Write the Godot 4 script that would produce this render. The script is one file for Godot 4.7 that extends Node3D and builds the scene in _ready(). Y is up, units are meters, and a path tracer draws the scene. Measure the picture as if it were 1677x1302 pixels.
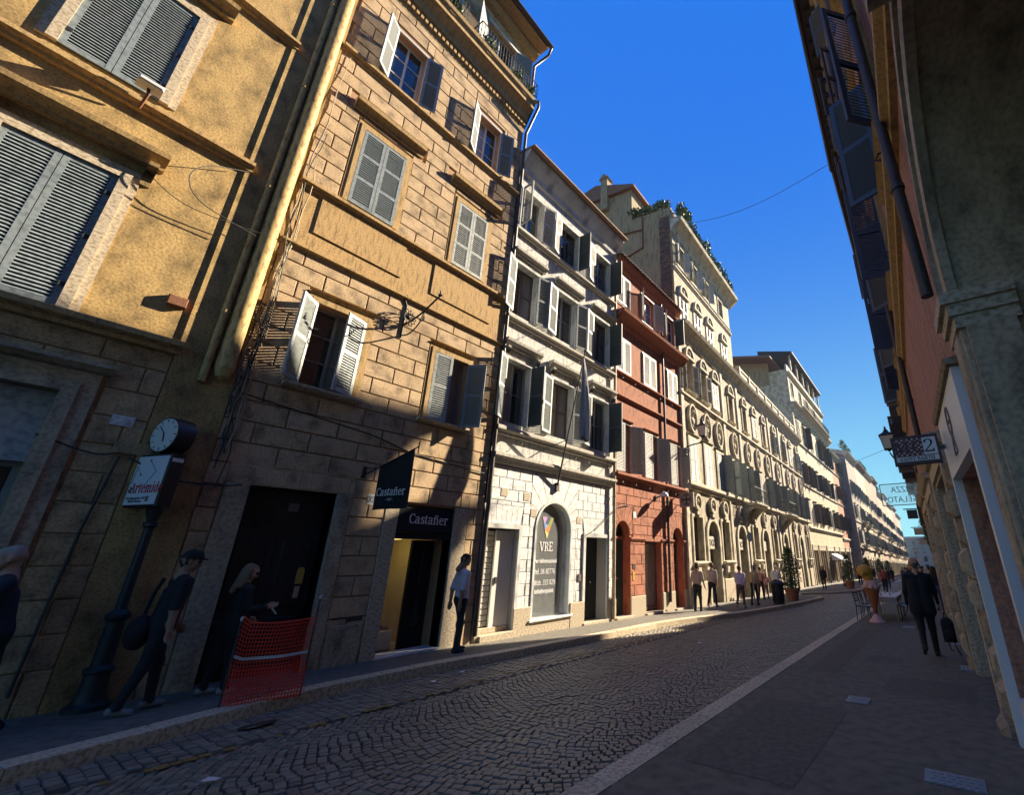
extends Node3D
# A narrow Roman street seen from the right pavement. x across the street (left facades near x = -9), y up, -z along the street.
# "u" below is the distance along the street (u = -z), "v" height, "w" distance out from a facade.

const SLOPE := 0.02            # the street falls gently away from the camera
const ROAD := -0.12            # road surface below the pavements
var M := {}
var rng := RandomNumberGenerator.new()
var off := Vector3.ZERO        # where the current building's base lies in its facade frame
var leaf_cache := {}
var used := {}
var cam: Camera3D

func _ready() -> void:
	rng.seed = 7
	# ---- camera (a wide lens, shifted as in the cropped photograph)
	cam = Camera3D.new()
	cam.name = "camera"
	cam.projection = Camera3D.PROJECTION_FRUSTUM
	cam.near = 0.1
	cam.far = 900.0
	cam.size = 0.1 * 1302.0 / 725.2
	cam.frustum_offset = Vector2((838.5 - 1027.7) / 725.2 * 0.1, -(651.0 - 646.35) / 725.2 * 0.1)
	cam.rotation_order = EULER_ORDER_YXZ
	cam.rotation_degrees = Vector3(20.126, 33.0, -0.2443)
	cam.position = Vector3(0, 1.65, 0)
	add_child(cam)
	# ---- sky, exposure
	var env := Environment.new()
	env.background_mode = Environment.BG_SKY
	var sm := ProceduralSkyMaterial.new()
	sm.sky_top_color = Color(0.0064, 0.0545, 0.236).linear_to_srgb()
	sm.sky_horizon_color = Color(0.125, 0.285, 0.285).linear_to_srgb()
	sm.sky_curve = 0.2
	sm.ground_bottom_color = Color(0.02, 0.02, 0.02).linear_to_srgb()
	sm.ground_horizon_color = Color(0.08, 0.2, 0.27).linear_to_srgb()
	sm.sun_angle_max = 1.0
	var sky := Sky.new()
	sky.sky_material = sm
	env.sky = sky
	env.tonemap_mode = Environment.TONE_MAPPER_LINEAR
	env.tonemap_exposure = 3.6
	env.sdfgi_enabled = true
	env.ssao_enabled = true
	env.ssil_enabled = true
	env.fog_enabled = true
	env.fog_density = 0.0006
	env.fog_light_color = Color(0.62, 0.76, 0.9)
	var we := WorldEnvironment.new()
	we.name = "world_environment"
	we.environment = env
	add_child(we)
	# ---- sun: ahead and a little to the right, about 30 degrees high
	var sun := DirectionalLight3D.new()
	sun.name = "sun"
	sun.light_energy = 1.6
	sun.light_color = Color(1.0, 0.93, 0.82)
	sun.light_angular_distance = 0.5
	sun.shadow_enabled = true
	sun.sky_mode = DirectionalLight3D.SKY_MODE_LIGHT_ONLY
	add_child(sun)
	sun.look_at_from_position(Vector3.ZERO, -Vector3(1.0, 1.65, -2.6), Vector3.UP)
	materials()
	ground_and_road()
	left_side()
	far_left()
	right_side()
	street_things()
	people()

# =====================================================================  mesh helpers
class MB:
	var v := PackedVector3Array()
	var n := PackedVector3Array()
	func tri(a: Vector3, b: Vector3, c: Vector3) -> void:
		var m := (b - a).cross(c - a).normalized()
		v.append(a); v.append(c); v.append(b)
		n.append(m); n.append(m); n.append(m)
	func quad(a: Vector3, b: Vector3, c: Vector3, d: Vector3) -> void:
		var m := (b - a).cross(c - a)
		if m.length_squared() < 1e-14:
			m = (c - a).cross(d - a)
		m = m.normalized()
		v.append(a); v.append(c); v.append(b); v.append(a); v.append(d); v.append(c)
		for i in 6: n.append(m)
	func stri(a: Vector3, b: Vector3, c: Vector3, na: Vector3, nb: Vector3, nc: Vector3) -> void:
		v.append(a); v.append(c); v.append(b)
		n.append(na); n.append(nc); n.append(nb)
	func box(u0: float, u1: float, v0: float, v1: float, w0: float, w1: float) -> void:
		var a := Vector3(u0, v0, w1); var b := Vector3(u1, v0, w1); var c := Vector3(u1, v1, w1); var d := Vector3(u0, v1, w1)
		var e := Vector3(u0, v0, w0); var f := Vector3(u1, v0, w0); var g := Vector3(u1, v1, w0); var h := Vector3(u0, v1, w0)
		quad(a, b, c, d); quad(f, e, h, g); quad(e, a, d, h); quad(b, f, g, c); quad(d, c, g, h); quad(e, f, b, a)
	func cbox(u0: float, u1: float, v0: float, v1: float, w0: float, w1: float, c: float) -> void:   # block, front edges chamfered
		var k := w1 - c
		var A := [Vector3(u0, v0, w0), Vector3(u1, v0, w0), Vector3(u1, v1, w0), Vector3(u0, v1, w0)]
		var B := [Vector3(u0, v0, k), Vector3(u1, v0, k), Vector3(u1, v1, k), Vector3(u0, v1, k)]
		var C := [Vector3(u0 + c, v0 + c, w1), Vector3(u1 - c, v0 + c, w1), Vector3(u1 - c, v1 - c, w1), Vector3(u0 + c, v1 - c, w1)]
		quad(C[0], C[1], C[2], C[3])
		for i in 4:
			var j := (i + 1) % 4
			quad(B[i], B[j], C[j], C[i])
			quad(A[i], A[j], B[j], B[i])
	func mould(u0: float, u1: float, p: Array) -> void:      # profile of Vector2(w, v) from below to above, run along u
		for i in p.size() - 1:
			var a: Vector2 = p[i]; var b: Vector2 = p[i + 1]
			quad(Vector3(u0, a.y, a.x), Vector3(u1, a.y, a.x), Vector3(u1, b.y, b.x), Vector3(u0, b.y, b.x))
		for i in range(1, p.size() - 1):
			var a: Vector2 = p[0]; var b: Vector2 = p[i]; var c: Vector2 = p[i + 1]
			tri(Vector3(u0, a.y, a.x), Vector3(u0, b.y, b.x), Vector3(u0, c.y, c.x))
			tri(Vector3(u1, a.y, a.x), Vector3(u1, c.y, c.x), Vector3(u1, b.y, b.x))
	func prism(p: Array, w0: float, w1: float) -> void:      # polygon of Vector2(u, v), anticlockwise, given depth
		var idx := Geometry2D.triangulate_polygon(PackedVector2Array(p))
		for i in range(0, idx.size(), 3):
			var a: Vector2 = p[idx[i]]; var b: Vector2 = p[idx[i + 1]]; var c: Vector2 = p[idx[i + 2]]
			if (b - a).cross(c - a) < 0:
				var t := b; b = c; c = t
			tri(Vector3(a.x, a.y, w1), Vector3(b.x, b.y, w1), Vector3(c.x, c.y, w1))
			tri(Vector3(a.x, a.y, w0), Vector3(c.x, c.y, w0), Vector3(b.x, b.y, w0))
		for i in p.size():
			var a: Vector2 = p[i]; var b: Vector2 = p[(i + 1) % p.size()]
			quad(Vector3(a.x, a.y, w0), Vector3(b.x, b.y, w0), Vector3(b.x, b.y, w1), Vector3(a.x, a.y, w1))
	func tube(pts: Array, radii, sides := 8, caps := true) -> void:
		var k := pts.size()
		var rings := []
		var norms := []
		var side := Vector3.ZERO
		for i in k:
			var d: Vector3 = (pts[mini(i + 1, k - 1)] - pts[maxi(i - 1, 0)]).normalized()
			if side == Vector3.ZERO:
				side = d.cross(Vector3.UP if absf(d.y) < 0.9 else Vector3.RIGHT).normalized()
			else:
				side = (side - d * side.dot(d)).normalized()
			var up := side.cross(d).normalized()
			var r: float = radii[i] if radii is Array else radii
			var ring := PackedVector3Array()
			var nn := PackedVector3Array()
			for j in sides:
				var a := TAU * j / sides
				var o := side * cos(a) + up * sin(a)
				ring.append(pts[i] + o * r)
				nn.append(o)
			rings.append(ring)
			norms.append(nn)
		for i in k - 1:
			for j in sides:
				var q := (j + 1) % sides
				stri(rings[i][j], rings[i + 1][j], rings[i + 1][q], norms[i][j], norms[i + 1][j], norms[i + 1][q])
				stri(rings[i][j], rings[i + 1][q], rings[i][q], norms[i][j], norms[i + 1][q], norms[i][q])
		if caps:
			for j in range(1, sides - 1):
				tri(rings[0][0], rings[0][j], rings[0][j + 1])
				tri(rings[k - 1][0], rings[k - 1][j + 1], rings[k - 1][j])
	func lathe(c: Vector3, p: Array, sides := 16, a0 := 0.0, a1 := TAU) -> void:     # profile of Vector2(radius, height) about a vertical axis
		for i in p.size() - 1:
			var a: Vector2 = p[i]; var b: Vector2 = p[i + 1]
			var t := (b - a).normalized()
			for j in sides:
				var t0 := a0 + (a1 - a0) * j / sides; var t1 := a0 + (a1 - a0) * (j + 1) / sides
				var d0 := Vector3(cos(t0), 0, -sin(t0)); var d1 := Vector3(cos(t1), 0, -sin(t1))
				var n0 := (d0 * t.y - Vector3.UP * t.x).normalized(); var n1 := (d1 * t.y - Vector3.UP * t.x).normalized()
				var A := c + d0 * a.x + Vector3.UP * a.y; var B := c + d1 * a.x + Vector3.UP * a.y
				var C := c + d1 * b.x + Vector3.UP * b.y; var D := c + d0 * b.x + Vector3.UP * b.y
				if a.x > 1e-5: stri(A, B, C, n0, n1, n1)
				if b.x > 1e-5: stri(A, C, D, n0, n1, n0)
	func ball(c: Vector3, r: Vector3, sides := 10, rows := 6) -> void:
		for i in rows:
			for j in sides:
				var q := []
				for s in [[i, j], [i, j + 1], [i + 1, j + 1], [i + 1, j]]:
					var la: float = PI * s[0] / rows - PI / 2.0; var lo: float = TAU * s[1] / sides
					q.append(Vector3(cos(la) * cos(lo), sin(la), -cos(la) * sin(lo)))
				var P := q.map(func(o): return c + o * r)
				var N := q.map(func(o): return (o / r).normalized())
				if i > 0: stri(P[0], P[1], P[2], N[0], N[1], N[2])
				if i < rows - 1: stri(P[0], P[2], P[3], N[0], N[2], N[3])
	func moved(t: Transform3D, from := 0) -> void:
		for i in range(from, v.size()):
			v[i] = t * v[i]
			n[i] = (t.basis * n[i]).normalized()
	func add(o: MB, t: Transform3D) -> void:
		var k := v.size()
		v.append_array(o.v); n.append_array(o.n)
		moved(t, k)
	func mesh() -> ArrayMesh:
		var a := []
		a.resize(Mesh.ARRAY_MAX)
		a[Mesh.ARRAY_VERTEX] = v
		a[Mesh.ARRAY_NORMAL] = n
		var m := ArrayMesh.new()
		if v.size(): m.add_surface_from_arrays(Mesh.PRIMITIVE_TRIANGLES, a)
		return m

# =====================================================================  node helpers
func numbered(called: String) -> String:
	var k: int = used.get(called, 0)
	used[called] = k + 1
	return called if k == 0 else "%s_%03d" % [called, k]

func thing(called: String, label: String, category: String, t: Transform3D, group := "") -> Node3D:
	var o := Node3D.new()
	o.name = numbered(called)
	o.transform = t
	o.set_meta("label", label)
	o.set_meta("category", category)
	if group: o.set_meta("group", group)
	add_child(o, true)
	return o

func part(parent: Node3D, called: String, mb: MB, mat: Material, pos := Vector3.ZERO) -> MeshInstance3D:
	return part_mesh(parent, called, mb.mesh(), mat, pos)

func part_mesh(parent: Node3D, called: String, mesh: Mesh, mat: Material, pos := Vector3.ZERO) -> MeshInstance3D:
	var o := MeshInstance3D.new()
	o.name = called
	o.mesh = mesh
	o.material_override = mat
	o.position = pos
	parent.add_child(o, true)
	return o

func structure(called: String, mb: MB, mat: Material) -> MeshInstance3D:
	var o := part(self, called, mb, mat)
	o.set_meta("kind", "structure")
	return o

func single(called: String, label: String, category: String, mb: MB, mat: Material, t := Transform3D.IDENTITY, group := "") -> MeshInstance3D:
	var o := part(self, numbered(called), mb, mat)
	o.transform = t
	o.set_meta("label", label); o.set_meta("category", category)
	if group: o.set_meta("group", group)
	return o

func text_mesh(parent: Node3D, called: String, text: String, size: float, mat: Material, t: Transform3D, font := "Droid Sans", bold := false, depth := 0.006, stretch := 1.0, italic := false) -> MeshInstance3D:
	var f := SystemFont.new()
	f.font_names = PackedStringArray([font])
	f.font_weight = 700 if bold else 400
	f.font_italic = italic
	var m := TextMesh.new()
	m.text = text
	m.font = f
	m.font_size = 48
	m.pixel_size = size / 48.0
	m.depth = depth
	m.horizontal_alignment = HORIZONTAL_ALIGNMENT_CENTER
	m.vertical_alignment = VERTICAL_ALIGNMENT_CENTER
	var o := part_mesh(parent, called, m, mat)
	o.transform = t * Transform3D(Basis.from_scale(Vector3(stretch, 1, 1)), Vector3.ZERO)
	return o

func gy(u: float) -> float:       # pavement level
	return -SLOPE * u

# =====================================================================  materials
func noise_tex(seed_: int, freq: float, oct: int, stops: Array, size := 512, kind := FastNoiseLite.TYPE_SIMPLEX_SMOOTH) -> NoiseTexture2D:
	var f := FastNoiseLite.new()
	f.seed = seed_
	f.noise_type = kind
	f.frequency = freq
	f.fractal_octaves = oct
	f.fractal_gain = 0.55
	var g := Gradient.new()
	g.offsets = PackedFloat32Array(stops.map(func(s): return s[0]))
	g.colors = PackedColorArray(stops.map(func(s): return Color(s[1], s[1], s[1]) if s[1] is float else s[1]))
	var t := NoiseTexture2D.new()
	t.width = size; t.height = size
	t.seamless = true
	t.noise = f
	t.color_ramp = g
	return t

func bump_tex(seed_: int, freq: float, oct: int, strength: float, size := 512) -> NoiseTexture2D:
	var f := FastNoiseLite.new()
	f.seed = seed_
	f.noise_type = FastNoiseLite.TYPE_SIMPLEX_SMOOTH
	f.frequency = freq
	f.fractal_octaves = oct
	var t := NoiseTexture2D.new()
	t.width = size; t.height = size
	t.seamless = true
	t.noise = f
	t.as_normal_map = true
	t.bump_strength = strength
	return t

var T := {}
func mat(called: String, r: float, g: float, b: float, rough := 0.85, tex := "", scale := Vector3.ONE, bump := "", bump_amount := 0.5, detail := "", dscale := 3.0) -> StandardMaterial3D:
	var m := StandardMaterial3D.new()
	m.resource_name = called
	m.albedo_color = Color(r, g, b).linear_to_srgb()
	m.roughness = rough
	if tex:
		m.albedo_texture = T[tex]
		m.uv1_triplanar = true
		m.uv1_world_triplanar = true
		m.uv1_triplanar_sharpness = 6.0
		m.uv1_scale = scale
	if bump:
		m.normal_enabled = true
		m.normal_texture = T[bump]
		m.normal_scale = bump_amount
		if not tex:
			m.uv1_triplanar = true
			m.uv1_world_triplanar = true
			m.uv1_scale = scale
	if detail:
		m.detail_enabled = true
		m.detail_albedo = T[detail]
		m.detail_blend_mode = BaseMaterial3D.BLEND_MODE_MUL
		m.detail_uv_layer = BaseMaterial3D.DETAIL_UV_2
		m.uv2_triplanar = true
		m.uv2_world_triplanar = true
		m.uv2_scale = Vector3.ONE * dscale
	M[called] = m
	return m

func materials() -> void:
	T.blotch = noise_tex(11, 0.006, 5, [[0.0, 0.62], [0.35, 0.86], [0.55, 0.95], [1.0, 1.0]])
	T.blotch2 = noise_tex(12, 0.012, 6, [[0.0, 0.6], [0.3, 0.82], [0.6, 0.95], [1.0, 1.0]])
	T.fine = noise_tex(13, 0.03, 6, [[0.0, 0.7], [0.35, 0.86], [0.55, 0.95], [1.0, 1.0]])
	T.streak = noise_tex(14, 0.02, 5, [[0.0, 0.66], [0.3, 0.86], [0.5, 0.95], [1.0, 1.0]])
	T.travertine = noise_tex(15, 0.03, 6, [[0.0, Color(0.62, 0.57, 0.5)], [0.3, Color(0.8, 0.76, 0.69)], [0.5, Color(0.93, 0.9, 0.85)], [1.0, Color(1, 1, 1)]])
	T.marble = noise_tex(16, 0.012, 6, [[0.0, 0.7], [0.42, 0.95], [0.5, 0.8], [0.56, 0.97], [1.0, 1.0]])
	T.wood = noise_tex(17, 0.02, 5, [[0.0, 0.55], [0.5, 0.85], [1.0, 1.0]])
	T.rusty = noise_tex(18, 0.02, 5, [[0.0, Color(0.55, 0.4, 0.3)], [0.4, Color(0.9, 0.85, 0.8)], [1.0, Color(1, 1, 1)]])
	T.asphalt = noise_tex(19, 0.02, 6, [[0.0, 0.74], [0.45, 0.92], [0.75, 1.0], [1.0, 1.0]])
	T.speck = noise_tex(20, 0.22, 2, [[0.0, 0.65], [0.5, 0.9], [0.72, 1.0], [0.86, 1.0], [0.95, 1.0]], 512, FastNoiseLite.TYPE_CELLULAR)
	T.n_fine = bump_tex(31, 0.12, 3, 0.7)
	T.n_rough = bump_tex(32, 0.06, 5, 1.2)
	T.n_grain = bump_tex(33, 0.25, 2, 3.0)
	# stucco and stone
	mat("ochre_stucco", 0.52, 0.35, 0.135, 0.92, "blotch2", Vector3(0.34, 0.26, 0.34), "n_fine", 0.5, "fine", 1.3)
	mat("ochre_ashlar", 0.47, 0.315, 0.15, 0.9, "blotch", Vector3(0.5, 0.4, 0.5), "n_fine", 0.5, "fine", 1.6)
	mat("ochre_base_a", 0.61, 0.425, 0.225, 0.9, "blotch2", Vector3(0.45, 0.4, 0.45), "n_fine", 0.5, "fine", 1.6)
	mat("ochre_base_b", 0.56, 0.385, 0.2, 0.9, "blotch2", Vector3(0.55, 0.5, 0.55), "n_fine", 0.5, "fine", 1.2)
	mat("peach_a", 0.60, 0.43, 0.25, 0.9, "blotch", Vector3(0.6, 0.45, 0.6), "n_fine", 0.45, "fine", 1.7)
	mat("peach_b", 0.59, 0.42, 0.243, 0.9, "blotch", Vector3(0.5, 0.6, 0.5), "n_fine", 0.45, "fine", 1.9)
	mat("peach_c", 0.63, 0.455, 0.262, 0.9, "blotch", Vector3(0.8, 0.6, 0.8), "n_fine", 0.45, "fine", 1.5)
	mat("peach_d", 0.585, 0.415, 0.235, 0.9, "blotch", Vector3(0.9, 0.7, 0.9), "n_fine", 0.45, "fine", 1.3)
	mat("peach_e", 0.64, 0.46, 0.272, 0.9, "blotch", Vector3(0.7, 0.9, 0.7), "n_fine", 0.45, "fine", 1.8)
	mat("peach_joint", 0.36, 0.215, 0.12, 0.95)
	mat("ochre_trim", 0.54, 0.36, 0.15, 0.9, "streak", Vector3(0.8, 0.18, 0.8), "n_fine", 0.4, "fine", 1.6)
	mat("ochre_band", 0.55, 0.355, 0.145, 0.9, "streak", Vector3(1.1, 0.22, 1.1), "n_fine", 0.4, "fine", 1.4)
	mat("white_plaster", 0.70, 0.70, 0.655, 0.9, "streak", Vector3(0.5, 0.12, 0.5), "n_fine", 0.35, "fine", 1.2)
	mat("white_trim", 0.64, 0.645, 0.61, 0.85, "blotch", Vector3(0.5, 0.4, 0.5), "n_fine", 0.3)
	mat("grey_trim", 0.50, 0.47, 0.40, 0.88, "streak", Vector3(0.9, 0.3, 0.9), "n_fine", 0.4)
	mat("marble_a", 0.72, 0.73, 0.715, 0.55, "marble", Vector3(0.9, 0.9, 0.9))
	mat("marble_b", 0.67, 0.68, 0.67, 0.55, "marble", Vector3(0.7, 0.8, 0.7))
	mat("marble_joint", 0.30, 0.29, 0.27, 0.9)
	mat("travertine", 0.52, 0.465, 0.375, 0.75, "travertine", Vector3(0.9, 1.4, 0.9), "n_rough", 0.3)
	mat("travertine_dark", 0.52, 0.42, 0.285, 0.8, "blotch", Vector3(0.7, 0.35, 0.7), "n_fine", 0.4, "fine", 0.9)
	mat("red_stucco", 0.46, 0.165, 0.08, 0.9, "streak", Vector3(0.6, 0.16, 0.6), "n_fine", 0.4, "fine", 1.6)
	mat("red_block_a", 0.53, 0.195, 0.105, 0.9, "blotch", Vector3(0.6, 0.6, 0.6), "n_fine", 0.4, "fine", 1.6)
	mat("red_block_b", 0.49, 0.175, 0.092, 0.9, "blotch2", Vector3(0.6, 0.6, 0.6), "n_fine", 0.4, "fine", 1.6)
	mat("red_trim", 0.38, 0.13, 0.065, 0.9, "streak", Vector3(0.6, 0.3, 0.6))
	mat("cream_wall", 0.53, 0.455, 0.31, 0.9, "blotch2", Vector3(0.4, 0.3, 0.4), "n_fine", 0.4, "fine", 1.3)
	mat("cream_trim", 0.56, 0.50, 0.375, 0.88, "blotch", Vector3(0.6, 0.5, 0.6), "n_fine", 0.4)
	mat("cream_field", 0.47, 0.375, 0.22, 0.9, "blotch", Vector3(0.8, 0.8, 0.8))
	mat("party_wall", 0.42, 0.315, 0.17, 0.92, "streak", Vector3(0.35, 0.08, 0.35), "n_fine", 0.4, "fine", 0.9)
	mat("rough_brick", 0.16, 0.10, 0.07, 0.95, "blotch2", Vector3(1.5, 1.5, 1.5), "n_rough", 1.0)
	mat("pale_yellow", 0.56, 0.50, 0.33, 0.9, "blotch2", Vector3(0.3, 0.2, 0.3), "n_fine", 0.4)
	mat("terracotta", 0.52, 0.225, 0.115, 0.9, "blotch2", Vector3(0.3, 0.2, 0.3), "n_fine", 0.4)
	mat("grey_stucco", 0.33, 0.28, 0.23, 0.9, "streak", Vector3(0.4, 0.12, 0.4), "n_fine", 0.4)
	mat("rose_stucco", 0.46, 0.27, 0.2, 0.9, "blotch2", Vector3(0.3, 0.2, 0.3), "n_fine", 0.4)
	mat("salmon", 0.52, 0.25, 0.165, 0.92, "streak", Vector3(0.45, 0.12, 0.45), "n_fine", 0.5, "fine", 1.0)
	mat("tan_stucco", 0.5, 0.40, 0.25, 0.92, "blotch2", Vector3(0.4, 0.3, 0.4), "n_fine", 0.5, "fine", 1.2)
	mat("tufa", 0.34, 0.27, 0.18, 0.9, "blotch2", Vector3(1.5, 1.5, 1.5), "n_fine", 0.4)
	mat("roof_tile", 0.24, 0.12, 0.07, 0.9, "blotch2", Vector3(1.2, 1.2, 1.2))
	mat("roof_tile_b", 0.30, 0.19, 0.12, 0.9, "blotch2", Vector3(1.5, 1.5, 1.5))
	mat("dark_timber", 0.045, 0.035, 0.028, 0.8, "wood", Vector3(1, 1, 1))
	# joinery
	mat("shutter_grey", 0.22, 0.265, 0.285, 0.55, "fine", Vector3(0.6, 0.6, 0.6))
	mat("shutter_pale", 0.34, 0.375, 0.365, 0.6, "fine", Vector3(0.6, 0.6, 0.6))
	mat("shutter_white", 0.55, 0.545, 0.5, 0.6, "fine", Vector3(0.6, 0.6, 0.6))
	mat("shutter_dark_shaded", 0.035, 0.05, 0.055, 0.6)  # dark green, with the shade on turned leaves put into the colour
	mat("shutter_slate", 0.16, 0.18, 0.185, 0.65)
	mat("shutter_brown", 0.075, 0.06, 0.05, 0.65)
	mat("shutter_blue", 0.045, 0.065, 0.11, 0.5)
	mat("frame_white", 0.55, 0.56, 0.56, 0.5)
	mat("frame_grey", 0.22, 0.23, 0.24, 0.5)
	mat("frame_brown", 0.09, 0.065, 0.05, 0.6)
	mat("black_wood", 0.014, 0.013, 0.013, 0.55, "wood", Vector3(0.6, 0.2, 0.6))
	mat("green_door", 0.012, 0.05, 0.045, 0.4)
	mat("white_paint", 0.62, 0.61, 0.58, 0.5)
	mat("panel_white", 0.42, 0.44, 0.48, 0.6, "fine", Vector3(0.5, 0.5, 0.5))
	mat("room_yellow", 0.45, 0.39, 0.2, 0.8)
	mat("room_white", 0.6, 0.6, 0.57, 0.8)
	mat("iron", 0.016, 0.016, 0.018, 0.55)
	mat("iron_worn", 0.05, 0.045, 0.042, 0.6, "rusty", Vector3(2, 2, 2))
	mat("copper_pipe", 0.055, 0.042, 0.036, 0.5, "rusty", Vector3(1.5, 0.6, 1.5))
	mat("yellow_pipe", 0.52, 0.40, 0.15, 0.7, "rusty", Vector3(1.2, 0.4, 1.2))
	mat("pale_pipe", 0.42, 0.37, 0.28, 0.6, "rusty", Vector3(1.2, 0.5, 1.2))
	mat("steel", 0.42, 0.43, 0.44, 0.35).metallic = 0.8
	mat("galvanised", 0.22, 0.24, 0.26, 0.5, "fine", Vector3(2, 2, 2))
	mat("cable", 0.05, 0.042, 0.034, 0.7)
	mat("cable_pale", 0.32, 0.27, 0.18, 0.7)
	mat("rust", 0.22, 0.10, 0.05, 0.85, "rusty", Vector3(3, 3, 3))
	# ground
	mat("basalt_a", 0.235, 0.205, 0.155, 0.5, "fine", Vector3(3, 3, 3), "n_grain", 0.4)
	mat("basalt_b", 0.185, 0.16, 0.125, 0.45, "fine", Vector3(3, 3, 3), "n_grain", 0.4)
	mat("basalt_c", 0.29, 0.25, 0.19, 0.55, "fine", Vector3(3, 3, 3), "n_grain", 0.4)
	mat("joint_dirt", 0.06, 0.05, 0.038, 0.95, "fine", Vector3(2, 2, 2))
	mat("asphalt", 0.20, 0.175, 0.125, 0.82, "asphalt", Vector3(0.45, 0.45, 0.45), "n_grain", 0.5, "speck", 1.1)
	mat("asphalt_left", 0.2, 0.182, 0.145, 0.85, "asphalt", Vector3(0.5, 0.5, 0.5), "n_grain", 0.5, "speck", 1.1)
	mat("asphalt_patch", 0.165, 0.145, 0.105, 0.85, "asphalt", Vector3(0.9, 0.9, 0.9), "n_grain", 0.5, "speck", 1.7)
	mat("kerb_stone", 0.66, 0.58, 0.44, 0.8, "travertine", Vector3(1.2, 1.2, 1.2), "n_rough", 0.35)
	mat("kerb_stone_b", 0.58, 0.51, 0.385, 0.8, "travertine", Vector3(1.0, 1.0, 1.0), "n_rough", 0.35)
	mat("line_yellow", 0.30, 0.19, 0.035, 0.8, "blotch2", Vector3(2.5, 2.5, 2.5))
	# fabric, print, plants, misc
	mat("black_cloth", 0.008, 0.008, 0.009, 0.9)
	mat("grey_cloth", 0.42, 0.40, 0.385, 0.95, "fine", Vector3(1, 1, 1))
	mat("print_white", 0.75, 0.75, 0.75, 0.5)
	mat("print_black", 0.012, 0.012, 0.012, 0.5)
	mat("print_red", 0.42, 0.012, 0.02, 0.5)
	mat("print_grey", 0.12, 0.12, 0.13, 0.6)
	mat("sign_white", 0.62, 0.62, 0.63, 0.45)
	mat("sign_black", 0.012, 0.011, 0.012, 0.4)
	mat("sign_maroon", 0.055, 0.012, 0.016, 0.45)
	mat("sign_pink", 0.55, 0.34, 0.34, 0.5)
	mat("sign_taupe", 0.28, 0.23, 0.19, 0.6)
	mat("gold", 0.5, 0.32, 0.06, 0.4)
	mat("orange_net", 0.8, 0.05, 0.016, 0.7)
	mat("tape_white", 0.55, 0.5, 0.5, 0.5)
	mat("terracotta_pot", 0.32, 0.13, 0.075, 0.85, "blotch2", Vector3(2, 2, 2))
	mat("cone_wafer", 0.42, 0.13, 0.035, 0.7, "blotch", Vector3(3, 3, 3))
	mat("ice_yellow", 0.55, 0.30, 0.04, 0.7)
	mat("ice_pink", 0.60, 0.38, 0.36, 0.7)
	mat("lamp_glass", 0.5, 0.48, 0.42, 0.3)
	mat("clock_face", 0.6, 0.59, 0.55, 0.5)
	mat("bark", 0.06, 0.045, 0.03, 0.9)
	mat("chair_black", 0.012, 0.012, 0.014, 0.5)
	mat("table_cloth", 0.6, 0.6, 0.6, 0.8)
	var lg := mat("lamp_glow", 0.8, 0.75, 0.6, 0.5)
	lg.emission_enabled = true
	lg.emission = Color(1.0, 0.86, 0.5)
	lg.emission_energy_multiplier = 0.35
	for k in 3:
		var lf := mat("leaf_%d" % k, [0.035, 0.055, 0.085][k], [0.07, 0.095, 0.12][k], [0.025, 0.03, 0.03][k], 0.6)
		lf.backlight_enabled = true
		lf.backlight = Color(0.05, 0.09, 0.02)
	var g := mat("glass_dark", 0.018, 0.022, 0.026, 0.04)
	g.metallic_specular = 0.8
	var g2 := mat("glass_room", 0.03, 0.03, 0.032, 0.06)
	g2.metallic_specular = 0.5
	var g3 := mat("glass_curtain", 0.2, 0.195, 0.18, 0.08)
	g3.metallic_specular = 0.6
	var cl := mat("glass_clear", 0.9, 0.95, 0.95, 0.02)
	cl.transparency = BaseMaterial3D.TRANSPARENCY_ALPHA
	cl.albedo_color.a = 0.10

# =====================================================================  facade kit (frame: x = u along, y = v up, z = w out)
func left_frame(x: float, turn := 0.0) -> Transform3D:
	return Transform3D(Basis(Vector3.UP, PI / 2.0 + turn), Vector3(x, 0, 0))

func building(called: String, label: String, frame: Transform3D, u0: float, v0: float) -> Node3D:
	off = Vector3(-u0, -v0, 0)
	return thing(called, label, "building", frame * Transform3D(Basis.IDENTITY, Vector3(u0, v0, 0)))

func inside(ops: Array, u: float, v: float) -> bool:
	for o in ops:
		if u > o[0] and u < o[1] and v > o[2] and v < o[3]: return true
	return false

func wall_face(mb: MB, u0: float, u1: float, v0: float, v1: float, w: float, ops: Array) -> void:
	var us := [u0, u1]; var vs := [v0, v1]
	for o in ops:
		for k in 2:
			if o[k] > u0 and o[k] < u1 and not us.has(o[k]): us.append(o[k])
			if o[k + 2] > v0 and o[k + 2] < v1 and not vs.has(o[k + 2]): vs.append(o[k + 2])
	us.sort(); vs.sort()
	for j in vs.size() - 1:
		var start := -1.0; var open := false
		for i in us.size() - 1:
			var solid := not inside(ops, (us[i] + us[i + 1]) * 0.5, (vs[j] + vs[j + 1]) * 0.5)
			if solid and not open:
				start = us[i]; open = true
			if open and (not solid or i == us.size() - 2):
				var e: float = us[i + 1] if solid else us[i]
				mb.quad(Vector3(start, vs[j], w), Vector3(e, vs[j], w), Vector3(e, vs[j + 1], w), Vector3(start, vs[j + 1], w))
				open = false
			if not solid: open = false

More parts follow.
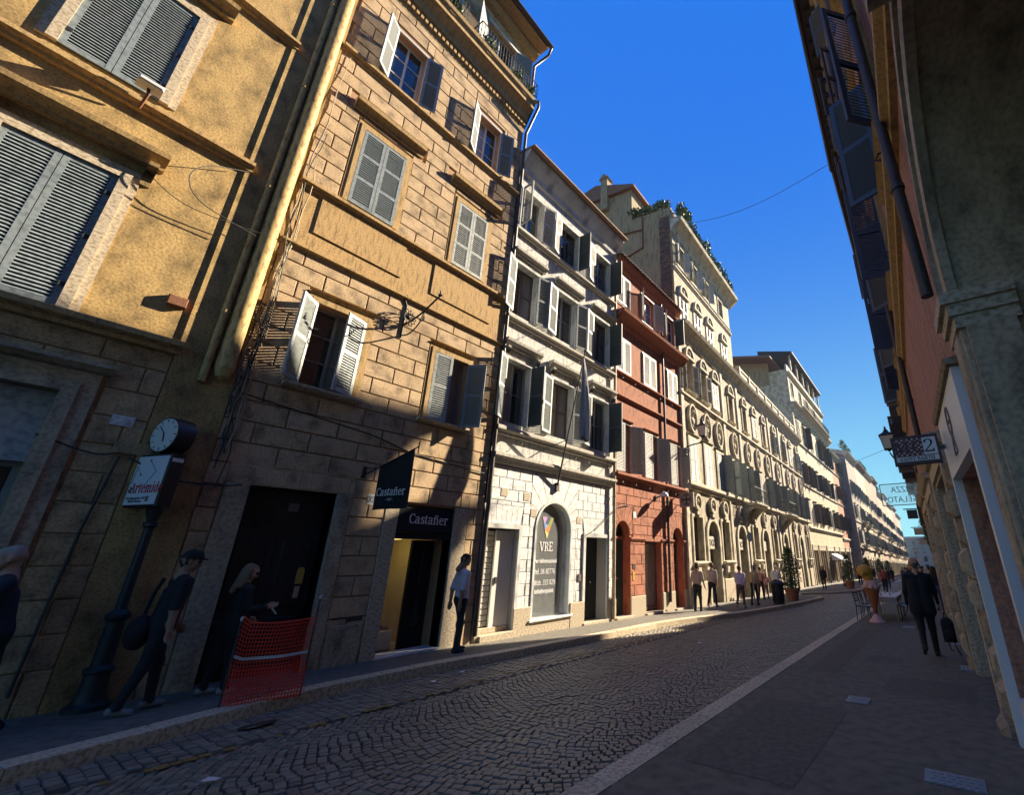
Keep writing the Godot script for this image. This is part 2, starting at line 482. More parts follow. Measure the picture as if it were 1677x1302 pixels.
func reveal(mb: MB, o: Array, w: float, d: float) -> void:
	var b := w - d
	mb.quad(Vector3(o[0], o[2], w), Vector3(o[0], o[2], b), Vector3(o[0], o[3], b), Vector3(o[0], o[3], w))
	mb.quad(Vector3(o[1], o[2], b), Vector3(o[1], o[2], w), Vector3(o[1], o[3], w), Vector3(o[1], o[3], b))
	mb.quad(Vector3(o[0], o[2], b), Vector3(o[0], o[2], w), Vector3(o[1], o[2], w), Vector3(o[1], o[2], b))
	mb.quad(Vector3(o[0], o[3], w), Vector3(o[0], o[3], b), Vector3(o[1], o[3], b), Vector3(o[1], o[3], w))

func arch_reveal(mb: MB, o: Array, w: float, d: float, seg := 12) -> void:     # o[3] is the crown; fills the spandrels of the rectangle o
	var r: float = (o[1] - o[0]) * 0.5
	var c: float = (o[0] + o[1]) * 0.5
	var s: float = o[3] - r
	var b := w - d
	mb.quad(Vector3(o[0], o[2], w), Vector3(o[0], o[2], b), Vector3(o[0], s, b), Vector3(o[0], s, w))
	mb.quad(Vector3(o[1], o[2], b), Vector3(o[1], o[2], w), Vector3(o[1], s, w), Vector3(o[1], s, b))
	mb.quad(Vector3(o[0], o[2], b), Vector3(o[0], o[2], w), Vector3(o[1], o[2], w), Vector3(o[1], o[2], b))
	for i in seg:
		var a0 := PI * i / seg; var a1 := PI * (i + 1) / seg
		var p := Vector2(c + r * cos(a0), s + r * sin(a0)); var q := Vector2(c + r * cos(a1), s + r * sin(a1))
		mb.quad(Vector3(p.x, p.y, b), Vector3(p.x, p.y, w), Vector3(q.x, q.y, w), Vector3(q.x, q.y, b))
		mb.quad(Vector3(p.x, p.y, w), Vector3(p.x, o[3], w), Vector3(q.x, o[3], w), Vector3(q.x, q.y, w))

func ring_frame(mb: MB, u0: float, u1: float, v0: float, v1: float, t: float, w0: float, w1: float, bottom := true) -> void:   # a frame of bar width t outside the opening
	var lo := v0 - (t if bottom else 0.0)
	mb.box(u0 - t, u0, lo, v1 + t, w0, w1)
	mb.box(u1, u1 + t, lo, v1 + t, w0, w1)
	mb.box(u0, u1, v1, v1 + t, w0, w1)
	if bottom: mb.box(u0, u1, v0 - t, v0, w0, w1)

func glazing(parent: Node3D, u0: float, u1: float, v0: float, v1: float, w: float, cols: int, rows: int, fm: String, pm: String, t := 0.05, base := off) -> MeshInstance3D:
	var mb := MB.new()
	ring_frame(mb, u0 + t, u1 - t, v0 + t, v1 - t, t, w - 0.03, w + 0.03)
	var cw := (u1 - u0 - 2 * t) / cols; var rh := (v1 - v0 - 2 * t) / rows
	for i in range(1, cols):
		mb.box(u0 + t + cw * i - t * 0.5, u0 + t + cw * i + t * 0.5, v0 + t, v1 - t, w - 0.028, w + 0.028)
	for c in cols:
		for j in range(1, rows):
			var x0 := u0 + t + cw * c + (t * 0.5 if c > 0 else 0.0); var x1 := u0 + t + cw * (c + 1) - (t * 0.5 if c < cols - 1 else 0.0)
			mb.box(x0, x1, v0 + t + rh * j - 0.012, v0 + t + rh * j + 0.012, w - 0.018, w + 0.018)
	var f := part(parent, "window", mb, M[fm], base)
	for c in cols:
		var pk := "glass_curtain" if pm == "glass_dark" and rng.randf() < 0.33 else pm
		for j in rows:
			var p := MB.new()
			var x0 := u0 + t + cw * c; var y0 := v0 + t + rh * j
			p.box(x0, x0 + cw, y0, y0 + rh, w - 0.006, w - 0.001)
			part(f, "pane", p, M[pk])
	return f

# one shutter leaf, hinged at (hu, v0, w); side +1 reaches towards +u when closed, -1 towards -u; theta degrees open
func leaf(parent: Node3D, hu: float, v0: float, w: float, L: float, H: float, side: int, theta: float, m: String, panels := 2, near := false, base := off, sm := "") -> void:
	var key := "%.3f_%.3f_%d_%d_%s" % [L, H, side, panels, near]
	var pitch := 0.052
	if not leaf_cache.has(key):
		var mb := MB.new()
		var s := 0.065; var t := 0.018; var rail := 0.075
		var f := func(a: float, b: float, c: float, d: float, k: float) -> void:
			mb.box(minf(a * side, b * side), maxf(a * side, b * side), c, d, -k, k)
		f.call(0.0, s, 0.0, H, t)
		f.call(L - s, L, 0.0, H, t)
		var lv := MB.new()
		var slat := MB.new()
		slat.box(-(L - 2 * s) * 0.5, (L - 2 * s) * 0.5, -0.004, 0.004, -0.032, 0.032)
		slat.moved(Transform3D(Basis(Vector3.RIGHT, deg_to_rad(60)), Vector3.ZERO))
		var ph := (H - rail * (panels + 1)) / panels
		var spots := []
		for k in panels + 1:
			f.call(s, L - s, k * (ph + rail), k * (ph + rail) + rail, t - 0.002)
		for k in panels:
			var y0 := k * (ph + rail) + rail
			var c := int(ph / pitch)
			for j in c:
				var q := Vector3(L * 0.5 * side, y0 + ph * (j + 0.5) / c, 0)
				spots.append(q)
				if not near: lv.add(slat, Transform3D(Basis.IDENTITY, q))
		leaf_cache[key] = [mb.mesh(), lv.mesh(), slat.mesh(), spots]
	var e: Array = leaf_cache[key]
	var o := part_mesh(parent, "shutter", e[0], M[m], base + Vector3(hu, v0, w))
	o.rotation.y = deg_to_rad(-theta * side)
	if near:
		for q in e[3]:
			part_mesh(o, "slat", e[2], M[sm if sm else m], q)
	else:
		part_mesh(o, "louvre", e[1], M[sm if sm else m])

func pair(parent: Node3D, u0: float, u1: float, v0: float, v1: float, w: float, tl: float, tr: float, m: String, panels := 2, near := false, mr := "") -> void:
	var L := (u1 - u0) * 0.5 - 0.004
	if tl >= 0: leaf(parent, u0, v0, w, L, v1 - v0, 1, tl, m, panels, near)
	if tr >= 0: leaf(parent, u1, v0, w, L, v1 - v0, -1, tr, mr if mr else m, panels, near)

func hood(parent: Node3D, u0: float, u1: float, v0: float, v1: float, d: float, m: String, brackets := false, fall := 0.0) -> void:
	var mb := MB.new()
	var h := v1 - v0
	mb.mould(u0, u1, [Vector2(0.0, v0), Vector2(d * 0.35, v0), Vector2(d * 0.4, v0 + h * 0.3), Vector2(d * 0.75, v0 + h * 0.55), Vector2(d * 0.95, v0 + h * 0.6), Vector2(d, v0 + h * 0.95), Vector2(d * 0.9, v1), Vector2(0, v1 + fall)])
	part(parent, "window_hood", mb, M[m], off)
	if brackets:
		for c in [u0 + 0.12, u1 - 0.12]:
			var b := MB.new()
			b.mould(c - 0.055, c + 0.055, [Vector2(0, v0 - 0.34), Vector2(0.05, v0 - 0.34), Vector2(0.07, v0 - 0.2), Vector2(0.05, v0 - 0.12), Vector2(d * 0.75, v0 - 0.06), Vector2(d * 0.8, v0 - 0.003), Vector2(0, v0 - 0.003)])
			part(parent, "bracket", b, M[m], off)

func course(parent: Node3D, called: String, u0: float, u1: float, v0: float, v1: float, d: float, m: String) -> void:
	var mb := MB.new()
	var h := v1 - v0
	mb.mould(u0, u1, [Vector2(0, v0), Vector2(d * 0.45, v0 + h * 0.05), Vector2(d * 0.5, v0 + h * 0.35), Vector2(d * 0.9, v0 + h * 0.5), Vector2(d, v0 + h * 0.55), Vector2(d, v0 + h * 0.92), Vector2(d * 0.85, v1), Vector2(0, v1 + 0.01)])
	part(parent, called, mb, M[m], off)

# coursed blocks between u0 and u1, each a piece of its own; rows: list of heights of the joints
func blocks(parent: Node3D, called: String, u0: float, u1: float, rows: Array, len_: float, ops: Array, mats: Array, w0: float, w1: float, gap := 0.018, shift := 0.0) -> int:
	var count := 0
	for r in rows.size() - 1:
		var a: float = rows[r] + gap * 0.5; var b: float = rows[r + 1] - gap * 0.5
		var x: float = u0 - (len_ * 0.5 if r % 2 else 0.0) - shift
		while x < u1 - 0.01:
			var l := len_ * (1.0 + 0.0 * rng.randf())
			var rects := [[maxf(x, u0) + gap * 0.5, minf(x + l, u1) - gap * 0.5, a, b]]
			x += l
			for o in ops:
				var next := []
				for q in rects:
					if q[1] <= o[0] or q[0] >= o[1] or q[3] <= o[2] or q[2] >= o[3]:
						next.append(q); continue
					if o[0] - q[0] > 0.03: next.append([q[0], o[0], q[2], q[3]])
					if q[1] - o[1] > 0.03: next.append([o[1], q[1], q[2], q[3]])
					var m0: float = maxf(q[0], o[0]); var m1: float = minf(q[1], o[1])
					if o[2] - q[2] > 0.04: next.append([m0, m1, q[2], o[2]])
					if q[3] - o[3] > 0.04: next.append([m0, m1, o[3], q[3]])
				rects = next
			for q in rects:
				if q[1] - q[0] < 0.05 or q[3] - q[2] < 0.04: continue
				var mb := MB.new()
				mb.cbox(0, q[1] - q[0], 0, q[3] - q[2], w0, w1 + rng.randf_range(-0.003, 0.003), 0.009)
				part(parent, called, mb, M[mats[rng.randi() % mats.size()]], off + Vector3(q[0], q[2], 0))
				count += 1
	return count

# wedge stones round an arch of radius r centred (c, s), filling the rectangle q around it
func voussoirs(parent: Node3D, c: float, s: float, r: float, q: Array, count: int, mats: Array, w0: float, w1: float, gap := 0.012) -> void:
	for i in count:
		var a0 := PI * i / count + gap / r * 0.5; var a1 := PI * (i + 1) / count - gap / r * 0.5
		var hit := func(a: float) -> Vector2:
			var d := Vector2(cos(a), sin(a))
			var t := 99.0
			if d.x > 1e-4: t = minf(t, (q[1] - c) / d.x)
			if d.x < -1e-4: t = minf(t, (q[0] - c) / d.x)
			if d.y > 1e-4: t = minf(t, (q[3] - s) / d.y)
			return Vector2(c, s) + d * t
		var p0: Vector2 = hit.call(a0); var p1: Vector2 = hit.call(a1)
		var poly := [Vector2(c + r * cos(a0), s + r * sin(a0)), p0]
		if absf(p0.x - p1.x) > 1e-3 and absf(p0.y - p1.y) > 1e-3:
			poly.append(Vector2(q[1] if a0 < PI / 2 else q[0], q[3]))
		poly.append(p1)
		poly.append(Vector2(c + r * cos(a1), s + r * sin(a1)))
		poly.append(Vector2(c + r * cos((a0 + a1) * 0.5), s + r * sin((a0 + a1) * 0.5)))
		var mb := MB.new()
		mb.prism(poly, w0, w1 + rng.randf_range(-0.003, 0.003))
		part(parent, "voussoir", mb, M[mats[rng.randi() % mats.size()]], off)

func downpipe(parent: Node3D, u: float, v0: float, v1: float, w: float, r: float, m: String) -> void:
	var mb := MB.new()
	mb.tube([Vector3(u, v0, w), Vector3(u, v1, w)], r, 10)
	var o := part(parent, "downpipe", mb, M[m], off)
	var v := v0 + 1.2
	while v < v1:
		var b := MB.new()
		b.tube([Vector3(u, v, w), Vector3(u, v + 0.05, w)], r + 0.012, 10)
		part(o, "pipe_collar", b, M[m])
		v += 2.6

func solid_back(parent: Node3D, u0: float, u1: float, v0: float, v1: float, depth: float, m: String, w_front := -0.45) -> void:
	# the rest of the building: side walls, back and a flat top behind the facade
	var mb := MB.new()
	mb.box(u0 + 0.01, u1 - 0.01, v0, v1, -depth, w_front)
	part(parent, "building_body", mb, M[m], off)

func railing(parent: Node3D, a: Vector3, b: Vector3, h: float, pitch: float, m: String, base := off) -> void:
	var mb := MB.new()
	mb.tube([a + Vector3(0, h, 0), b + Vector3(0, h, 0)], 0.018, 6)
	var o := part(parent, "railing", mb, M[m], base)
	mb = MB.new()
	mb.tube([a + Vector3(0, 0.08, 0), b + Vector3(0, 0.08, 0)], 0.012, 6)
	part(o, "bottom_rail", mb, M[m])
	var k := int(a.distance_to(b) / pitch)
	var bar := MB.new()
	bar.tube([Vector3.ZERO, Vector3(0, h, 0)], 0.008, 5, false)
	bar.ball(Vector3(0, h * 0.5, 0), Vector3(0.018, 0.04, 0.018), 6, 4)
	var bm := bar.mesh()
	for i in k + 1:
		part_mesh(o, "baluster", bm, M[m], a.lerp(b, float(i) / k))

# leaves scattered through ellipsoid clumps: [centre, radii, count]
func foliage(clumps: Array, size: float) -> Array:
	var out := [MB.new(), MB.new(), MB.new()]
	for c in clumps:
		for i in int(c[2]):
			var d := Vector3(rng.randfn(), rng.randfn(), rng.randfn()).normalized() * pow(rng.randf(), 0.45)
			var p: Vector3 = c[0] + d * c[1]
			var t := Basis(Vector3(rng.randf() - 0.5, rng.randf() - 0.5, rng.randf() - 0.5).normalized(), rng.randf() * TAU)
			var s := size * rng.randf_range(0.6, 1.3)
			var a := p + t * Vector3(-s * 0.32, 0, 0); var b := p + t * Vector3(0, 0.06 * s, -s * 0.6); var e := p + t * Vector3(s * 0.32, 0, 0); var f := p + t * Vector3(0, 0.1 * s, s * 0.6)
			var mb: MB = out[rng.randi() % 3]
			mb.tri(a, b, e)
			mb.tri(a, e, f)
	return out

func leaves(parent: Node3D, called: String, clumps: Array, size: float, base := Vector3.ZERO) -> void:
	var k := 0
	for mb in foliage(clumps, size):
		var o := part(parent, called, mb, M["leaf_%d" % k], base)
		o.set_meta("kind", "stuff")
		k += 1

# =====================================================================  left side, near buildings
func left_side() -> void:
	var F := left_frame(-9.0)
	yellow_house(F)
	peach_house(F)
	white_house(F)
	red_house(F)

func yellow_house(F: Transform3D) -> void:
	var b := building("ochre_house", "ochre stucco palazzo with grey louvred shutters beside the clock post", F, -5.0, -0.2)
	var E := 2.12
	var ops := [[-0.9, 0.14, 4.74, 6.92, 1], [-0.9, 0.14, 8.5, 10.52, 1], [-0.9, 0.14, 12.0, 14.0, 1], [-4.4, -3.36, 4.74, 6.92, 1], [-4.4, -3.36, 8.5, 10.52, 1]]
	var portal := [-1.75, 0.48, -0.2, 3.68]
	var mb := MB.new()
	wall_face(mb, -5.0, 1.36, 4.45, 17.0, 0.0, ops)
	for o in ops: reveal(mb, o, 0.0, 0.2)
	part(b, "wall", mb, M.ochre_stucco, off)
	# corner strip, a little proud
	mb = MB.new()
	mb.box(1.36, E, -0.2, 17.0, -0.3, 0.035)
	part(b, "corner_strip", mb, M.ochre_stucco, off)
	# ground floor
	mb = MB.new()
	wall_face(mb, -5.0, 1.36, -0.2, 4.45, -0.012, [portal])
	reveal(mb, portal, -0.012, 0.55)
	part(b, "base_wall", mb, M.ochre_base_b, off)
	var rows := [-0.2, 0.43, 0.81, 1.19, 1.57, 1.95, 2.33, 2.71, 3.09, 3.47, 3.85, 4.23, 4.52]
	blocks(b, "stone_block", -5.0, 1.36, rows, 0.92, [[-2.2, 0.83, -0.3, 3.93]], ["ochre_base_a", "ochre_base_b", "ochre_base_a"], -0.012, 0.012, 0.016, 0.3)
	solid_back(b, -5.0, E, -0.2, 17.0, 9.0, "tan_stucco", -0.6)
	mb = MB.new()
	mb.box(-5.2, E, 17.0, 17.25, -9.0, 0.6)
	part(b, "roof", mb, M.roof_tile, off)
	# string courses
	course(b, "string_course", -5.0, 1.40, 4.52, 4.72, 0.17, "ochre_trim")
	course(b, "string_course", -5.0, 1.44, 8.14, 8.32, 0.15, "ochre_trim")
	course(b, "string_course", -5.0, 1.44, 11.42, 11.58, 0.14, "ochre_trim")
	for o in ops:
		var u0: float = o[0]; var u1: float = o[1]; var v0: float = o[2]; var v1: float = o[3]
		mb = MB.new()
		ring_frame(mb, u0, u1, v0, v1, 0.11, 0.0, 0.07, false)
		part(b, "window_surround", mb, M.travertine, off)
		mb = MB.new()
		ring_frame(mb, u0 - 0.11, u1 + 0.11, v0, v1 + 0.11, 0.09, 0.0, 0.03, false)
		part(b, "window_surround", mb, M.travertine, off)
		if u0 > -2.0:
			pair(b, u0, u1, v0 + 0.01, v1 - 0.01, 0.02, 0.0, 0.0, "shutter_grey", 1, true)
		mb = MB.new()
		mb.box(u0, u1, v0, v1, -0.2, -0.19)
		part(b, "window_pane", mb, M.glass_dark, off)
		hood(b, u0 - 0.36, u1 + 0.36, v1 + 0.38, v1 + 0.60, 0.30, "ochre_trim", v1 < 8.0)
		# the long louvred shutters hang on small iron hinges
		for k in [0.15, 0.5, 0.85]:
			for s in [u0 + 0.02, u1 - 0.02]:
				var h := MB.new()
				h.box(s - 0.045, s + 0.045, v0 + (v1 - v0) * k - 0.03, v0 + (v1 - v0) * k + 0.03, 0.04, 0.052)
				part(b, "hinge", h, M.iron, off)
	# stone portal with a pale panel over dark doors
	mb = MB.new()
	ring_frame(mb, -1.75, 0.48, -0.2, 3.68, 0.14, -0.05, 0.10, false)
	part(b, "portal_frame", mb, M.travertine_dark, off)
	mb = MB.new()
	ring_frame(mb, -1.89, 0.62, -0.2, 3.82, 0.16, -0.02, 0.05, false)
	part(b, "portal_frame", mb, M.travertine_dark, off)
	mb = MB.new()
	mb.mould(-2.1, 0.84, [Vector2(0, 3.98), Vector2(0.12, 4.0), Vector2(0.2, 4.05), Vector2(0.2, 4.1), Vector2(0, 4.12)])
	part(b, "portal_cornice", mb, M.travertine_dark, off)
	mb = MB.new()
	mb.box(-1.75, 0.48, 2.78, 3.68, -0.30, -0.14)
	part(b, "fascia_panel", mb, M.panel_white, off)
	mb = MB.new()
	mb.box(-1.75, 0.48, -0.2, 0.5, -0.34, -0.2)
	part(b, "shop_sill", mb, M.travertine_dark, off)
	var g := glazing(b, -1.75, 0.48, 0.5, 2.78, -0.3, 3, 1, "frame_grey", "glass_room", 0.06)
	g.name = "shop_window"
	# small pieces on the wall
	mb = MB.new()
	mb.cbox(1.06, 1.28, 5.26, 5.42, 0.0, 0.09, 0.01)
	part(b, "junction_box", mb, M.rust, off)
	mb = MB.new()
	mb.box(1.0, 1.22, 3.36, 3.5, 0.012, 0.03)
	part(b, "house_number_plate", mb, M.marble_b, off)
	mb = MB.new()
	mb.box(1.12, 1.5, 3.0, 3.15, 0.012, 0.05)
	part(b, "conduit_box", mb, M.ochre_base_a, off)
	# flue casing and rain pipes at the corner
	mb = MB.new()
	mb.lathe(Vector3(1.93, 0, 0.1), [Vector2(0.0, 4.28), Vector2(0.08, 4.34), Vector2(0.125, 4.5), Vector2(0.125, 17.0)], 14)
	part(b, "flue_casing", mb, M.yellow_pipe, off)
	downpipe(b, 1.72, 4.2, 17.0, 0.09, 0.05, "yellow_pipe")
	# a floodlight on an iron arm on the upper sill course
	var fl := thing("floodlight", "small white floodlight on a rusty arm on the ochre house's upper sill", "floodlight", F * Transform3D(Basis.IDENTITY, Vector3(0.0, 8.33, 0.12)))
	mb = MB.new()
	mb.tube([Vector3(0, -0.2, 0.0), Vector3(0.02, -0.05, 0.2), Vector3(0.0, 0.05, 0.22)], 0.02, 6)
	part(fl, "arm", mb, M.rust)
	mb = MB.new()
	mb.cbox(-0.14, 0.14, 0.04, 0.12, 0.14, 0.36, 0.02)
	part(fl, "lamp_housing", mb, M.sign_white)
	# cables dangling down the corner between the houses
	for k in 9:
		var pts := []
		var u := 2.16 + rng.randf_range(-0.06, 0.10)
		var top := rng.randf_range(5.0, 13.0)
		var bot := rng.randf_range(2.6, 4.2)
		var n := 16
		for i in n + 1:
			var t := float(i) / n
			pts.append(Vector3(u + 0.05 * sin(t * 9.0 + k * 1.7) + 0.03 * sin(t * 23.0 + k), lerpf(top, bot, t), 0.09 + 0.035 * sin(t * 13.0 + k * 2.1)))
		mb = MB.new()
		mb.tube(pts, rng.randf_range(0.006, 0.011), 5)
		single("cable", "thin cables strung loosely down the corner of the ochre house", "cable", mb, M.cable if k % 2 else M.cable_pale, F, "cables on the ochre corner")
	for e in [[[Vector3(1.4, 8.1, 0.1), Vector3(0.9, 7.7, 0.25), Vector3(0.75, 7.3, 0.3), Vector3(1.0, 7.0, 0.25), Vector3(1.75, 6.9, 0.2)], 0.008], [[Vector3(0.3, 7.2, 0.1), Vector3(0.9, 6.9, 0.15), Vector3(2.1, 7.05, 0.2)], 0.007], [[Vector3(0.45, 3.1, 0.05), Vector3(0.95, 2.95, 0.05), Vector3(1.2, 3.0, 0.07)], 0.012], [[Vector3(1.3, 2.95, 0.06), Vector3(1.75, 2.72, 0.12), Vector3(2.3, 2.7, 0.05), Vector3(2.6, 2.75, 0.05)], 0.012], [[Vector3(1.2, 2.95, 0.06), Vector3(1.12, 2.0, 0.05), Vector3(1.08, 0.2, 0.05)], 0.016]]:
		mb = MB.new()
		var c := Curve3D.new()
		for i in e[0].size():
			var d: Vector3 = (e[0][mini(i + 1, e[0].size() - 1)] - e[0][maxi(i - 1, 0)]) / 6.0
			c.add_point(e[0][i], -d, d)
		mb.tube(Array(c.tessellate(3)), e[1], 5)
		single("cable", "loose cable hanging in a slack loop on the ochre wall", "cable", mb, M.cable, F, "loose cables on the ochre wall")

func peach_house(F: Transform3D) -> void:
	var b := building("peach_house", "narrow peach rusticated house with balconies and the black shop flag", F, 2.12, -0.25)
	var A := 2.12; var Z := 7.38
	var win := [[2.95, 3.87, 4.58, 6.25], [5.5, 6.42, 4.58, 6.25], [2.96, 3.94, 8.75, 10.80], [5.5, 6.46, 8.75, 10.75], [3.1, 3.92, 12.62, 14.45], [5.7, 6.52, 12.62, 14.32]]
	var door := [2.71, 4.03, -0.25, 2.76]
	var shop := [5.25, 6.58, -0.25, 2.70]
	var ops := win + [door, shop]
	var attic := [[2.7, 3.9, 16.5, 18.5], [5.55, 6.75, 16.5, 18.5]]
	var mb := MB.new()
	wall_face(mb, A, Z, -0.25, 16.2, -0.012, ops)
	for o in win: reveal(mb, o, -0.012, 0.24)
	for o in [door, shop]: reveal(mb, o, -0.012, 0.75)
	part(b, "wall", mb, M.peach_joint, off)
	solid_back(b, A, 5.15, -0.25, 19.2, 9.0, "tan_stucco", -0.8)
	solid_back(b, 5.15, Z, 2.8, 19.2, 9.0, "tan_stucco", -0.8)
	solid_back(b, 6.7, Z, -0.25, 2.8, 9.0, "tan_stucco", -0.8)
	solid_back(b, 5.15, 6.7, -0.25, 2.8, 9.0, "tan_stucco", -2.7)
	var rows := [-0.25]
	for k in 21: rows.append(0.305 + 0.345 * k)
	rows[-1] = 7.16
	# openings grown by their surrounds so that blocks stop at the frames
	var grown := []
	for o in win: grown.append([o[0] - 0.19, o[1] + 0.14, o[2] - 0.09, o[3] + 0.22])
	grown.append([2.38, 4.30, -0.3, 2.78]); grown.append([4.95, 6.94, -0.3, 2.74])
	var pm := ["peach_a", "peach_b", "peach_c", "peach_d", "peach_e", "peach_a"]
	blocks(b, "stone_block", A, Z, rows, 0.83, grown, pm, -0.012, 0.024, 0.022, 0.4)
	rows = []
	for k in 11: rows.append(8.64 + 0.37 * k)
	rows[-1] = 12.40
	blocks(b, "stone_block", A, Z, rows, 0.83, grown + [[2.5, 4.4, 11.1, 11.6], [5.02, 6.92, 11.1, 11.6]], pm, -0.012, 0.024, 0.022, 0.1)
	rows = []
	for k in 7: rows.append(12.58 + 0.415 * k)
	rows.append(15.3)
	blocks(b, "stone_block", A, Z, rows, 0.83, grown, pm, -0.012, 0.024, 0.022, 0.35)
	# broad ochre band between the floors
	mb = MB.new()
	mb.box(A, Z, 7.22, 8.5, -0.1, 0.035)
	part(b, "band", mb, M.ochre_band, off)
	for c in [[2.55, 4.35], [5.1, 6.9]]:
		mb = MB.new()
		mb.box(c[0], c[1], 7.62, 8.48, 0.035, 0.062)
		part(b, "band_panel", mb, M.ochre_band, off)
	course(b, "string_course", A, Z, 7.13, 7.24, 0.10, "ochre_trim")
	course(b, "string_course", A, Z, 8.48, 8.66, 0.15, "ochre_trim")
	course(b, "string_course", A, Z, 12.38, 12.58, 0.13, "ochre_trim")
	# window surrounds
	for i in win.size():
		var o: Array = win[i]
		mb = MB.new()
		if i < 4:
			ring_frame(mb, o[0], o[1], o[2], o[3], 0.10, -0.012, 0.045, false)
			ring_frame(mb, o[0] - 0.10, o[1] + 0.10, o[2], o[3] + 0.10, 0.06, -0.012, 0.025, false)
			part(b, "window_surround", mb, M.ochre_trim, off)
		else:
			ring_frame(mb, o[0], o[1], o[2], o[3], 0.05, -0.012, 0.03, false)
			part(b, "window_surround", mb, M.frame_white, off)
		if i < 2:
			mb = MB.new()
			mb.mould(o[0] - 0.22, o[1] + 0.18, [Vector2(0, o[2] - 0.10), Vector2(0.10, o[2] - 0.08), Vector2(0.16, o[2] - 0.05), Vector2(0.16, o[2] - 0.005), Vector2(0, o[2])])
			part(b, "window_sill", mb, M.travertine, off)
			mb = MB.new()
			mb.mould(o[0] - 0.16, o[1] + 0.16, [Vector2(0, o[3] + 0.16), Vector2(0.05, o[3] + 0.17), Vector2(0.08, o[3] + 0.21), Vector2(0, o[3] + 0.23)])
			part(b, "window_hood", mb, M.ochre_trim, off)
		elif i < 4:
			hood(b, o[0] - 0.34, o[1] + 0.36, 11.14, 11.42, 0.20, "ochre_trim")
		glazing(b, o[0], o[1], o[2], o[3], -0.2, 2, 3, "frame_white" if i > 3 else "frame_grey", "glass_dark")
	pair(b, 2.95, 3.87, 4.60, 6.23, 0.03, 140, 22, "shutter_pale", 2, true)
	pair(b, 5.5, 6.42, 4.60, 6.23, 0.03, 6, 128, "shutter_pale", 2, true, "shutter_slate")  # right leaf darker: the shading of its inner face is painted in
	pair(b, 2.96, 3.94, 8.77, 10.78, 0.03, 0, 0, "shutter_grey", 3)
	pair(b, 5.5, 6.46, 8.77, 10.73, 0.03, 0, 0, "shutter_pale", 3)
	for q in [[3.1, 1, 146.0, 1.77], [3.92, -1, 160.0, 1.77], [5.7, 1, 146.0, 1.64], [6.52, -1, 152.0, 1.64]]:
		leaf(b, q[0], 12.66, 0.04, 0.406, q[3], q[1], q[2], "shutter_grey", 2, false, off, "shutter_slate")
	# big cornice with dentils
	mb = MB.new()
	mb.mould(A, Z + 0.02, [Vector2(0, 15.28), Vector2(0.03, 15.28), Vector2(0.05, 15.42), Vector2(0.05, 15.62), Vector2(0.16, 15.66), Vector2(0.2, 15.85), Vector2(0.34, 16.0), Vector2(0.42, 16.05), Vector2(0.42, 16.2), Vector2(0.5, 16.3), Vector2(0.52, 16.42), Vector2(0, 16.46)])
	part(b, "cornice", mb, M.ochre_trim, off)
	var dn := MB.new()
	dn.box(-0.04, 0.04, 0, 0.16, 0, 0.075)
	var dm := dn.mesh()
	for k in 40: part_mesh(b, "dentil", dm, M.ochre_trim, off + Vector3(A + 0.08 + 0.131 * k, 15.45, 0.045))
	for c in [2.75, 4.1, 5.4, 6.9]:
		mb = MB.new()
		mb.mould(c - 0.09, c + 0.09, [Vector2(0, 16.02), Vector2(0.3, 16.06), Vector2(0.46, 16.22), Vector2(0.46, 16.28), Vector2(0, 16.3)])
		part(b, "bracket", mb, M.ochre_trim, off)
	# attic, set back a little, with two iron balconies
	mb = MB.new()
	wall_face(mb, A, Z, 16.4, 19.3, -0.06, attic)
	for o in attic: reveal(mb, o, -0.06, 0.2)
	mb.quad(Vector3(Z, 15.0, -0.06), Vector3(Z, 15.0, -0.9), Vector3(Z, 19.3, -0.9), Vector3(Z, 19.3, -0.06))
	part(b, "attic_wall", mb, M.peach_c, off)
	for o in attic:
		glazing(b, o[0], o[1], o[2], o[3], -0.22, 2, 2, "frame_white", "glass_dark")
		pair(b, o[0], o[1], o[2] + 0.05, o[3], -0.02, 150, 155, "shutter_grey", 2)
		mb = MB.new()
		ring_frame(mb, o[0], o[1], o[2], o[3], 0.09, -0.06, 0.0, false)
		part(b, "window_surround", mb, M.white_trim, off)
	for r in [[2.2, 4.55], [5.05, 7.45]]:
		railing(b, Vector3(r[0], 16.46, 0.44), Vector3(r[1], 16.46, 0.44), 0.82, 0.105, "iron_worn")
		railing(b, Vector3(r[0], 16.46, 0.02), Vector3(r[0], 16.46, 0.44), 0.82, 0.105, "iron_worn")
		railing(b, Vector3(r[1], 16.46, 0.02), Vector3(r[1], 16.46, 0.44), 0.82, 0.105, "iron_worn")
	for c in [[3.0, 0], [4.2, 1], [5.4, 2], [6.6, 3], [7.2, 4]]:
		var pl := thing("balcony_plant", "potted plant with trailing leaves on the peach house's iron balcony", "plant", F * Transform3D(Basis.IDENTITY, Vector3(c[0], 16.46, 0.25)), "plants on the iron balconies")
		mb = MB.new()
		mb.lathe(Vector3.ZERO, [Vector2(0, 0), Vector2(0.07, 0), Vector2(0.1, 0.2), Vector2(0.085, 0.2), Vector2(0, 0.18)], 10)
		part(pl, "pot", mb, M.terracotta_pot)
		leaves(pl, "foliage", [[Vector3(0, 0.42, 0), Vector3(0.22, 0.26, 0.18), 150], [Vector3(0.05, 0.3, 0.16), Vector3(0.2, 0.3, 0.12), 80]], 0.09)
	# eaves: rafters, boards, tiles
	mb = MB.new()
	mb.box(A, Z + 0.25, 19.3, 19.38, -0.4, 0.62)
	part(b, "eaves_board", mb, M.ochre_trim, off)
	mb = MB.new()
	mb.mould(A, Z + 0.2, [Vector2(-0.06, 19.0), Vector2(0.1, 19.05), Vector2(0.22, 19.2), Vector2(0.22, 19.3), Vector2(-0.06, 19.3)])
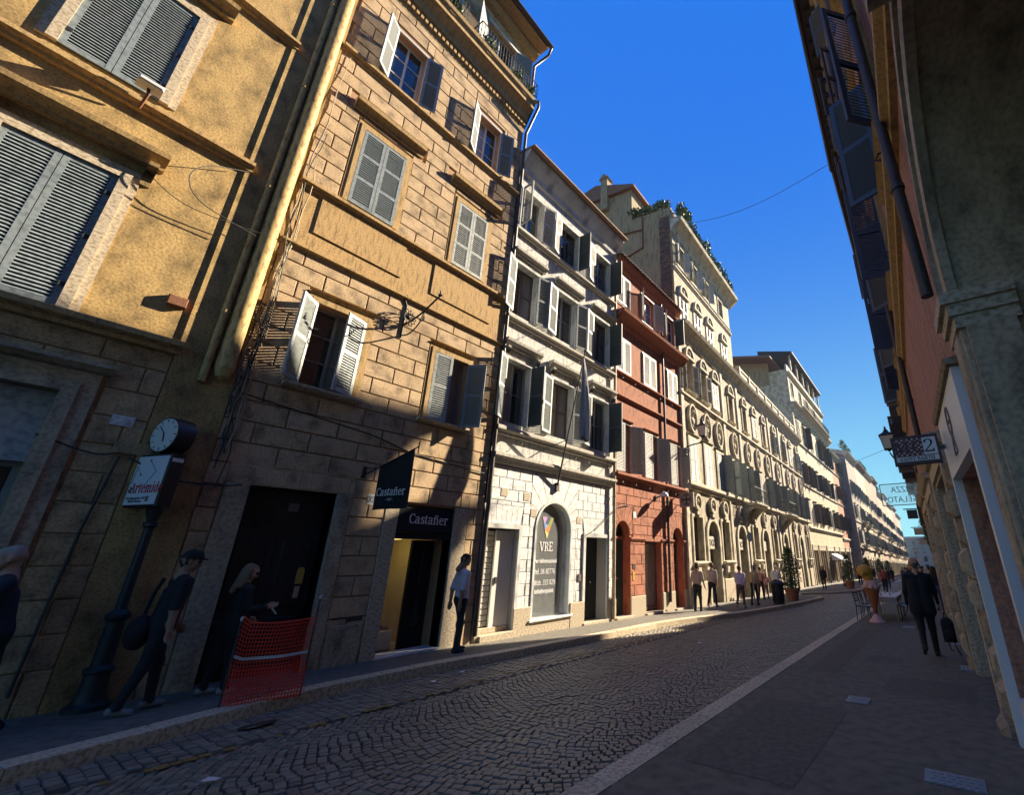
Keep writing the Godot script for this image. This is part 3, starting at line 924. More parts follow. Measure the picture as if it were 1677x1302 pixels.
	part(b, "eaves_moulding", mb, M.ochre_trim, off)
	tile_row(b, A, Z + 0.3, 19.4, 0.68, -3.0, 0.25)
	mb = MB.new()
	mb.tube([Vector3(A, 19.36, 0.74), Vector3(Z + 0.35, 19.36, 0.74)], 0.07, 8)
	part(b, "gutter", mb, M.copper_pipe, off)
	mb = MB.new()
	mb.tube([Vector3(Z + 0.3, 19.3, 0.74), Vector3(Z + 0.3, 19.0, 0.6), Vector3(Z + 0.12, 18.6, 0.1), Vector3(Z + 0.09, 16.7, 0.1), Vector3(Z + 0.09, 16.4, 0.55), Vector3(Z + 0.09, 16.1, 0.55), Vector3(Z + 0.07, 15.2, 0.08), Vector3(Z + 0.07, 0.0, 0.08)], 0.05, 8)
	part(b, "downpipe", mb, M.copper_pipe, off)
	# doorway: travertine jambs, tall black doors
	for j in [[2.39, 2.71], [4.03, 4.29]]:
		mb = MB.new()
		mb.cbox(j[0], j[1], -0.25, 2.76, -0.3, 0.05, 0.012)
		part(b, "door_jamb", mb, M.travertine_dark, off)
	mb = MB.new()
	mb.cbox(2.39, 4.29, 2.76, 3.14, -0.3, 0.02, 0.012)
	part(b, "lintel", mb, M.peach_b, off)
	for d in [[2.71, 3.37], [3.37, 4.03]]:
		mb = MB.new()
		mb.box(d[0] + 0.004, d[1] - 0.004, -0.2, 2.06, -0.36, -0.28)
		for q in [[0.1, 0.75], [0.9, 1.95]]:
			mb.cbox(d[0] + 0.1, d[1] - 0.1, q[0], q[1], -0.28, -0.255, 0.02)
		var dd := part(b, "door", mb, M.black_wood, off)
		mb = MB.new()
		mb.ball(Vector3((d[0] if d[0] > 3 else d[1] - 0.1) + 0.05, 0.95, -0.23), Vector3(0.03, 0.03, 0.03))
		part(dd, "handle", mb, M.iron)
	mb = MB.new()
	mb.box(2.71, 4.03, 2.06, 2.76, -0.34, -0.29)
	part(b, "transom", mb, M.black_wood, off)
	mb = MB.new()
	mb.box(3.42, 3.58, 2.42, 2.56, -0.29, -0.27)
	part(b, "name_plate", mb, M.print_grey, off)
	mb = MB.new()
	for k in 7:
		var a := PI * k / 6.0
		mb.tube([Vector3(3.1 + 0.22 * cos(a), 2.16 + 0.3 * sin(a), -0.27), Vector3(3.1, 2.16, -0.27)], 0.008, 5)
	part(b, "transom_grille", mb, M.iron, off)
	# arched gold plaque beside the door leaf
	var poly := []
	for k in 9: poly.append(Vector2(3.83 + 0.055 * cos(PI * k / 8.0), 1.45 + 0.055 * sin(PI * k / 8.0)))
	poly.append(Vector2(3.775, 1.24)); poly.append(Vector2(3.885, 1.24))
	mb = MB.new()
	mb.prism(poly, -0.28, -0.235)
	part(b, "door_plaque", mb, M.gold, off)
	mb = MB.new()
	mb.box(3.79, 3.87, 1.02, 1.2, -0.28, -0.25)
	part(b, "letter_slot", mb, M.steel, off)
	mb = MB.new()
	mb.box(4.38, 4.9, 0.58, 0.92, 0.006, 0.022)
	part(b, "stone_patch", mb, M.iron_worn, off)
	mb = MB.new()
	mb.cbox(4.33, 4.9, -0.25, 0.54, -0.01, 0.05, 0.01)
	part(b, "plinth_slab", mb, M.travertine_dark, off)
	mb = MB.new()
	mb.box(4.58, 4.84, 2.62, 2.82, 0.012, 0.028)
	var np := part(b, "house_number_plate", mb, M.marble_b, off)
	text_mesh(np, "house_number", "32A", 0.15, M.print_grey, Transform3D(Basis.IDENTITY, Vector3(4.71, 2.72, 0.03)), "Droid Serif")
	shoe_shop(b)

func tile_row(b: Node3D, u0: float, u1: float, v: float, w: float, back: float, rise: float) -> void:
	# roof slope with rounded cover tiles along the eaves
	var mb := MB.new()
	mb.quad(Vector3(u0, v, w), Vector3(u1, v, w), Vector3(u1, v + rise * (w - back), back), Vector3(u0, v + rise * (w - back), back))
	mb.quad(Vector3(u0, v - 0.02, w), Vector3(u0, v + rise * (w - back) - 0.02, back), Vector3(u1, v + rise * (w - back) - 0.02, back), Vector3(u1, v - 0.02, w))
	var roof := part(b, "roof", mb, M.roof_tile, off)
	var t := MB.new()
	for i in 6:
		var a0 := PI * i / 6.0; var a1 := PI * (i + 1) / 6.0
		t.quad(Vector3(0.09 * cos(a0), 0.075 * sin(a0), 0.06), Vector3(0.075 * cos(a0), 0.06 * sin(a0) + 0.25, -0.94), Vector3(0.075 * cos(a1), 0.06 * sin(a1) + 0.25, -0.94), Vector3(0.09 * cos(a1), 0.075 * sin(a1), 0.06))
		t.quad(Vector3(0.09 * cos(a0), 0.075 * sin(a0), 0.06), Vector3(0.09 * cos(a1), 0.075 * sin(a1), 0.06), Vector3(0.07 * cos(a1), 0.055 * sin(a1), 0.06), Vector3(0.07 * cos(a0), 0.055 * sin(a0), 0.06))
	var tm := t.mesh()
	var n := int((u1 - u0) / 0.21)
	for k in n:
		part_mesh(roof, "roof_tile", tm, M.roof_tile if rng.randf() < 0.6 else M.roof_tile_b, Vector3(u0 + 0.1 + 0.21 * k, v + rng.randf_range(-0.01, 0.01), w))

func shoe_shop(b: Node3D) -> void:
	# stone jambs, black fascia, glazed door front and the lit-looking yellow room behind
	var mb := MB.new()
	for j in [[4.96, 5.25], [6.58, 6.93]]:
		mb = MB.new()
		mb.cbox(j[0], j[1], -0.25, 2.72, -0.3, 0.04, 0.012)
		part(b, "shop_jamb", mb, M.travertine, off)
	mb = MB.new()
	mb.cbox(5.25, 6.58, 2.16, 2.66, -0.2, -0.02, 0.015)
	mb.box(5.25, 6.58, 2.02, 2.14, -0.2, -0.06)
	var fa := part(b, "shop_fascia", mb, M.black_cloth, off)
	text_mesh(fa, "lettering", "Castañer", 0.27, M.print_white, Transform3D(Basis.IDENTITY, Vector3(5.98, 2.42, -0.015)), "Droid Serif", false, 0.01, 0.82, true)
	# room
	mb = MB.new()
	mb.box(5.27, 6.56, -0.13, 2.1, -2.62, -2.6)
	mb.box(5.22, 5.27, -0.13, 2.1, -2.6, -0.72)
	mb.box(6.56, 6.61, -0.13, 2.1, -2.6, -0.72)
	mb.box(5.27, 6.56, 2.1, 2.14, -2.6, -0.42)
	part(b, "shop_room", mb, M.room_yellow, off)
	mb = MB.new()
	mb.box(5.25, 6.58, -0.25, -0.115, -2.6, -0.42)
	part(b, "shop_floor", mb, M.travertine_dark, off)
	mb = MB.new()
	for q in [[5.25, 5.33, -0.12, 2.02], [6.06, 6.14, -0.12, 2.02], [6.5, 6.58, -0.12, 2.02], [6.14, 6.5, 1.86, 2.02], [6.14, 6.5, -0.12, 0.2], [6.14, 6.5, 0.92, 1.02]]: mb.box(q[0], q[1], q[2], q[3], -0.68, -0.58)
	var fr := part(b, "shop_front", mb, M.black_cloth, off)
	mb = MB.new()
	mb.box(5.33, 6.06, -0.1, 2.02, -0.64, -0.632)
	part(fr, "pane", mb, M.glass_clear)
	mb = MB.new()
	mb.box(6.14, 6.5, 0.2, 1.86, -0.64, -0.632)
	part(fr, "pane", mb, M.glass_room)
	mb = MB.new()
	for q in [[0.28, 0.84], [1.08, 1.8]]:
		mb.tube([Vector3(6.32, q[0], -0.57), Vector3(6.32, q[1], -0.57)], 0.018, 6)
	for k in 16:
		var a := TAU * k / 16.0; var a2 := TAU * (k + 1) / 16.0
		mb.tube([Vector3(6.32 + 0.09 * cos(a), 0.45 + 0.16 * sin(a), -0.57), Vector3(6.32 + 0.09 * cos(a2), 0.45 + 0.16 * sin(a2), -0.57)], 0.008, 4)
	mb.tube([Vector3(6.25, 0.34, -0.57), Vector3(6.39, 0.56, -0.57)], 0.007, 4)
	mb.tube([Vector3(6.39, 0.34, -0.57), Vector3(6.25, 0.56, -0.57)], 0.007, 4)
	part(fr, "door_grille", mb, M.iron_worn)
	mb = MB.new()
	mb.box(5.2, 6.62, -0.25, -0.09, -0.45, 0.06)
	part(b, "threshold", mb, M.marble_a, off)
	mb = MB.new()
	mb.box(5.6, 6.2, 2.05, 2.09, -1.9, -1.3)
	var lm := part(b, "ceiling_lamp", mb, M.lamp_glow, off)
	var al := OmniLight3D.new()
	al.name = "ceiling_lamp_light"
	al.light_energy = 0.05
	al.light_color = Color(1.0, 0.88, 0.6)
	al.light_size = 0.25
	al.omni_range = 8.0
	al.omni_attenuation = 2.0
	al.shadow_enabled = true
	lm.add_child(al)
	al.position = Vector3(5.9, 1.95, -1.6)
	# display plinths and shoes inside
	var F := left_frame(-9.0)
	for d in [[5.5, 0.6, -1.2], [5.8, 0.35, -0.95]]:
		mb = MB.new()
		mb.cbox(-0.2, 0.2, 0, d[1], -0.2, 0.2, 0.015)
		var ds := single("display_plinth", "pale display plinth inside the shoe shop doorway", "plinth", mb, M.table_cloth, F * Transform3D(Basis.IDENTITY, Vector3(d[0], -0.112, d[2])), "display plinths")
		for s in [-0.09, 0.08]:
			var sh := thing("shoe", "brown shoe standing on a display plinth in the shop", "shoe", F * Transform3D(Basis(Vector3.UP, 0.4 + s), Vector3(d[0] + s, -0.112 + d[1], d[2] + 0.02)), "shoes on display")
			mb = MB.new()
			mb.box(-0.035, 0.035, 0, 0.018, -0.12, 0.12)
			part(sh, "sole", mb, M.cone_wafer)
			mb = MB.new()
			mb.ball(Vector3(0, 0.035, 0.05), Vector3(0.036, 0.035, 0.075))
			mb.ball(Vector3(0, 0.05, -0.06), Vector3(0.034, 0.05, 0.06))
			part(sh, "upper", mb, M.frame_brown)

func white_house(F: Transform3D) -> void:
	var b := building("white_house", "white plastered house with marble ground floor and arched shop window", F, 7.42, -0.35)
	var A := 7.46; var Z := 12.9; var W := -0.02
	var ax := [[7.64, 8.58], [9.5, 10.52], [11.5, 12.55]]
	var ops := []
	for a in ax:
		ops.append([a[0], a[1], 5.1, 6.92]); ops.append([a[0], a[1], 8.4, 10.15]); ops.append([a[0], a[1], 11.48, 13.05])
	var low := [[7.56, 8.6, -0.35, 2.34], [9.2, 10.76, 0.12, 3.2], [11.42, 12.55, -0.35, 2.24]]
	var mb := MB.new()
	wall_face(mb, A, Z, 4.0, 13.8, W, ops)
	for o in ops: reveal(mb, o, W, 0.24)
	part(b, "wall", mb, M.white_plaster, off)
	mb = MB.new()
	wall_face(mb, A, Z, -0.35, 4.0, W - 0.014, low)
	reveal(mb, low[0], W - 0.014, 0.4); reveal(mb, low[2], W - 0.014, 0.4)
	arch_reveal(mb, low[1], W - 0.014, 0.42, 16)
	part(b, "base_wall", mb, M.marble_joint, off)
	solid_back(b, A, Z, -0.35, 14.3, 9.0, "tan_stucco", -3.2)
	mb = MB.new()
	mb.box(A, A + 0.3, 4.0, 14.2, -3.2, -0.3); mb.box(Z - 0.3, Z, 4.0, 14.2, -3.2, -0.3)
	mb.box(A, Z, 4.0, 4.2, -3.2, -0.3)
	mb.box(A, Z, 14.0, 14.2, -3.2, -0.3)
	part(b, "side_wall", mb, M.tan_stucco, off)
	for s in [[A, 7.54], [8.62, 9.15], [10.8, 11.38], [12.6, Z]]:
		mb = MB.new()
		mb.box(s[0], s[1], -0.35, 3.9, -3.2, -0.46)
		part(b, "inner_wall", mb, M.tan_stucco, off)
	var rows := []
	for k in 13: rows.append(0.42 + 0.29 * k)
	rows[-1] = 3.92
	blocks(b, "marble_block", A, Z, rows, 0.46, [[7.42, 8.74, -0.4, 2.92], [9.0, 10.96, -0.4, 3.86], [11.28, 12.69, -0.4, 2.82]], ["marble_a", "marble_b", "marble_a"], W - 0.014, W + 0.004, 0.012, 0.1)
	# side stones of the arch, and its wedges
	var bm := ["marble_a", "marble_b"]
	for k in 7:
		for s in [[9.0, 9.2], [10.76, 10.96]]:
			mb = MB.new()
			mb.cbox(s[0] + 0.004, s[1] - 0.004, 0.42 + 0.29 * k + 0.006, 0.42 + 0.29 * (k + 1) - 0.006 if k < 6 else 2.42, W - 0.014, W + 0.004, 0.006)
			part(b, "marble_block", mb, M[bm[k % 2]], off)
	voussoirs(b, 9.98, 2.42, 0.78, [9.0, 10.96, 2.42, 3.86], 11, bm, W - 0.014, W + 0.006)
	# flat arches of wedges over the two doors
	for d in [[7.42, 8.74, 2.46, 2.92], [11.28, 12.69, 2.36, 2.82]]:
		for k in 7:
			var x0: float = lerpf(d[0], d[1], k / 7.0); var x1: float = lerpf(d[0], d[1], (k + 1) / 7.0)
			var c: float = (d[0] + d[1]) * 0.5
			var e := func(x: float) -> float: return clampf(c + (x - c) * 0.86, d[0], d[1])
			mb = MB.new()
			mb.prism([Vector2(e.call(x0) + 0.005, d[2]), Vector2(e.call(x1) - 0.005, d[2]), Vector2(x1 - 0.005, d[3] - 0.006), Vector2(x0 + 0.005, d[3] - 0.006)], W - 0.014, W + 0.004)
			part(b, "voussoir", mb, M[bm[k % 2]], off)
	for i in [0, 2]:
		var o: Array = low[i]
		mb = MB.new()
		ring_frame(mb, o[0], o[1], -0.35, o[3], 0.11, W - 0.03, W + 0.05, false)
		part(b, "door_frame", mb, M.white_trim, off)
	mb = MB.new()
	var n := 16
	for k in n:
		var a0 := PI * k / n; var a1 := PI * (k + 1) / n
		var q := []
		for a in [a0, a1]:
			q.append(Vector2(9.98 + 0.78 * cos(a), 2.42 + 0.78 * sin(a))); q.append(Vector2(9.98 + 0.71 * cos(a), 2.42 + 0.71 * sin(a)))
		mb.prism([q[1], q[0], q[2], q[3]], -0.3, W + 0.03)
	mb.box(9.2, 9.27, 0.12, 2.42, -0.3, W + 0.03); mb.box(10.69, 10.76, 0.12, 2.42, -0.3, W + 0.03)
	part(b, "arch_frame", mb, M.white_trim, off)
	# travertine plinths
	for s in [[A, 7.56, 0.42], [8.6, 9.2, 0.46], [10.76, 11.42, 0.42], [12.55, Z, 0.40]]:
		mb = MB.new()
		mb.cbox(s[0] + 0.003, s[1] - 0.003, -0.35, s[2], -0.3, W + 0.06, 0.012)
		part(b, "plinth", mb, M.travertine, off)
	mb = MB.new()
	mb.cbox(9.18, 10.78, -0.35, 0.08, -0.3, W + 0.05, 0.012)
	part(b, "plinth", mb, M.travertine, off)
	mb = MB.new()
	mb.cbox(9.12, 10.84, 0.08, 0.135, -0.3, W + 0.10, 0.01)
	part(b, "shop_sill", mb, M.marble_a, off)
	# left door: white sliding panel in front of a slatted blind, two steps
	mb = MB.new()
	mb.box(8.0, 8.58, 0.1, 2.3, -0.2, -0.15)
	var wd := part(b, "door", mb, M.white_paint, off)
	mb = MB.new()
	mb.box(8.06, 8.12, 1.05, 1.2, -0.15, -0.12)
	part(wd, "handle", mb, M.iron)
	for k in 17:
		mb = MB.new()
		mb.cbox(7.58, 8.0, 0.12 + 0.128 * k, 0.12 + 0.128 * (k + 1) - 0.012, -0.26, -0.22, 0.012)
		part(b, "blind_slat", mb, M.shutter_white, off)
	for s in [[-0.35, -0.02, 0.1], [-0.02, 0.1, -0.12]]:
		mb = MB.new()
		mb.cbox(7.575, 8.585, s[0], s[1], -0.44, s[2], 0.01)
		part(b, "step", mb, M.travertine, off)
	# arched shop window with lettering on clear glass, white room behind
	mb = MB.new()
	var pg := [Vector2(9.27, 0.14), Vector2(10.69, 0.14)]
	for k in 17:
		var a := PI * k / 16.0
		pg.append(Vector2(9.98 + 0.71 * cos(a), 2.42 + 0.71 * sin(a)))
	mb.prism(pg, -0.152, -0.144)
	var gl := part(b, "shop_window", mb, M.glass_clear, off)
	for l in [["VRE", 0.34, 1.93, "Droid Serif", false, 0.82], ["Per informazioni", 0.145, 1.55, "Droid Sans", true, 0.78], ["tel. 06 80776", 0.19, 1.28, "Droid Sans", false, 0.74], ["Mob. 333 829", 0.19, 1.0, "Droid Sans", false, 0.74], ["info@vrpoint", 0.15, 0.78, "Droid Sans", true, 0.8]]:
		text_mesh(gl, "lettering", l[0], l[1], M.print_white, Transform3D(Basis.IDENTITY, Vector3(9.83, l[2], -0.140)), l[3], l[4], 0.004, l[5])
	var cc := Vector2(9.83, 2.14)
	var hx := [Color(0.45, 0.25, 0.5), Color(0.03, 0.05, 0.12), Color(0.25, 0.26, 0.03), Color(0.15, 0.3, 0.6), Color(0.75, 0.2, 0.03), Color(0.65, 0.6, 0.2), Color(0.6, 0.45, 0.55)]
	var tr := [[[-0.22, 0.60], [-0.02, 0.60], [-0.10, 0.42]], [[-0.02, 0.60], [0.14, 0.60], [0.02, 0.38], [-0.10, 0.42]], [[0.14, 0.60], [0.26, 0.60], [0.12, 0.30], [0.02, 0.38]], [[-0.17, 0.5], [-0.10, 0.42], [0.02, 0.38], [-0.1, 0.24]], [[0.02, 0.38], [0.12, 0.30], [0.05, 0.14], [-0.1, 0.24]], [[-0.1, 0.24], [0.05, 0.14], [0.0, 0.0]], [[-0.22, 0.60], [-0.10, 0.42], [-0.17, 0.5]]]
	for k in tr.size():
		mb = MB.new()
		var p := []
		for q in tr[k]: p.append(cc + Vector2(q[0], q[1]))
		if Geometry2D.is_polygon_clockwise(PackedVector2Array(p)): p.reverse()
		mb.prism(p, -0.142, -0.138)
		part(gl, "emblem", mb, mat("emblem_%d" % k, hx[k].r, hx[k].g, hx[k].b, 0.5))
	mb = MB.new()
	mb.box(9.15, 10.8, 0.0, 0.1, -3.1, -0.3)
	mb.box(9.15, 10.8, 0.1, 3.5, -3.15, -3.1)
	mb.box(9.1, 9.15, 0.1, 3.5, -3.1, -0.46); mb.box(10.8, 10.85, 0.1, 3.5, -3.1, -0.46)
	mb.box(9.15, 10.8, 3.5, 3.55, -3.1, -0.46)
	mb.box(10.2, 10.25, 0.1, 3.4, -2.4, -1.3)
	part(b, "shop_room", mb, M.room_white, off)
	mb = MB.new()
	mb.box(10.19, 10.195, 0.3, 2.2, -2.2, -1.5)
	part(b, "wall_mirror", mb, M.glass_dark, off)
	# right doorway: deep and dark
	mb = MB.new()
	mb.box(11.42, 12.55, -0.35, 2.24, -0.44, -0.4)
	var bd := part(b, "door", mb, M.black_wood, off)
	mb = MB.new()
	mb.ball(Vector3(11.6, 0.9, -0.38), Vector3(0.03, 0.03, 0.03)); mb.ball(Vector3(12.2, 0.9, -0.38), Vector3(0.03, 0.03, 0.03))
	part(bd, "handle", mb, M.steel)
	mb = MB.new()
	mb.cbox(11.36, 12.62, -0.35, -0.17, -0.4, 0.08, 0.01)
	part(b, "step", mb, M.travertine, off)
	mb = MB.new()
	mb.box(11.12, 11.34, 0.98, 1.18, W, W + 0.03)
	part(b, "bell_panel", mb, M.frame_brown, off)
	for q in [[7.9, 3.14], [8.7, 3.1], [10.98, 2.62], [9.0, 2.7]]:
		mb = MB.new()
		mb.box(q[0], q[0] + 0.22, q[1], q[1] + 0.2, W + 0.004, W + 0.016)
		part(b, "wall_plate", mb, M.travertine, off)
	# mouldings
	mb = MB.new()
	mb.mould(A, Z, [Vector2(W - 0.014, 3.94), Vector2(0.05, 3.96), Vector2(0.1, 4.06), Vector2(0.17, 4.12), Vector2(0.17, 4.2), Vector2(W, 4.23)])
	part(b, "string_course", mb, M.grey_trim, off)
	course(b, "string_course", A, Z, 4.70, 4.93, 0.16, "grey_trim")
	course(b, "string_course", A, Z, 8.06, 8.24, 0.14, "grey_trim")
	course(b, "string_course", A, Z, 11.2, 11.36, 0.13, "grey_trim")
	mb = MB.new()
	mb.mould(A, Z + 0.12, [Vector2(W, 13.62), Vector2(0.06, 13.66), Vector2(0.1, 13.85), Vector2(0.22, 14.02), Vector2(0.27, 14.08), Vector2(0.34, 14.2), Vector2(0.4, 14.3), Vector2(0.4, 14.36), Vector2(-0.3, 14.4)])
	part(b, "cornice", mb, M.white_trim, off)
	mb = MB.new()
	mb.mould(A, Z + 0.16, [Vector2(-0.3, 14.4), Vector2(0.58, 14.38), Vector2(0.58, 14.44), Vector2(-3.2, 15.1)])
	part(b, "roof", mb, M.roof_tile_b, off)
	var st := [[96, 168], [150, 172], [152, 98], [162, 95], [166, 166], [160, 168], [164, 94], [166, 96], [160, 96]]
	for i in ops.size():
		var o: Array = ops[i]
		mb = MB.new()
		ring_frame(mb, o[0], o[1], o[2], o[3], 0.09, W, W + 0.05, i % 3 == 2)
		part(b, "window_surround", mb, M.white_trim, off)
		if i % 3 == 0: hood(b, o[0] - 0.18, o[1] + 0.3, 7.24, 7.46, 0.22, "grey_trim", true)
		if i % 3 == 1: hood(b, o[0] - 0.14, o[1] + 0.3, 10.38, 10.58, 0.18, "grey_trim")
		glazing(b, o[0], o[1], o[2], o[3], -0.24, 2, 2, "frame_brown" if i % 2 else "frame_grey", "glass_dark", 0.06)
	var k2 := 0
	for fl in [0, 1, 2]:
		for a in 3:
			var o: Array = ops[a * 3 + fl]
			var s: Array = [[[152, 100], [166, 165], [166, 97]], [[158, 168], [166, 166], [166, 96]], [[94, 168], [160, 92], [164, 94]]][fl][a]
			pair(b, o[0], o[1], o[2] + 0.01, o[3] - 0.01, 0.05, s[0], s[1], "shutter_white" if fl == 2 else "shutter_pale", 2, false, "shutter_dark_shaded" if s[1] < 120 else "")  # right leaves turned from the sun get the dark colour with shade painted in
			k2 += 1
	# iron stays for the shutters, curled on the band under each sill
	for vv in [4.62, 7.95, 11.08]:
		for uu in [8.4, 9.3, 10.7, 11.4, 12.5]:
			mb = MB.new()
			mb.tube([Vector3(uu, vv, 0.0), Vector3(uu, vv - 0.02, 0.1), Vector3(uu - 0.04, vv - 0.09, 0.12), Vector3(uu - 0.1, vv - 0.08, 0.12)], 0.008, 5)
			part(b, "shutter_stay", mb, M.iron_worn, off)
	downpipe(b, 12.84, -0.2, 13.7, 0.09, 0.055, "pale_pipe")

func red_house(F: Transform3D) -> void:
	var b := building("red_house", "brick red stucco house with white shutters and arched green door", F, 12.92, -0.45)
	var A := 12.92; var Z := 18.5; var W := -0.04
	var ax := [[13.06, 14.08], [15.1, 16.2], [17.3, 18.3]]
	var ops := []
	for a in ax:
		ops.append([a[0], a[1], 4.58, 6.45]); ops.append([a[0], a[1], 8.55, 10.03]); ops.append([a[0], a[1], 11.64, 13.05])
	var low := [[13.12, 14.02, -0.45, 2.86], [15.02, 16.3, -0.45, 2.2], [17.33, 18.24, -0.45, 2.82]]
	var mb := MB.new()
	wall_face(mb, A, Z, 4.3, 13.7, W, ops)
	for o in ops: reveal(mb, o, W, 0.2)
	part(b, "wall", mb, M.red_stucco, off)
	mb = MB.new()
	wall_face(mb, A, Z, -0.45, 4.3, W - 0.012, low)
	arch_reveal(mb, low[0], W - 0.012, 0.4, 12); reveal(mb, low[1], W - 0.012, 0.4); arch_reveal(mb, low[2], W - 0.012, 0.4, 12)
	part(b, "base_wall", mb, M.red_stucco, off)
	solid_back(b, A, Z, -0.45, 13.6, 9.0, "tan_stucco", -0.7)
	var rows := [0.36]
	for k in 12: rows.append(0.71 + 0.34 * k)
	rows[-1] = 4.32
	var bm := ["red_block_a", "red_block_b", "red_block_a"]
	blocks(b, "stone_block", A, Z, rows, 0.98, [[12.95, 14.2, 2.3, 3.36], [13.12, 14.02, -0.5, 2.4], [15.02, 16.3, -0.5, 2.2], [17.12, 18.42, 2.3, 3.32], [17.33, 18.24, -0.5, 2.4]], bm, W - 0.012, W + 0.018, 0.02, 0.6)
	voussoirs(b, 13.57, 2.41, 0.45, [12.95, 14.2, 2.3, 3.36], 9, bm, W - 0.012, W + 0.01)
	voussoirs(b, 17.785, 2.365, 0.455, [17.12, 18.42, 2.3, 3.32], 9, bm, W - 0.012, W + 0.01)
	for s in [[A, 13.12], [14.02, 15.02], [16.3, 17.33], [18.24, Z]]:
		mb = MB.new()
		mb.mould(s[0], s[1], [Vector2(W, 2.18), Vector2(W + 0.05, 2.2), Vector2(W + 0.08, 2.26), Vector2(W + 0.08, 2.3), Vector2(W, 2.32)])
		part(b, "string_course", mb, M.red_stucco, off)
		mb = MB.new()
		mb.cbox(s[0] + 0.003, s[1] - 0.003, -0.45, 0.36, -0.3, W + 0.05, 0.012)
		part(b, "plinth", mb, M.travertine, off)
	# arched green door and its fanlight
	for d in [[13.12, 13.57], [13.57, 14.02]]:
		mb = MB.new()
		mb.box(d[0] + 0.003, d[1] - 0.003, -0.45, 2.24, -0.4, -0.34)
		for q in [[0.1, 0.7], [0.85, 1.4], [1.5, 2.1]]:
			mb.cbox(d[0] + 0.07, d[1] - 0.07, q[0], q[1], -0.34, -0.315, 0.02)
		var dd := part(b, "door", mb, M.green_door, off)
		mb = MB.new()
		mb.ball(Vector3(d[1] - 0.06 if d[0] < 13.5 else d[0] + 0.06, 0.95, -0.31), Vector3(0.03, 0.03, 0.03))
		part(dd, "handle", mb, M.gold)
	mb = MB.new()
	mb.box(13.12, 14.02, 2.24, 2.34, -0.4, -0.25)
	part(b, "transom", mb, M.red_stucco, off)
	for o in [low[0], low[2]]:
		mb = MB.new()
		mb.box(o[0], o[1], 2.34, 2.86, -0.4, -0.38)
		part(b, "fanlight", mb, M.glass_room, off)
		mb = MB.new()
		var c: float = (o[0] + o[1]) * 0.5
		for k in 5:
			var a := PI * (k + 0.5) / 5.0
			mb.tube([Vector3(c, 2.36, -0.33), Vector3(c + 0.42 * cos(a), 2.36 + 0.42 * sin(a), -0.33)], 0.009, 5)
		mb.tube([Vector3(c - 0.2, 2.36, -0.33), Vector3(c - 0.14, 2.5, -0.33), Vector3(c, 2.56, -0.33), Vector3(c + 0.14, 2.5, -0.33), Vector3(c + 0.2, 2.36, -0.33)], 0.009, 5)
		part(b, "fanlight_grille", mb, M.iron, off)
	# shop window with wooden reveal and a glazed arch door
	mb = MB.new()
	ring_frame(mb, 15.1, 16.22, -0.1, 2.12, 0.08, -0.38, -0.28)
	var sw := part(b, "shop_window", mb, mat("warm_wood", 0.16, 0.065, 0.025, 0.5, "wood", Vector3(1, 0.3, 1)), off)
	mb = MB.new()
	mb.box(15.1, 16.22, -0.1, 2.12, -0.34, -0.332)
	part(sw, "pane", mb, M.glass_clear)
	mb = MB.new()
	mb.box(15.02, 16.3, -0.45, 2.2, -0.69, -0.67)
	part(b, "shop_back", mb, M.room_yellow, off)
	mb = MB.new()
	mb.box(15.3, 15.9, 0.1, 1.7, -0.62, -0.6)
	part(b, "display_panel", mb, M.grey_cloth, off)
	glazing(b, 17.33, 18.24, -0.42, 2.24, -0.36, 1, 1, "warm_wood_x" if false else "frame_brown", "glass_room", 0.07)
	mb = MB.new()
	mb.box(17.33, 18.24, 2.24, 2.34, -0.4, -0.25)
	part(b, "transom", mb, M.red_stucco, off)
	for s in [[13.05, 14.1], [14.95, 16.4], [17.25, 18.3]]:
		mb = MB.new()
		mb.cbox(s[0], s[1], -0.5, gy((s[0] + s[1]) * 0.5) + 0.07, -0.4, 0.1, 0.01)
		part(b, "step", mb, M.travertine, off)
	for q in [[14.16, 0.88, 0.12, 0.3, "gold"], [14.16, 1.26, 0.16, 0.14, "iron"], [14.22, 3.0, 0.2, 0.22, "marble_b"]]:
		mb = MB.new()
		mb.box(q[0], q[0] + q[2], q[1], q[1] + q[3], W + 0.01, W + 0.03)
		part(b, "wall_plate", mb, M[q[4]], off)
	# mouldings and the deep middle cornice
	course(b, "string_course", A, Z + 0.1, 4.32, 4.52, 0.20, "red_trim")
	course(b, "string_course", A, Z, 7.42, 7.56, 0.08, "red_stucco")
	course(b, "string_course", A, Z, 8.38, 8.5, 0.1, "red_trim")
	mb = MB.new()
	mb.mould(A, Z + 0.3, [Vector2(W, 10.55), Vector2(0.06, 10.6), Vector2(0.12, 10.75), Vector2(0.3, 10.88), Vector2(0.46, 10.95), Vector2(0.5, 11.06), Vector2(W, 11.14)])
	part(b, "cornice", mb, M.red_trim, off)
	mb = MB.new()
	mb.mould(A, Z + 0.2, [Vector2(W, 13.3), Vector2(0.05, 13.34), Vector2(0.1, 13.5), Vector2(0.22, 13.62), Vector2(0.26, 13.7), Vector2(W, 13.72)])
	part(b, "eaves_moulding", mb, M.red_trim, off)
	tile_row(b, A, Z + 0.2, 13.74, 0.3, -3.0, 0.28)
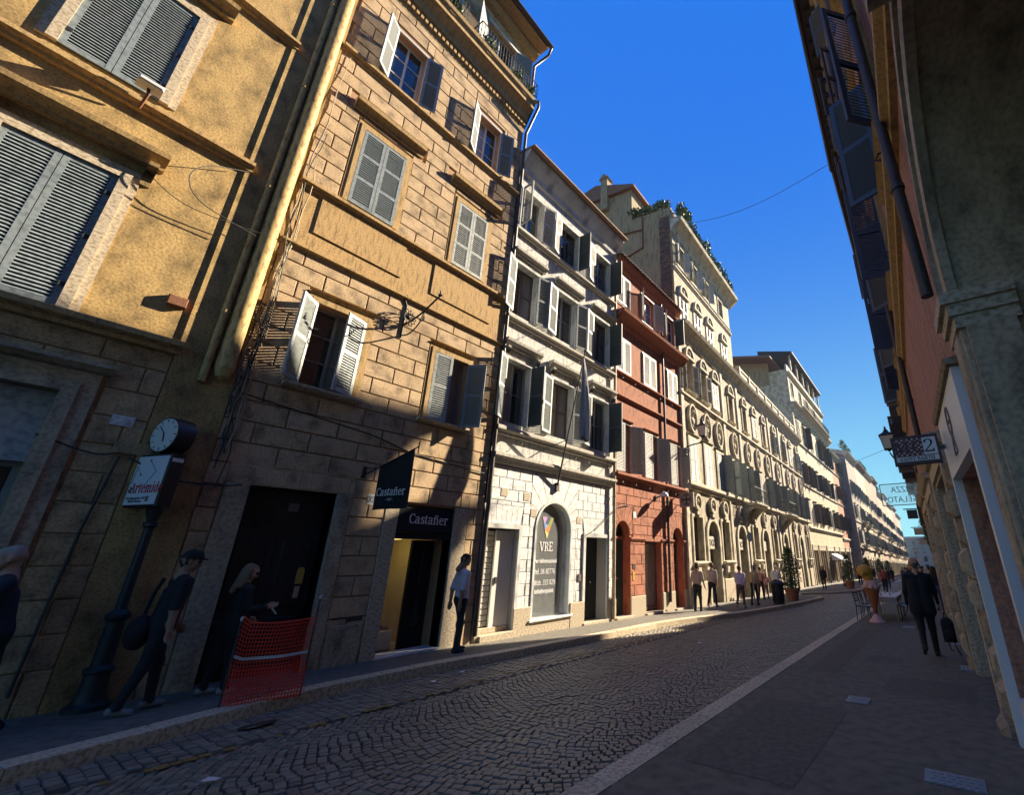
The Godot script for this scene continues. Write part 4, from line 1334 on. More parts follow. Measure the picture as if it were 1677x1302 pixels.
	for i in ops.size():
		var o: Array = ops[i]
		mb = MB.new()
		ring_frame(mb, o[0], o[1], o[2], o[3], 0.05, W, W + 0.04, i % 3 != 0)
		part(b, "window_surround", mb, M.shutter_white, off)
		glazing(b, o[0], o[1], o[2], o[3], -0.2, 2, 2, "frame_white", "glass_dark", 0.05)
		if i % 3 == 0:
			mb = MB.new()
			mb.mould(o[0] - 0.1, o[1] + 0.1, [Vector2(W, o[3] + 0.08), Vector2(0.04, o[3] + 0.09), Vector2(0.08, o[3] + 0.14), Vector2(W, o[3] + 0.16)])
			part(b, "window_hood", mb, M.red_trim, off)
	for fl in 3:
		for a in 3:
			var o: Array = ops[a * 3 + fl]
			var s: Array = [[[6, 150], [6, 152], [10, 148]], [[0, 0], [0, 0], [0, 0]], [[0, 0], [140, 156], [142, 96]]][fl][a]
			pair(b, o[0], o[1], o[2] + 0.01, o[3] - 0.01, 0.01, s[0], s[1], "shutter_white", 1, false, "shutter_dark_shaded" if s[1] == 96 else "")  # the leaf standing square out has its shade painted into the colour
	downpipe(b, 16.78, 0.0, 13.3, 0.06, 0.055, "copper_pipe")
	for vv in [4.25, 8.3, 11.5]:
		for uu in [13.4, 14.3, 15.3, 16.4, 17.5]:
			mb = MB.new()
			mb.tube([Vector3(uu, vv, 0.0), Vector3(uu, vv - 0.02, 0.1), Vector3(uu - 0.04, vv - 0.09, 0.12), Vector3(uu - 0.1, vv - 0.08, 0.12)], 0.008, 5)
			part(b, "shutter_stay", mb, M.iron_worn, off)

# =====================================================================  left side, palazzo and the houses beyond
func oval(c: Vector2, rx: float, ry: float, n := 18) -> Array:
	var p := []
	for k in n: p.append(c + Vector2(rx * cos(TAU * k / n), ry * sin(TAU * k / n)))
	return p

func oval_ring(mb: MB, c: Vector2, rx: float, ry: float, t: float, w0: float, w1: float, n := 18) -> void:
	for k in n:
		var a := TAU * k / n; var b := TAU * (k + 1) / n
		mb.prism([c + Vector2(rx * cos(a), ry * sin(a)), c + Vector2((rx + t) * cos(a), (ry + t) * sin(a)), c + Vector2((rx + t) * cos(b), (ry + t) * sin(b)), c + Vector2(rx * cos(b), ry * sin(b))], w0, w1)

var bust_mesh: ArrayMesh
var relief_mesh: ArrayMesh
var medal_mesh: ArrayMesh
var medal_back: ArrayMesh
var shell_mesh: ArrayMesh
var shell_back: ArrayMesh
func palazzo_kit() -> void:
	var mb := MB.new()
	mb.ball(Vector3(0, 0.30, 0.08), Vector3(0.12, 0.16, 0.13), 10, 7)
	mb.ball(Vector3(0, 0.27, 0.2), Vector3(0.03, 0.05, 0.04), 6, 4)
	mb.ball(Vector3(0, -0.12, 0.03), Vector3(0.27, 0.22, 0.12), 10, 6)
	mb.tube([Vector3(0, 0.0, 0.06), Vector3(0, 0.18, 0.07)], 0.07, 8)
	mb.ball(Vector3(0, -0.42, 0.02), Vector3(0.13, 0.12, 0.1), 8, 5)
	bust_mesh = mb.mesh()
	mb = MB.new()
	oval_ring(mb, Vector2.ZERO, 0.44, 0.66, 0.10, 0, 0.15)
	mb.ball(Vector3(0, -0.8, 0.05), Vector3(0.22, 0.1, 0.08), 8, 5)
	medal_mesh = mb.mesh()
	mb = MB.new()
	mb.prism(oval(Vector2.ZERO, 0.45, 0.67), -0.02, 0.012)
	medal_back = mb.mesh()
	mb = MB.new()
	for k in 12:
		var a := PI * k / 12.0; var b := PI * (k + 1) / 12.0
		mb.prism([Vector2(0.44 * cos(a), 0.5 * sin(a)), Vector2(0.56 * cos(a), 0.64 * sin(a)), Vector2(0.56 * cos(b), 0.64 * sin(b)), Vector2(0.44 * cos(b), 0.5 * sin(b))], 0, 0.16)
	mb.box(-0.62, 0.62, -0.12, 0.0, 0, 0.18)
	for k in 7:
		var a := PI * (k + 0.5) / 7.0
		mb.tube([Vector3(0, 0.02, 0.05), Vector3(0.4 * cos(a), 0.45 * sin(a), 0.05)], [0.02, 0.05], 6)
	mb.ball(Vector3(0, 0.2, 0.07), Vector3(0.12, 0.16, 0.09), 8, 5)
	shell_mesh = mb.mesh()
	mb = MB.new()
	var p := [Vector2(0.45, 0.0)]
	for k in range(1, 13): p.append(Vector2(0.45 * cos(PI * k / 12.0), 0.51 * sin(PI * k / 12.0)))
	mb.prism(p, -0.02, 0.014)
	shell_back = mb.mesh()

func palazzo_bay(b: Node3D, c: float, stage: int, arch: bool, st: Array) -> void:
	# one window axis from the ground floor up to the third floor
	var mb := MB.new()
	var shut := "shutter_pale" if stage == 0 else "shutter_slate"
	# first floor window
	ring_frame(mb, c - 0.5, c + 0.5, 5.02, 7.15, 0.12, 0.0, 0.06, false)
	mb.mould(c - 0.68, c + 0.68, [Vector2(0, 7.3), Vector2(0.08, 7.32), Vector2(0.14, 7.38), Vector2(0, 7.42)])
	part(b, "window_surround", mb, M.cream_trim, off)
	glazing(b, c - 0.5, c + 0.5, 5.02, 7.15, -0.2, 2, 3, "frame_grey", "glass_dark", 0.06)
	pair(b, c - 0.5, c + 0.5, 5.03, 7.14, 0.05, st[0], st[1], shut, 2)
	# medallion with a bust
	var m := part_mesh(b, "medallion", medal_mesh, M.cream_trim, off + Vector3(c, 8.24, 0.0))
	part_mesh(m, "medallion_field", medal_back, M.cream_field)
	part_mesh(m, "bust", bust_mesh, M.cream_trim)
	# second floor window under a shell
	mb = MB.new()
	ring_frame(mb, c - 0.45, c + 0.45, 9.75, 11.35, 0.11, 0.0, 0.06, false)
	mb.mould(c - 0.62, c + 0.62, [Vector2(0, 9.58), Vector2(0.12, 9.6), Vector2(0.16, 9.68), Vector2(0, 9.75)])
	part(b, "window_surround", mb, M.cream_trim, off)
	glazing(b, c - 0.45, c + 0.45, 9.75, 11.35, -0.2, 2, 3, "frame_white", "glass_dark", 0.06)
	if st[2] >= 0: pair(b, c - 0.45, c + 0.45, 9.76, 11.34, 0.05, st[2], st[3], "shutter_white" if stage == 0 else "shutter_pale", 2)
	var s := part_mesh(b, "shell_hood", shell_mesh, M.cream_trim, off + Vector3(c, 11.62, 0.0))
	part_mesh(s, "shell_field", shell_back, M.cream_field)
	# little niche over the ground floor
	mb = MB.new()
	oval_ring(mb, Vector2(c, 4.08), 0.3, 0.3, 0.1, 0.0, 0.17, 16)
	mb.box(c - 0.22, c + 0.22, 3.5, 3.66, 0, 0.16)
	var n := part(b, "niche", mb, M.cream_trim, off)
	mb = MB.new()
	mb.prism(oval(Vector2(c, 4.08), 0.31, 0.31, 16), -0.02, 0.014)
	part(n, "niche_field", mb, M.cream_field)
	mb = MB.new()
	mb.ball(Vector3(c, 4.1, 0.08), Vector3(0.1, 0.15, 0.1), 8, 6)
	mb.ball(Vector3(c, 3.82, 0.06), Vector3(0.18, 0.14, 0.1), 8, 5)
	part(n, "bust", mb, M.cream_trim)
	if arch:
		mb = MB.new()
		for k in 12:
			var a0 := PI * k / 12.0; var a1 := PI * (k + 1) / 12.0
			mb.prism([Vector2(c + 0.75 * cos(a0), 2.58 + 0.75 * sin(a0)), Vector2(c + 0.95 * cos(a0), 2.58 + 0.95 * sin(a0)), Vector2(c + 0.95 * cos(a1), 2.58 + 0.95 * sin(a1)), Vector2(c + 0.75 * cos(a1), 2.58 + 0.75 * sin(a1))], -0.1, 0.09)
		mb.box(c - 0.95, c - 0.75, -0.9, 2.58, -0.1, 0.09); mb.box(c + 0.75, c + 0.95, -0.9, 2.58, -0.1, 0.09)
		part(b, "arch_surround", mb, M.cream_trim, off)
		glazing(b, c - 0.75, c + 0.75, -0.9, 3.3, -0.34, 2, 1, "frame_grey", "glass_room", 0.06)
		mb = MB.new()
		mb.cbox(c - 0.72, c + 0.72, 2.0, 2.6, -0.3, -0.08, 0.01)
		var fs := part(b, "fascia_panel", mb, M.cream_trim, off)
		if stage == 0:
			text_mesh(fs, "lettering", "BUCCI", 0.42, M.print_black, Transform3D(Basis.IDENTITY, Vector3(c, 2.3, -0.075)), "Droid Serif", true, 0.01, 0.85)
	else:
		mb = MB.new()
		ring_frame(mb, c - 0.58, c + 0.58, 1.45, 3.4, 0.12, -0.05, 0.08, false)
		mb.mould(c - 0.8, c + 0.8, [Vector2(0, 1.2), Vector2(0.1, 1.22), Vector2(0.28, 1.36), Vector2(0.28, 1.42), Vector2(0, 1.46)])
		part(b, "window_surround", mb, M.cream_trim, off)
		for q in [c - 0.5, c + 0.5]:
			mb = MB.new()
			mb.mould(q - 0.16, q + 0.16, [Vector2(0, 0.6), Vector2(0.06, 0.62), Vector2(0.24, 0.9), Vector2(0.26, 1.19), Vector2(0, 1.195)])
			part(b, "sill_bracket", mb, M.cream_trim, off)
		glazing(b, c - 0.58, c + 0.58, 1.45, 3.4, -0.26, 1, 1, "frame_brown", "glass_room", 0.07)
		mb = MB.new()
		mb.cbox(c - 0.75, c + 0.75, -0.9, 0.58, -0.1, 0.1, 0.015)
		part(b, "pedestal", mb, M.travertine, off)

func palazzo(b: Node3D, A: float, Z: float, bays: Array, strips: Array, stage: int, states: Array) -> void:
	var ops := []; var low := []; var arches := []
	for i in bays.size():
		var c: float = bays[i][0]
		ops.append([c - 0.5, c + 0.5, 5.02, 7.15]); ops.append([c - 0.45, c + 0.45, 9.75, 11.35])
		if bays[i][1]: arches.append([c - 0.75, c + 0.75, -0.9, 3.33])
		else: low.append([c - 0.58, c + 0.58, 1.45, 3.4])
	var mb := MB.new()
	wall_face(mb, A, Z, -0.9, 13.2, 0.0, ops + low + arches)
	for o in ops: reveal(mb, o, 0.0, 0.22)
	for o in low: reveal(mb, o, 0.0, 0.3)
	for o in arches: arch_reveal(mb, o, 0.0, 0.4)
	part(b, "wall", mb, M.cream_wall, off)
	for i in bays.size():
		palazzo_bay(b, bays[i][0], stage, bays[i][1], states[i % states.size()])
	for s in strips:
		mb = MB.new()
		mb.cbox(s - 0.17, s + 0.17, -0.9, 12.6, 0.0, 0.09, 0.012)
		part(b, "pilaster", mb, M.cream_trim, off)
	course(b, "string_course", A, Z, 4.62, 4.98, 0.24, "cream_trim")
	course(b, "string_course", A, Z, 9.12, 9.38, 0.16, "cream_trim")
	mb = MB.new()
	mb.mould(A, Z, [Vector2(0, 12.5), Vector2(0.08, 12.52), Vector2(0.12, 12.75), Vector2(0.3, 12.95), Vector2(0.5, 13.08), Vector2(0.58, 13.24), Vector2(0, 13.32)])
	part(b, "cornice", mb, M.cream_trim, off)

func far_left() -> void:
	palazzo_kit()
	var turn := 0.035
	var F := Transform3D(Basis(Vector3.UP, PI / 2 + turn), Vector3(-9.0, 0, -18.5))
	# --- tall end block
	var b := building("palazzo_tower", "tall cream palazzo block with bust medallions and roof terrace greenery", F, 0.0, -0.9)
	var bays := [[1.35, false], [3.3, true], [5.15, false], [7.95, true]]
	palazzo(b, 0.02, 9.5, bays, [0.2, 6.3, 9.3], 0, [[4, 4, 150, 158], [2, 2, 152, 160], [8, 110, 0, 0], [112, 108, -1, -1]])
	var up := []
	var cs := [1.05, 3.05, 5.0, 7.6]
	for c in cs: up += [[c - 0.5, c + 0.5, 13.55, 15.05], [c - 0.42, c + 0.42, 17.15, 18.5]]
	var mb := MB.new()
	wall_face(mb, 0.02, 9.5, 13.2, 19.3, 0.0, up)
	for o in up: reveal(mb, o, 0.0, 0.2)
	part(b, "wall", mb, M.cream_wall, off)
	for i in cs.size():
		var c: float = cs[i]
		mb = MB.new()
		ring_frame(mb, c - 0.5, c + 0.5, 13.55, 15.05, 0.1, 0.0, 0.05, false)
		part(b, "window_surround", mb, M.cream_trim, off)
		mb = MB.new()
		ring_frame(mb, c - 0.42, c + 0.42, 17.15, 18.5, 0.08, 0.0, 0.05)
		part(b, "window_surround", mb, M.cream_trim, off)
		glazing(b, c - 0.5, c + 0.5, 13.55, 15.05, -0.18, 2, 2, "frame_white", "glass_dark", 0.05)
		glazing(b, c - 0.42, c + 0.42, 17.15, 18.5, -0.18, 2, 2, "frame_white", "glass_dark", 0.05)
		pair(b, c - 0.5, c + 0.5, 13.56, 15.04, 0.04, 0, 0, "shutter_white", 2)
		if i < 3: pair(b, c - 0.42, c + 0.42, 17.16, 18.49, 0.04, 140, 150, "shutter_white", 2)
		var s := part_mesh(b, "shell_hood", shell_mesh, M.cream_trim, off + Vector3(c, 15.28, 0.0))
		part_mesh(s, "shell_field", shell_back, M.cream_field)
	course(b, "string_course", 0.02, 9.5, 16.5, 16.72, 0.12, "cream_trim")
	course(b, "string_course", 0.02, 9.5, 16.9, 17.02, 0.08, "cream_trim")
	mb = MB.new()
	mb.mould(-0.15, 9.9, [Vector2(0, 18.9), Vector2(0.08, 18.95), Vector2(0.15, 19.2), Vector2(0.4, 19.42), Vector2(0.66, 19.5), Vector2(0.72, 19.68), Vector2(0, 19.75)])
	part(b, "cornice", mb, M.cream_trim, off)
	mb = MB.new()
	mb.box(0.02, 9.5, 19.7, 20.75, -0.25, -0.02)
	part(b, "parapet", mb, M.cream_wall, off)
	# side (party) wall rising over the red roof, with gable, chimney and a strip of bare masonry
	mb = MB.new()
	mb.quad(Vector3(0.0, -0.9, 0.0), Vector3(0.0, 20.75, 0.0), Vector3(0.0, 21.0, -2.6), Vector3(0.0, -0.9, -2.6))
	mb.quad(Vector3(0.0, -0.9, -2.6), Vector3(0.0, 23.5, -2.6), Vector3(0.0, 24.7, -5.2), Vector3(0.0, -0.9, -5.2))
	mb.quad(Vector3(0.0, -0.9, -5.2), Vector3(0.0, 24.7, -5.2), Vector3(0.0, 24.0, -9.0), Vector3(0.0, -0.9, -9.0))
	part(b, "party_wall", mb, M.party_wall, off)
	mb = MB.new()
	mb.box(0.01, 9.49, -0.9, 20.0, -9.0, -0.5)
	mb.box(0.01, 9.49, 20.0, 23.4, -9.0, -2.61)
	part(b, "building_body", mb, M.party_wall, off)
	mb = MB.new()
	mb.mould(-0.25, 9.7, [Vector2(-9.3, 23.95), Vector2(-2.3, 23.35), Vector2(-2.3, 23.5), Vector2(-5.2, 24.85), Vector2(-9.3, 24.1)])
	part(b, "roof", mb, M.roof_tile, off)
	var brick := MB.new()
	for r in 34:
		var x := -0.75
		var h := 0.16
		var v0: float = 13.9 + r * 0.185
		while x < -0.14:
			var l := rng.randf_range(0.14, 0.3)
			var e := minf(x + l, -0.12)
			var q := MB.new()
			q.box(-0.05 - rng.randf() * 0.03, 0.02, v0 + rng.randf_range(0, 0.015), v0 + h, x, e - 0.015)
			part(b, "brick", q, M.rough_brick if rng.randf() < 0.7 else M.roof_tile, off)
			x += l
	mb = MB.new()
	mb.box(-0.32, 0.2, 22.5, 25.0, -4.75, -4.25)
	mb.mould(-0.42, 0.3, [Vector2(-4.85, 25.0), Vector2(-4.15, 25.0), Vector2(-4.5, 25.35)])
	part(b, "chimney", mb, M.party_wall, off)
	mb = MB.new()
	mb.box(-0.015, 0.02, 23.6, 24.35, -6.6, -6.05)
	part(b, "gable_window", mb, M.glass_room, off)
	mb = MB.new()
	mb.tube([Vector3(-0.06, 21.0, -1.85), Vector3(-0.06, 18.6, -1.85), Vector3(-0.06, 18.2, -3.5)], 0.05, 6)
	mb.tube([Vector3(-0.06, 19.9, -1.9), Vector3(-0.06, 20.2, -3.6)], 0.05, 6)
	part(b, "downpipe", mb, M.rust, off)
	# terrace greenery on a pergola
	var gr := thing("terrace_greenery", "bushy green plants overgrowing the parapet of the tall cream block", "plants", F * Transform3D(Basis.IDENTITY, Vector3(0.2, 20.2, -0.2)))
	var cl := []
	for k in 26:
		cl.append([Vector3(0.1 + k * 0.36, rng.randf_range(0.0, 0.7), rng.randf_range(0.1, 0.75)), Vector3(0.35, rng.randf_range(0.3, 0.6), 0.35), 120])
	for k in 9:
		cl.append([Vector3(rng.randf_range(-0.1, 0.6), rng.randf_range(1.0, 1.6), -0.3 - k * 0.27), Vector3(0.35, 0.34, 0.35), 110])
	for k in 5:
		cl.append([Vector3(0.15, 0.2 + k * 0.3, -2.2), Vector3(0.3, 0.35, 0.3), 90])
	leaves(gr, "foliage", cl, 0.17)
	mb = MB.new()
	for q in [Vector3(0.15, 0, -0.1), Vector3(0.15, 0, -2.1), Vector3(2.4, 0, -0.1)]:
		mb.tube([q, q + Vector3(0, 1.5, 0)], 0.035, 6)
	mb.tube([Vector3(0.15, 1.4, 0.1), Vector3(0.15, 1.4, -2.3)], 0.03, 6)
	part(gr, "pergola", mb, M.iron_worn)
	# --- lower long wing with balustraded terrace
	b = building("palazzo_wing", "long cream palazzo wing with arched shops, medallions and a roof balustrade", F, 9.5, -1.2)
	bays = [[10.85, false], [13.2, true], [15.8, false], [19.1, true], [22.8, false], [25.3, true], [28.3, false]]
	palazzo(b, 9.5, 30.0, bays, [17.4, 20.9, 29.7], 1, [[112, 118, -1, -1], [4, 4, 4, 4], [110, 130, -1, -1], [150, 118, 140, 160], [114, 100, 150, 20], [120, 140, 4, 4], [140, 110, 120, 150]])
	mb = MB.new()
	mb.box(9.51, 29.99, -1.2, 13.2, -9.0, -0.5)
	part(b, "building_body", mb, M.tan_stucco, off)
	for k in 9:
		var u: float = 9.7 + k * 2.28
		mb = MB.new()
		mb.cbox(u, u + 0.34, 13.3, 14.25, 0.05, 0.35, 0.02)
		part(b, "balustrade_pier", mb, M.cream_trim, off)
		if k < 8:
			mb = MB.new()
			mb.box(u + 0.34, u + 2.28, 13.3, 13.45, 0.1, 0.3)
			mb.box(u + 0.34, u + 2.28, 14.08, 14.22, 0.08, 0.32)
			part(b, "balustrade_rail", mb, M.cream_trim, off)
			mb = MB.new()
			mb.box(u + 0.5, u + 2.1, 13.55, 13.98, 0.14, 0.26)
			part(b, "balustrade_panel", mb, M.cream_trim, off)
	for k in 10:
		var pl := thing("terrace_plant", "clump of dark green leaves standing behind the palazzo's roof balustrade", "plant", F * Transform3D(Basis.IDENTITY, Vector3(10.4 + k * 1.35, 13.3, -0.45)), "plants on the roof terrace")
		mb = MB.new()
		mb.lathe(Vector3.ZERO, [Vector2(0, 0), Vector2(0.2, 0), Vector2(0.26, 0.5), Vector2(0, 0.48)], 10)
		part(pl, "pot", mb, M.terracotta_pot)
		var h := rng.randf_range(0.9, 2.0) if k < 5 else rng.randf_range(0.7, 1.0)
		leaves(pl, "foliage", [[Vector3(0, 0.5 + h * 0.4, 0), Vector3(0.4, h * 0.5, 0.4), 220]], 0.15)
	for c in [[8.6, 11.3], [18.0, 20.6]]:
		balcony(b, c[0], c[1], 4.72, 0.95, "cream_trim")
	# --- pale yellow house, terracotta house and the row beyond
	var end: Vector3 = F * Vector3(30.0, 0, 0)
	var G := Transform3D(Basis(Vector3.UP, PI / 2 + 0.008), end)
	b = building("pale_yellow_house", "pale yellow house with brown shutters and a tall set-back attic", G, 0.0, -1.6)
	far_face(b, 0.02, 21.6, -1.6, 17.0, [[5.0, 7.0], [8.85, 10.9], [13.3, 15.9]], [1.6, 4.9, 8.6, 13.0, 17.2, 20.3], 1.15, "pale_yellow", "cream_trim", "shutter_brown", true)
	course(b, "string_course", 0.0, 21.6, 13.0, 13.25, 0.16, "cream_trim")
	course(b, "string_course", 0.0, 21.6, 8.5, 8.7, 0.12, "cream_trim")
	course(b, "string_course", 0.0, 21.6, 4.1, 4.5, 0.22, "cream_trim")
	mb = MB.new()
	mb.mould(-0.1, 21.7, [Vector2(0, 16.8), Vector2(0.1, 16.85), Vector2(0.2, 17.2), Vector2(0.6, 17.4), Vector2(0.66, 17.6), Vector2(0, 17.7)])
	part(b, "cornice", mb, M.cream_trim, off)
	shop_fronts(b, [[0.4, 3.0], [3.6, 7.5], [8.2, 12.6], [13.4, 16.6], [17.2, 21.2]], -1.6, 3.2)
	# attic storey
	var at := [[1.0, 2.1, 18.6, 20.4], [5.0, 6.1, 18.4, 20.4], [9.0, 10.1, 18.4, 20.4], [13.5, 14.6, 18.4, 20.4]]
	mb = MB.new()
	wall_face(mb, 0.0, 20.5, 17.6, 21.4, -0.02, at)
	for o in at: reveal(mb, o, -0.02, 0.2)
	mb.quad(Vector3(0, 10, -0.02), Vector3(0, 21.6, -0.02), Vector3(0, 21.6, -9.0), Vector3(0, 10, -9.0))
	part(b, "attic_wall", mb, M.pale_yellow, off)
	for o in at:
		mb = MB.new()
		ring_frame(mb, o[0], o[1], o[2], o[3], 0.12, -0.02, 0.04)
		part(b, "window_surround", mb, M.cream_trim, off)
		mb = MB.new()
		mb.box(o[0], o[1], o[2], o[3], -0.2, -0.18)
		part(b, "window_pane", mb, M.glass_dark, off)
	balcony(b, 2.5, 19.0, 17.7, 0.9, "cream_trim")
	course(b, "string_course", -0.05, 20.6, 21.0, 21.3, 0.3, "cream_trim")
	mb = MB.new()
	mb.box(0.02, 20.5, 21.3, 22.2, -0.2, 0.0)
	part(b, "parapet", mb, M.cream_trim, off)
	mb = MB.new()
	mb.mould(1.8, 19.5, [Vector2(-3.5, 23.6), Vector2(0.5, 24.2), Vector2(0.5, 24.4), Vector2(-3.5, 25.4)])
	part(b, "roof", mb, M.dark_timber, off)
	for k in 6:
		mb = MB.new()
		mb.box(2.2 + k * 3.3, 2.45 + k * 3.3, 22.2, 24.2, -0.1, 0.1)
		part(b, "loggia_post", mb, M.cream_trim, off)
	# roof gable seen behind the terrace
	mb = MB.new()
	mb.quad(Vector3(-0.02, 20.0, -2.0), Vector3(-0.02, 23.1, -2.0), Vector3(-0.02, 23.8, -6.0), Vector3(-0.02, 20.0, -6.0))
	part(b, "gable_wall", mb, M.party_wall, off)
	mb = MB.new()
	mb.mould(-2.0, 6.0, [Vector2(-7.5, 23.9), Vector2(-1.2, 22.6), Vector2(-1.2, 22.8), Vector2(-7.5, 24.2)])
	part(b, "roof_overhang", mb, M.roof_tile, off)
	mb = MB.new()
	mb.box(0.01, 21.59, -1.6, 16.9, -9.0, -0.6); mb.box(0.01, 20.4, 16.9, 21.4, -9.0, -0.5)
	part(b, "building_body", mb, M.tan_stucco, off)
	b = building("terracotta_house", "narrow terracotta orange house between pale facades", G, 21.6, -1.9)
	far_face(b, 21.62, 30.0, -1.9, 15.6, [[5.0, 7.0], [9.4, 11.2], [13.8, 15.2]], [23.6, 27.6], 1.2, "terracotta", "cream_trim", "shutter_brown", true)
	shop_fronts(b, [[22.2, 25.6], [26.2, 29.6]], -1.9, 3.2)
	course(b, "string_course", 21.6, 30.0, 3.6, 4.0, 0.2, "cream_trim")
	course(b, "string_course", 21.6, 30.0, 8.6, 8.8, 0.12, "cream_trim")
	course(b, "string_course", 21.6, 30.0, 13.0, 13.2, 0.12, "cream_trim")
	mb = MB.new()
	mb.mould(21.55, 30.1, [Vector2(0, 15.4), Vector2(0.1, 15.5), Vector2(0.5, 15.9), Vector2(0.6, 16.1), Vector2(-2.5, 17.6)])
	part(b, "cornice", mb, M.cream_trim, off)
	mb = MB.new()
	mb.box(21.62, 29.99, -1.9, 15.5, -9.0, -0.6)
	part(b, "building_body", mb, M.tan_stucco, off)
	# the far row, standing a metre further out
	var e2: Vector3 = G * Vector3(30.0, 0, 1.1)
	var H := Transform3D(Basis(Vector3.UP, PI / 2 + 0.002), e2)
	var row := [["grey_house", "grey house standing forward past the terracotta one, end wall in view", 11.0, 17.0, "grey_stucco", "shutter_slate"], ["cream_house", "cream house with yellow panels in the distant row", 13.0, 17.6, "pale_yellow", "shutter_slate"], ["sand_house", "sand coloured house with potted roof trees in the distant row", 14.0, 18.0, "tan_stucco", "shutter_slate"], ["rose_house", "rose coloured house far down the row", 12.0, 19.0, "rose_stucco", "shutter_brown"], ["ivory_house", "ivory house beyond the rose coloured one", 15.0, 17.0, "cream_wall", "shutter_slate"], ["brown_house", "brown stucco house beyond the ivory one", 14.0, 18.5, "peach_b", "shutter_brown"], ["buff_house", "buff house three doors before the end of the street", 18.0, 17.5, "pale_yellow", "shutter_brown"], ["pink_house", "small looking pink house near the end of the street", 20.0, 18.5, "rose_stucco", "shutter_slate"], ["end_house", "last cream house on the sunny row", 24.0, 17.5, "cream_wall", "shutter_brown"]]
	var u := 0.0
	for i in row.size():
		var q: Array = row[i]
		var base: float = -SLOPE * (80.0 + u) - 0.5
		b = building(q[0], q[1], H, u, base)
		var wd: float = q[2]
		var hh: float = q[3] - 0.6 * i * 0.4
		var n := int(wd / 2.9)
		var cs2 := []
		for k in n: cs2.append(u + wd * (k + 0.5) / n)
		far_face(b, u + 0.01, u + wd - 0.01, base, hh, [[base + 5.6, base + 7.6], [base + 9.4, base + 11.4], [base + 13.2, base + 15.0]], cs2, 1.15, q[4], "cream_trim", q[5], i < 5)
		var fronts := []
		for k in n: fronts.append([u + wd * k / n + 0.4, u + wd * (k + 1) / n - 0.4])
		shop_fronts(b, fronts, base, base + 4.2)
		course(b, "string_course", u, u + wd, base + 4.7, base + 5.0, 0.25, "cream_trim")
		course(b, "string_course", u, u + wd, base + 8.7, base + 8.9, 0.14, "cream_trim")
		mb = MB.new()
		mb.mould(u - 0.05, u + wd + 0.1, [Vector2(0, hh - 0.1), Vector2(0.12, hh), Vector2(0.6, hh + 0.4), Vector2(0.7, hh + 0.6), Vector2(-4.0, hh + 1.9)])
		part(b, "cornice", mb, M.roof_tile if i % 2 else M.cream_trim, off)
		mb = MB.new()
		mb.box(u + 0.01, u + wd - 0.01, base, hh, -10.0, -0.5)
		mb.quad(Vector3(u, base, 0.0), Vector3(u, hh, 0.0), Vector3(u, hh, -2.0), Vector3(u, base, -2.0))
		part(b, "building_body", mb, M[q[4]], off)
		for k in 2:
			if i == 3: continue
			balcony(b, u + wd * (0.2 + 0.45 * k), u + wd * (0.2 + 0.45 * k) + 2.6, base + 5.3 + 3.8 * ((i + k) % 2), 0.9, "cream_trim")
		if i in [0, 2, 4]:
			for k in 3:
				var pl := thing("roof_tree", "small potted tree on the roof edge of the distant row", "tree", H * Transform3D(Basis.IDENTITY, Vector3(u + 2.0 + k * 3.6, hh + 0.6, -0.4)), "potted roof trees")
				mb = MB.new()
				mb.lathe(Vector3.ZERO, [Vector2(0, 0), Vector2(0.25, 0), Vector2(0.3, 0.5), Vector2(0, 0.48)], 8)
				part(pl, "pot", mb, M.terracotta_pot)
				mb = MB.new()
				mb.tube([Vector3(0, 0.4, 0), Vector3(0, 1.2, 0)], [0.05, 0.03], 6)
				part(pl, "trunk", mb, M.bark)
				leaves(pl, "foliage", [[Vector3(0, 1.6, 0), Vector3(0.6, 0.7, 0.6), 130], [Vector3(0.2, 2.1, 0.1), Vector3(0.35, 0.4, 0.35), 60]], 0.22)
		u += wd
	# a pale block closing the street far away
	var eb := building("far_block", "hazy pale blue grey block closing the far end of the street", Transform3D(Basis.IDENTITY, Vector3(-14, 0, -262)), 0.0, -6.5)
	off = Vector3.ZERO
	mb = MB.new()
	mb.box(-6, 24, 0, 16.0, -10, 0)
	part(eb, "wall", mb, M.grey_stucco)
	mb = MB.new()
	mb.box(-6.5, 24.5, 16.0, 16.8, -10.5, 0.6)
	part(eb, "cornice", mb, M.cream_trim)
	for r in 4:
		for c in 8:
			mb = MB.new()
			mb.box(-4.6 + c * 3.5, -3.2 + c * 3.5, 2.0 + r * 3.6, 4.4 + r * 3.6, -0.05, 0.06)
			part(eb, "window", mb, M.glass_dark)

func balcony(b: Node3D, u0: float, u1: float, v: float, d: float, m: String) -> void:
	var mb := MB.new()
	mb.mould(u0, u1, [Vector2(0, v - 0.2), Vector2(d * 0.85, v - 0.14), Vector2(d, v - 0.06), Vector2(d, v), Vector2(0, v + 0.01)])
	part(b, "balcony_slab", mb, M[m], off)
	for c in [u0 + 0.25, u1 - 0.25]:
		mb = MB.new()
		mb.mould(c - 0.12, c + 0.12, [Vector2(0, v - 0.85), Vector2(0.08, v - 0.85), Vector2(d * 0.4, v - 0.5), Vector2(d * 0.8, v - 0.21), Vector2(0, v - 0.205)])
		part(b, "balcony_bracket", mb, M[m], off)
	railing(b, Vector3(u0 + 0.05, v, d - 0.08), Vector3(u1 - 0.05, v, d - 0.08), 0.95, 0.13, "iron")
	railing(b, Vector3(u0 + 0.05, v, 0.05), Vector3(u0 + 0.05, v, d - 0.08), 0.95, 0.13, "iron")
	railing(b, Vector3(u1 - 0.05, v, 0.05), Vector3(u1 - 0.05, v, d - 0.08), 0.95, 0.13, "iron")

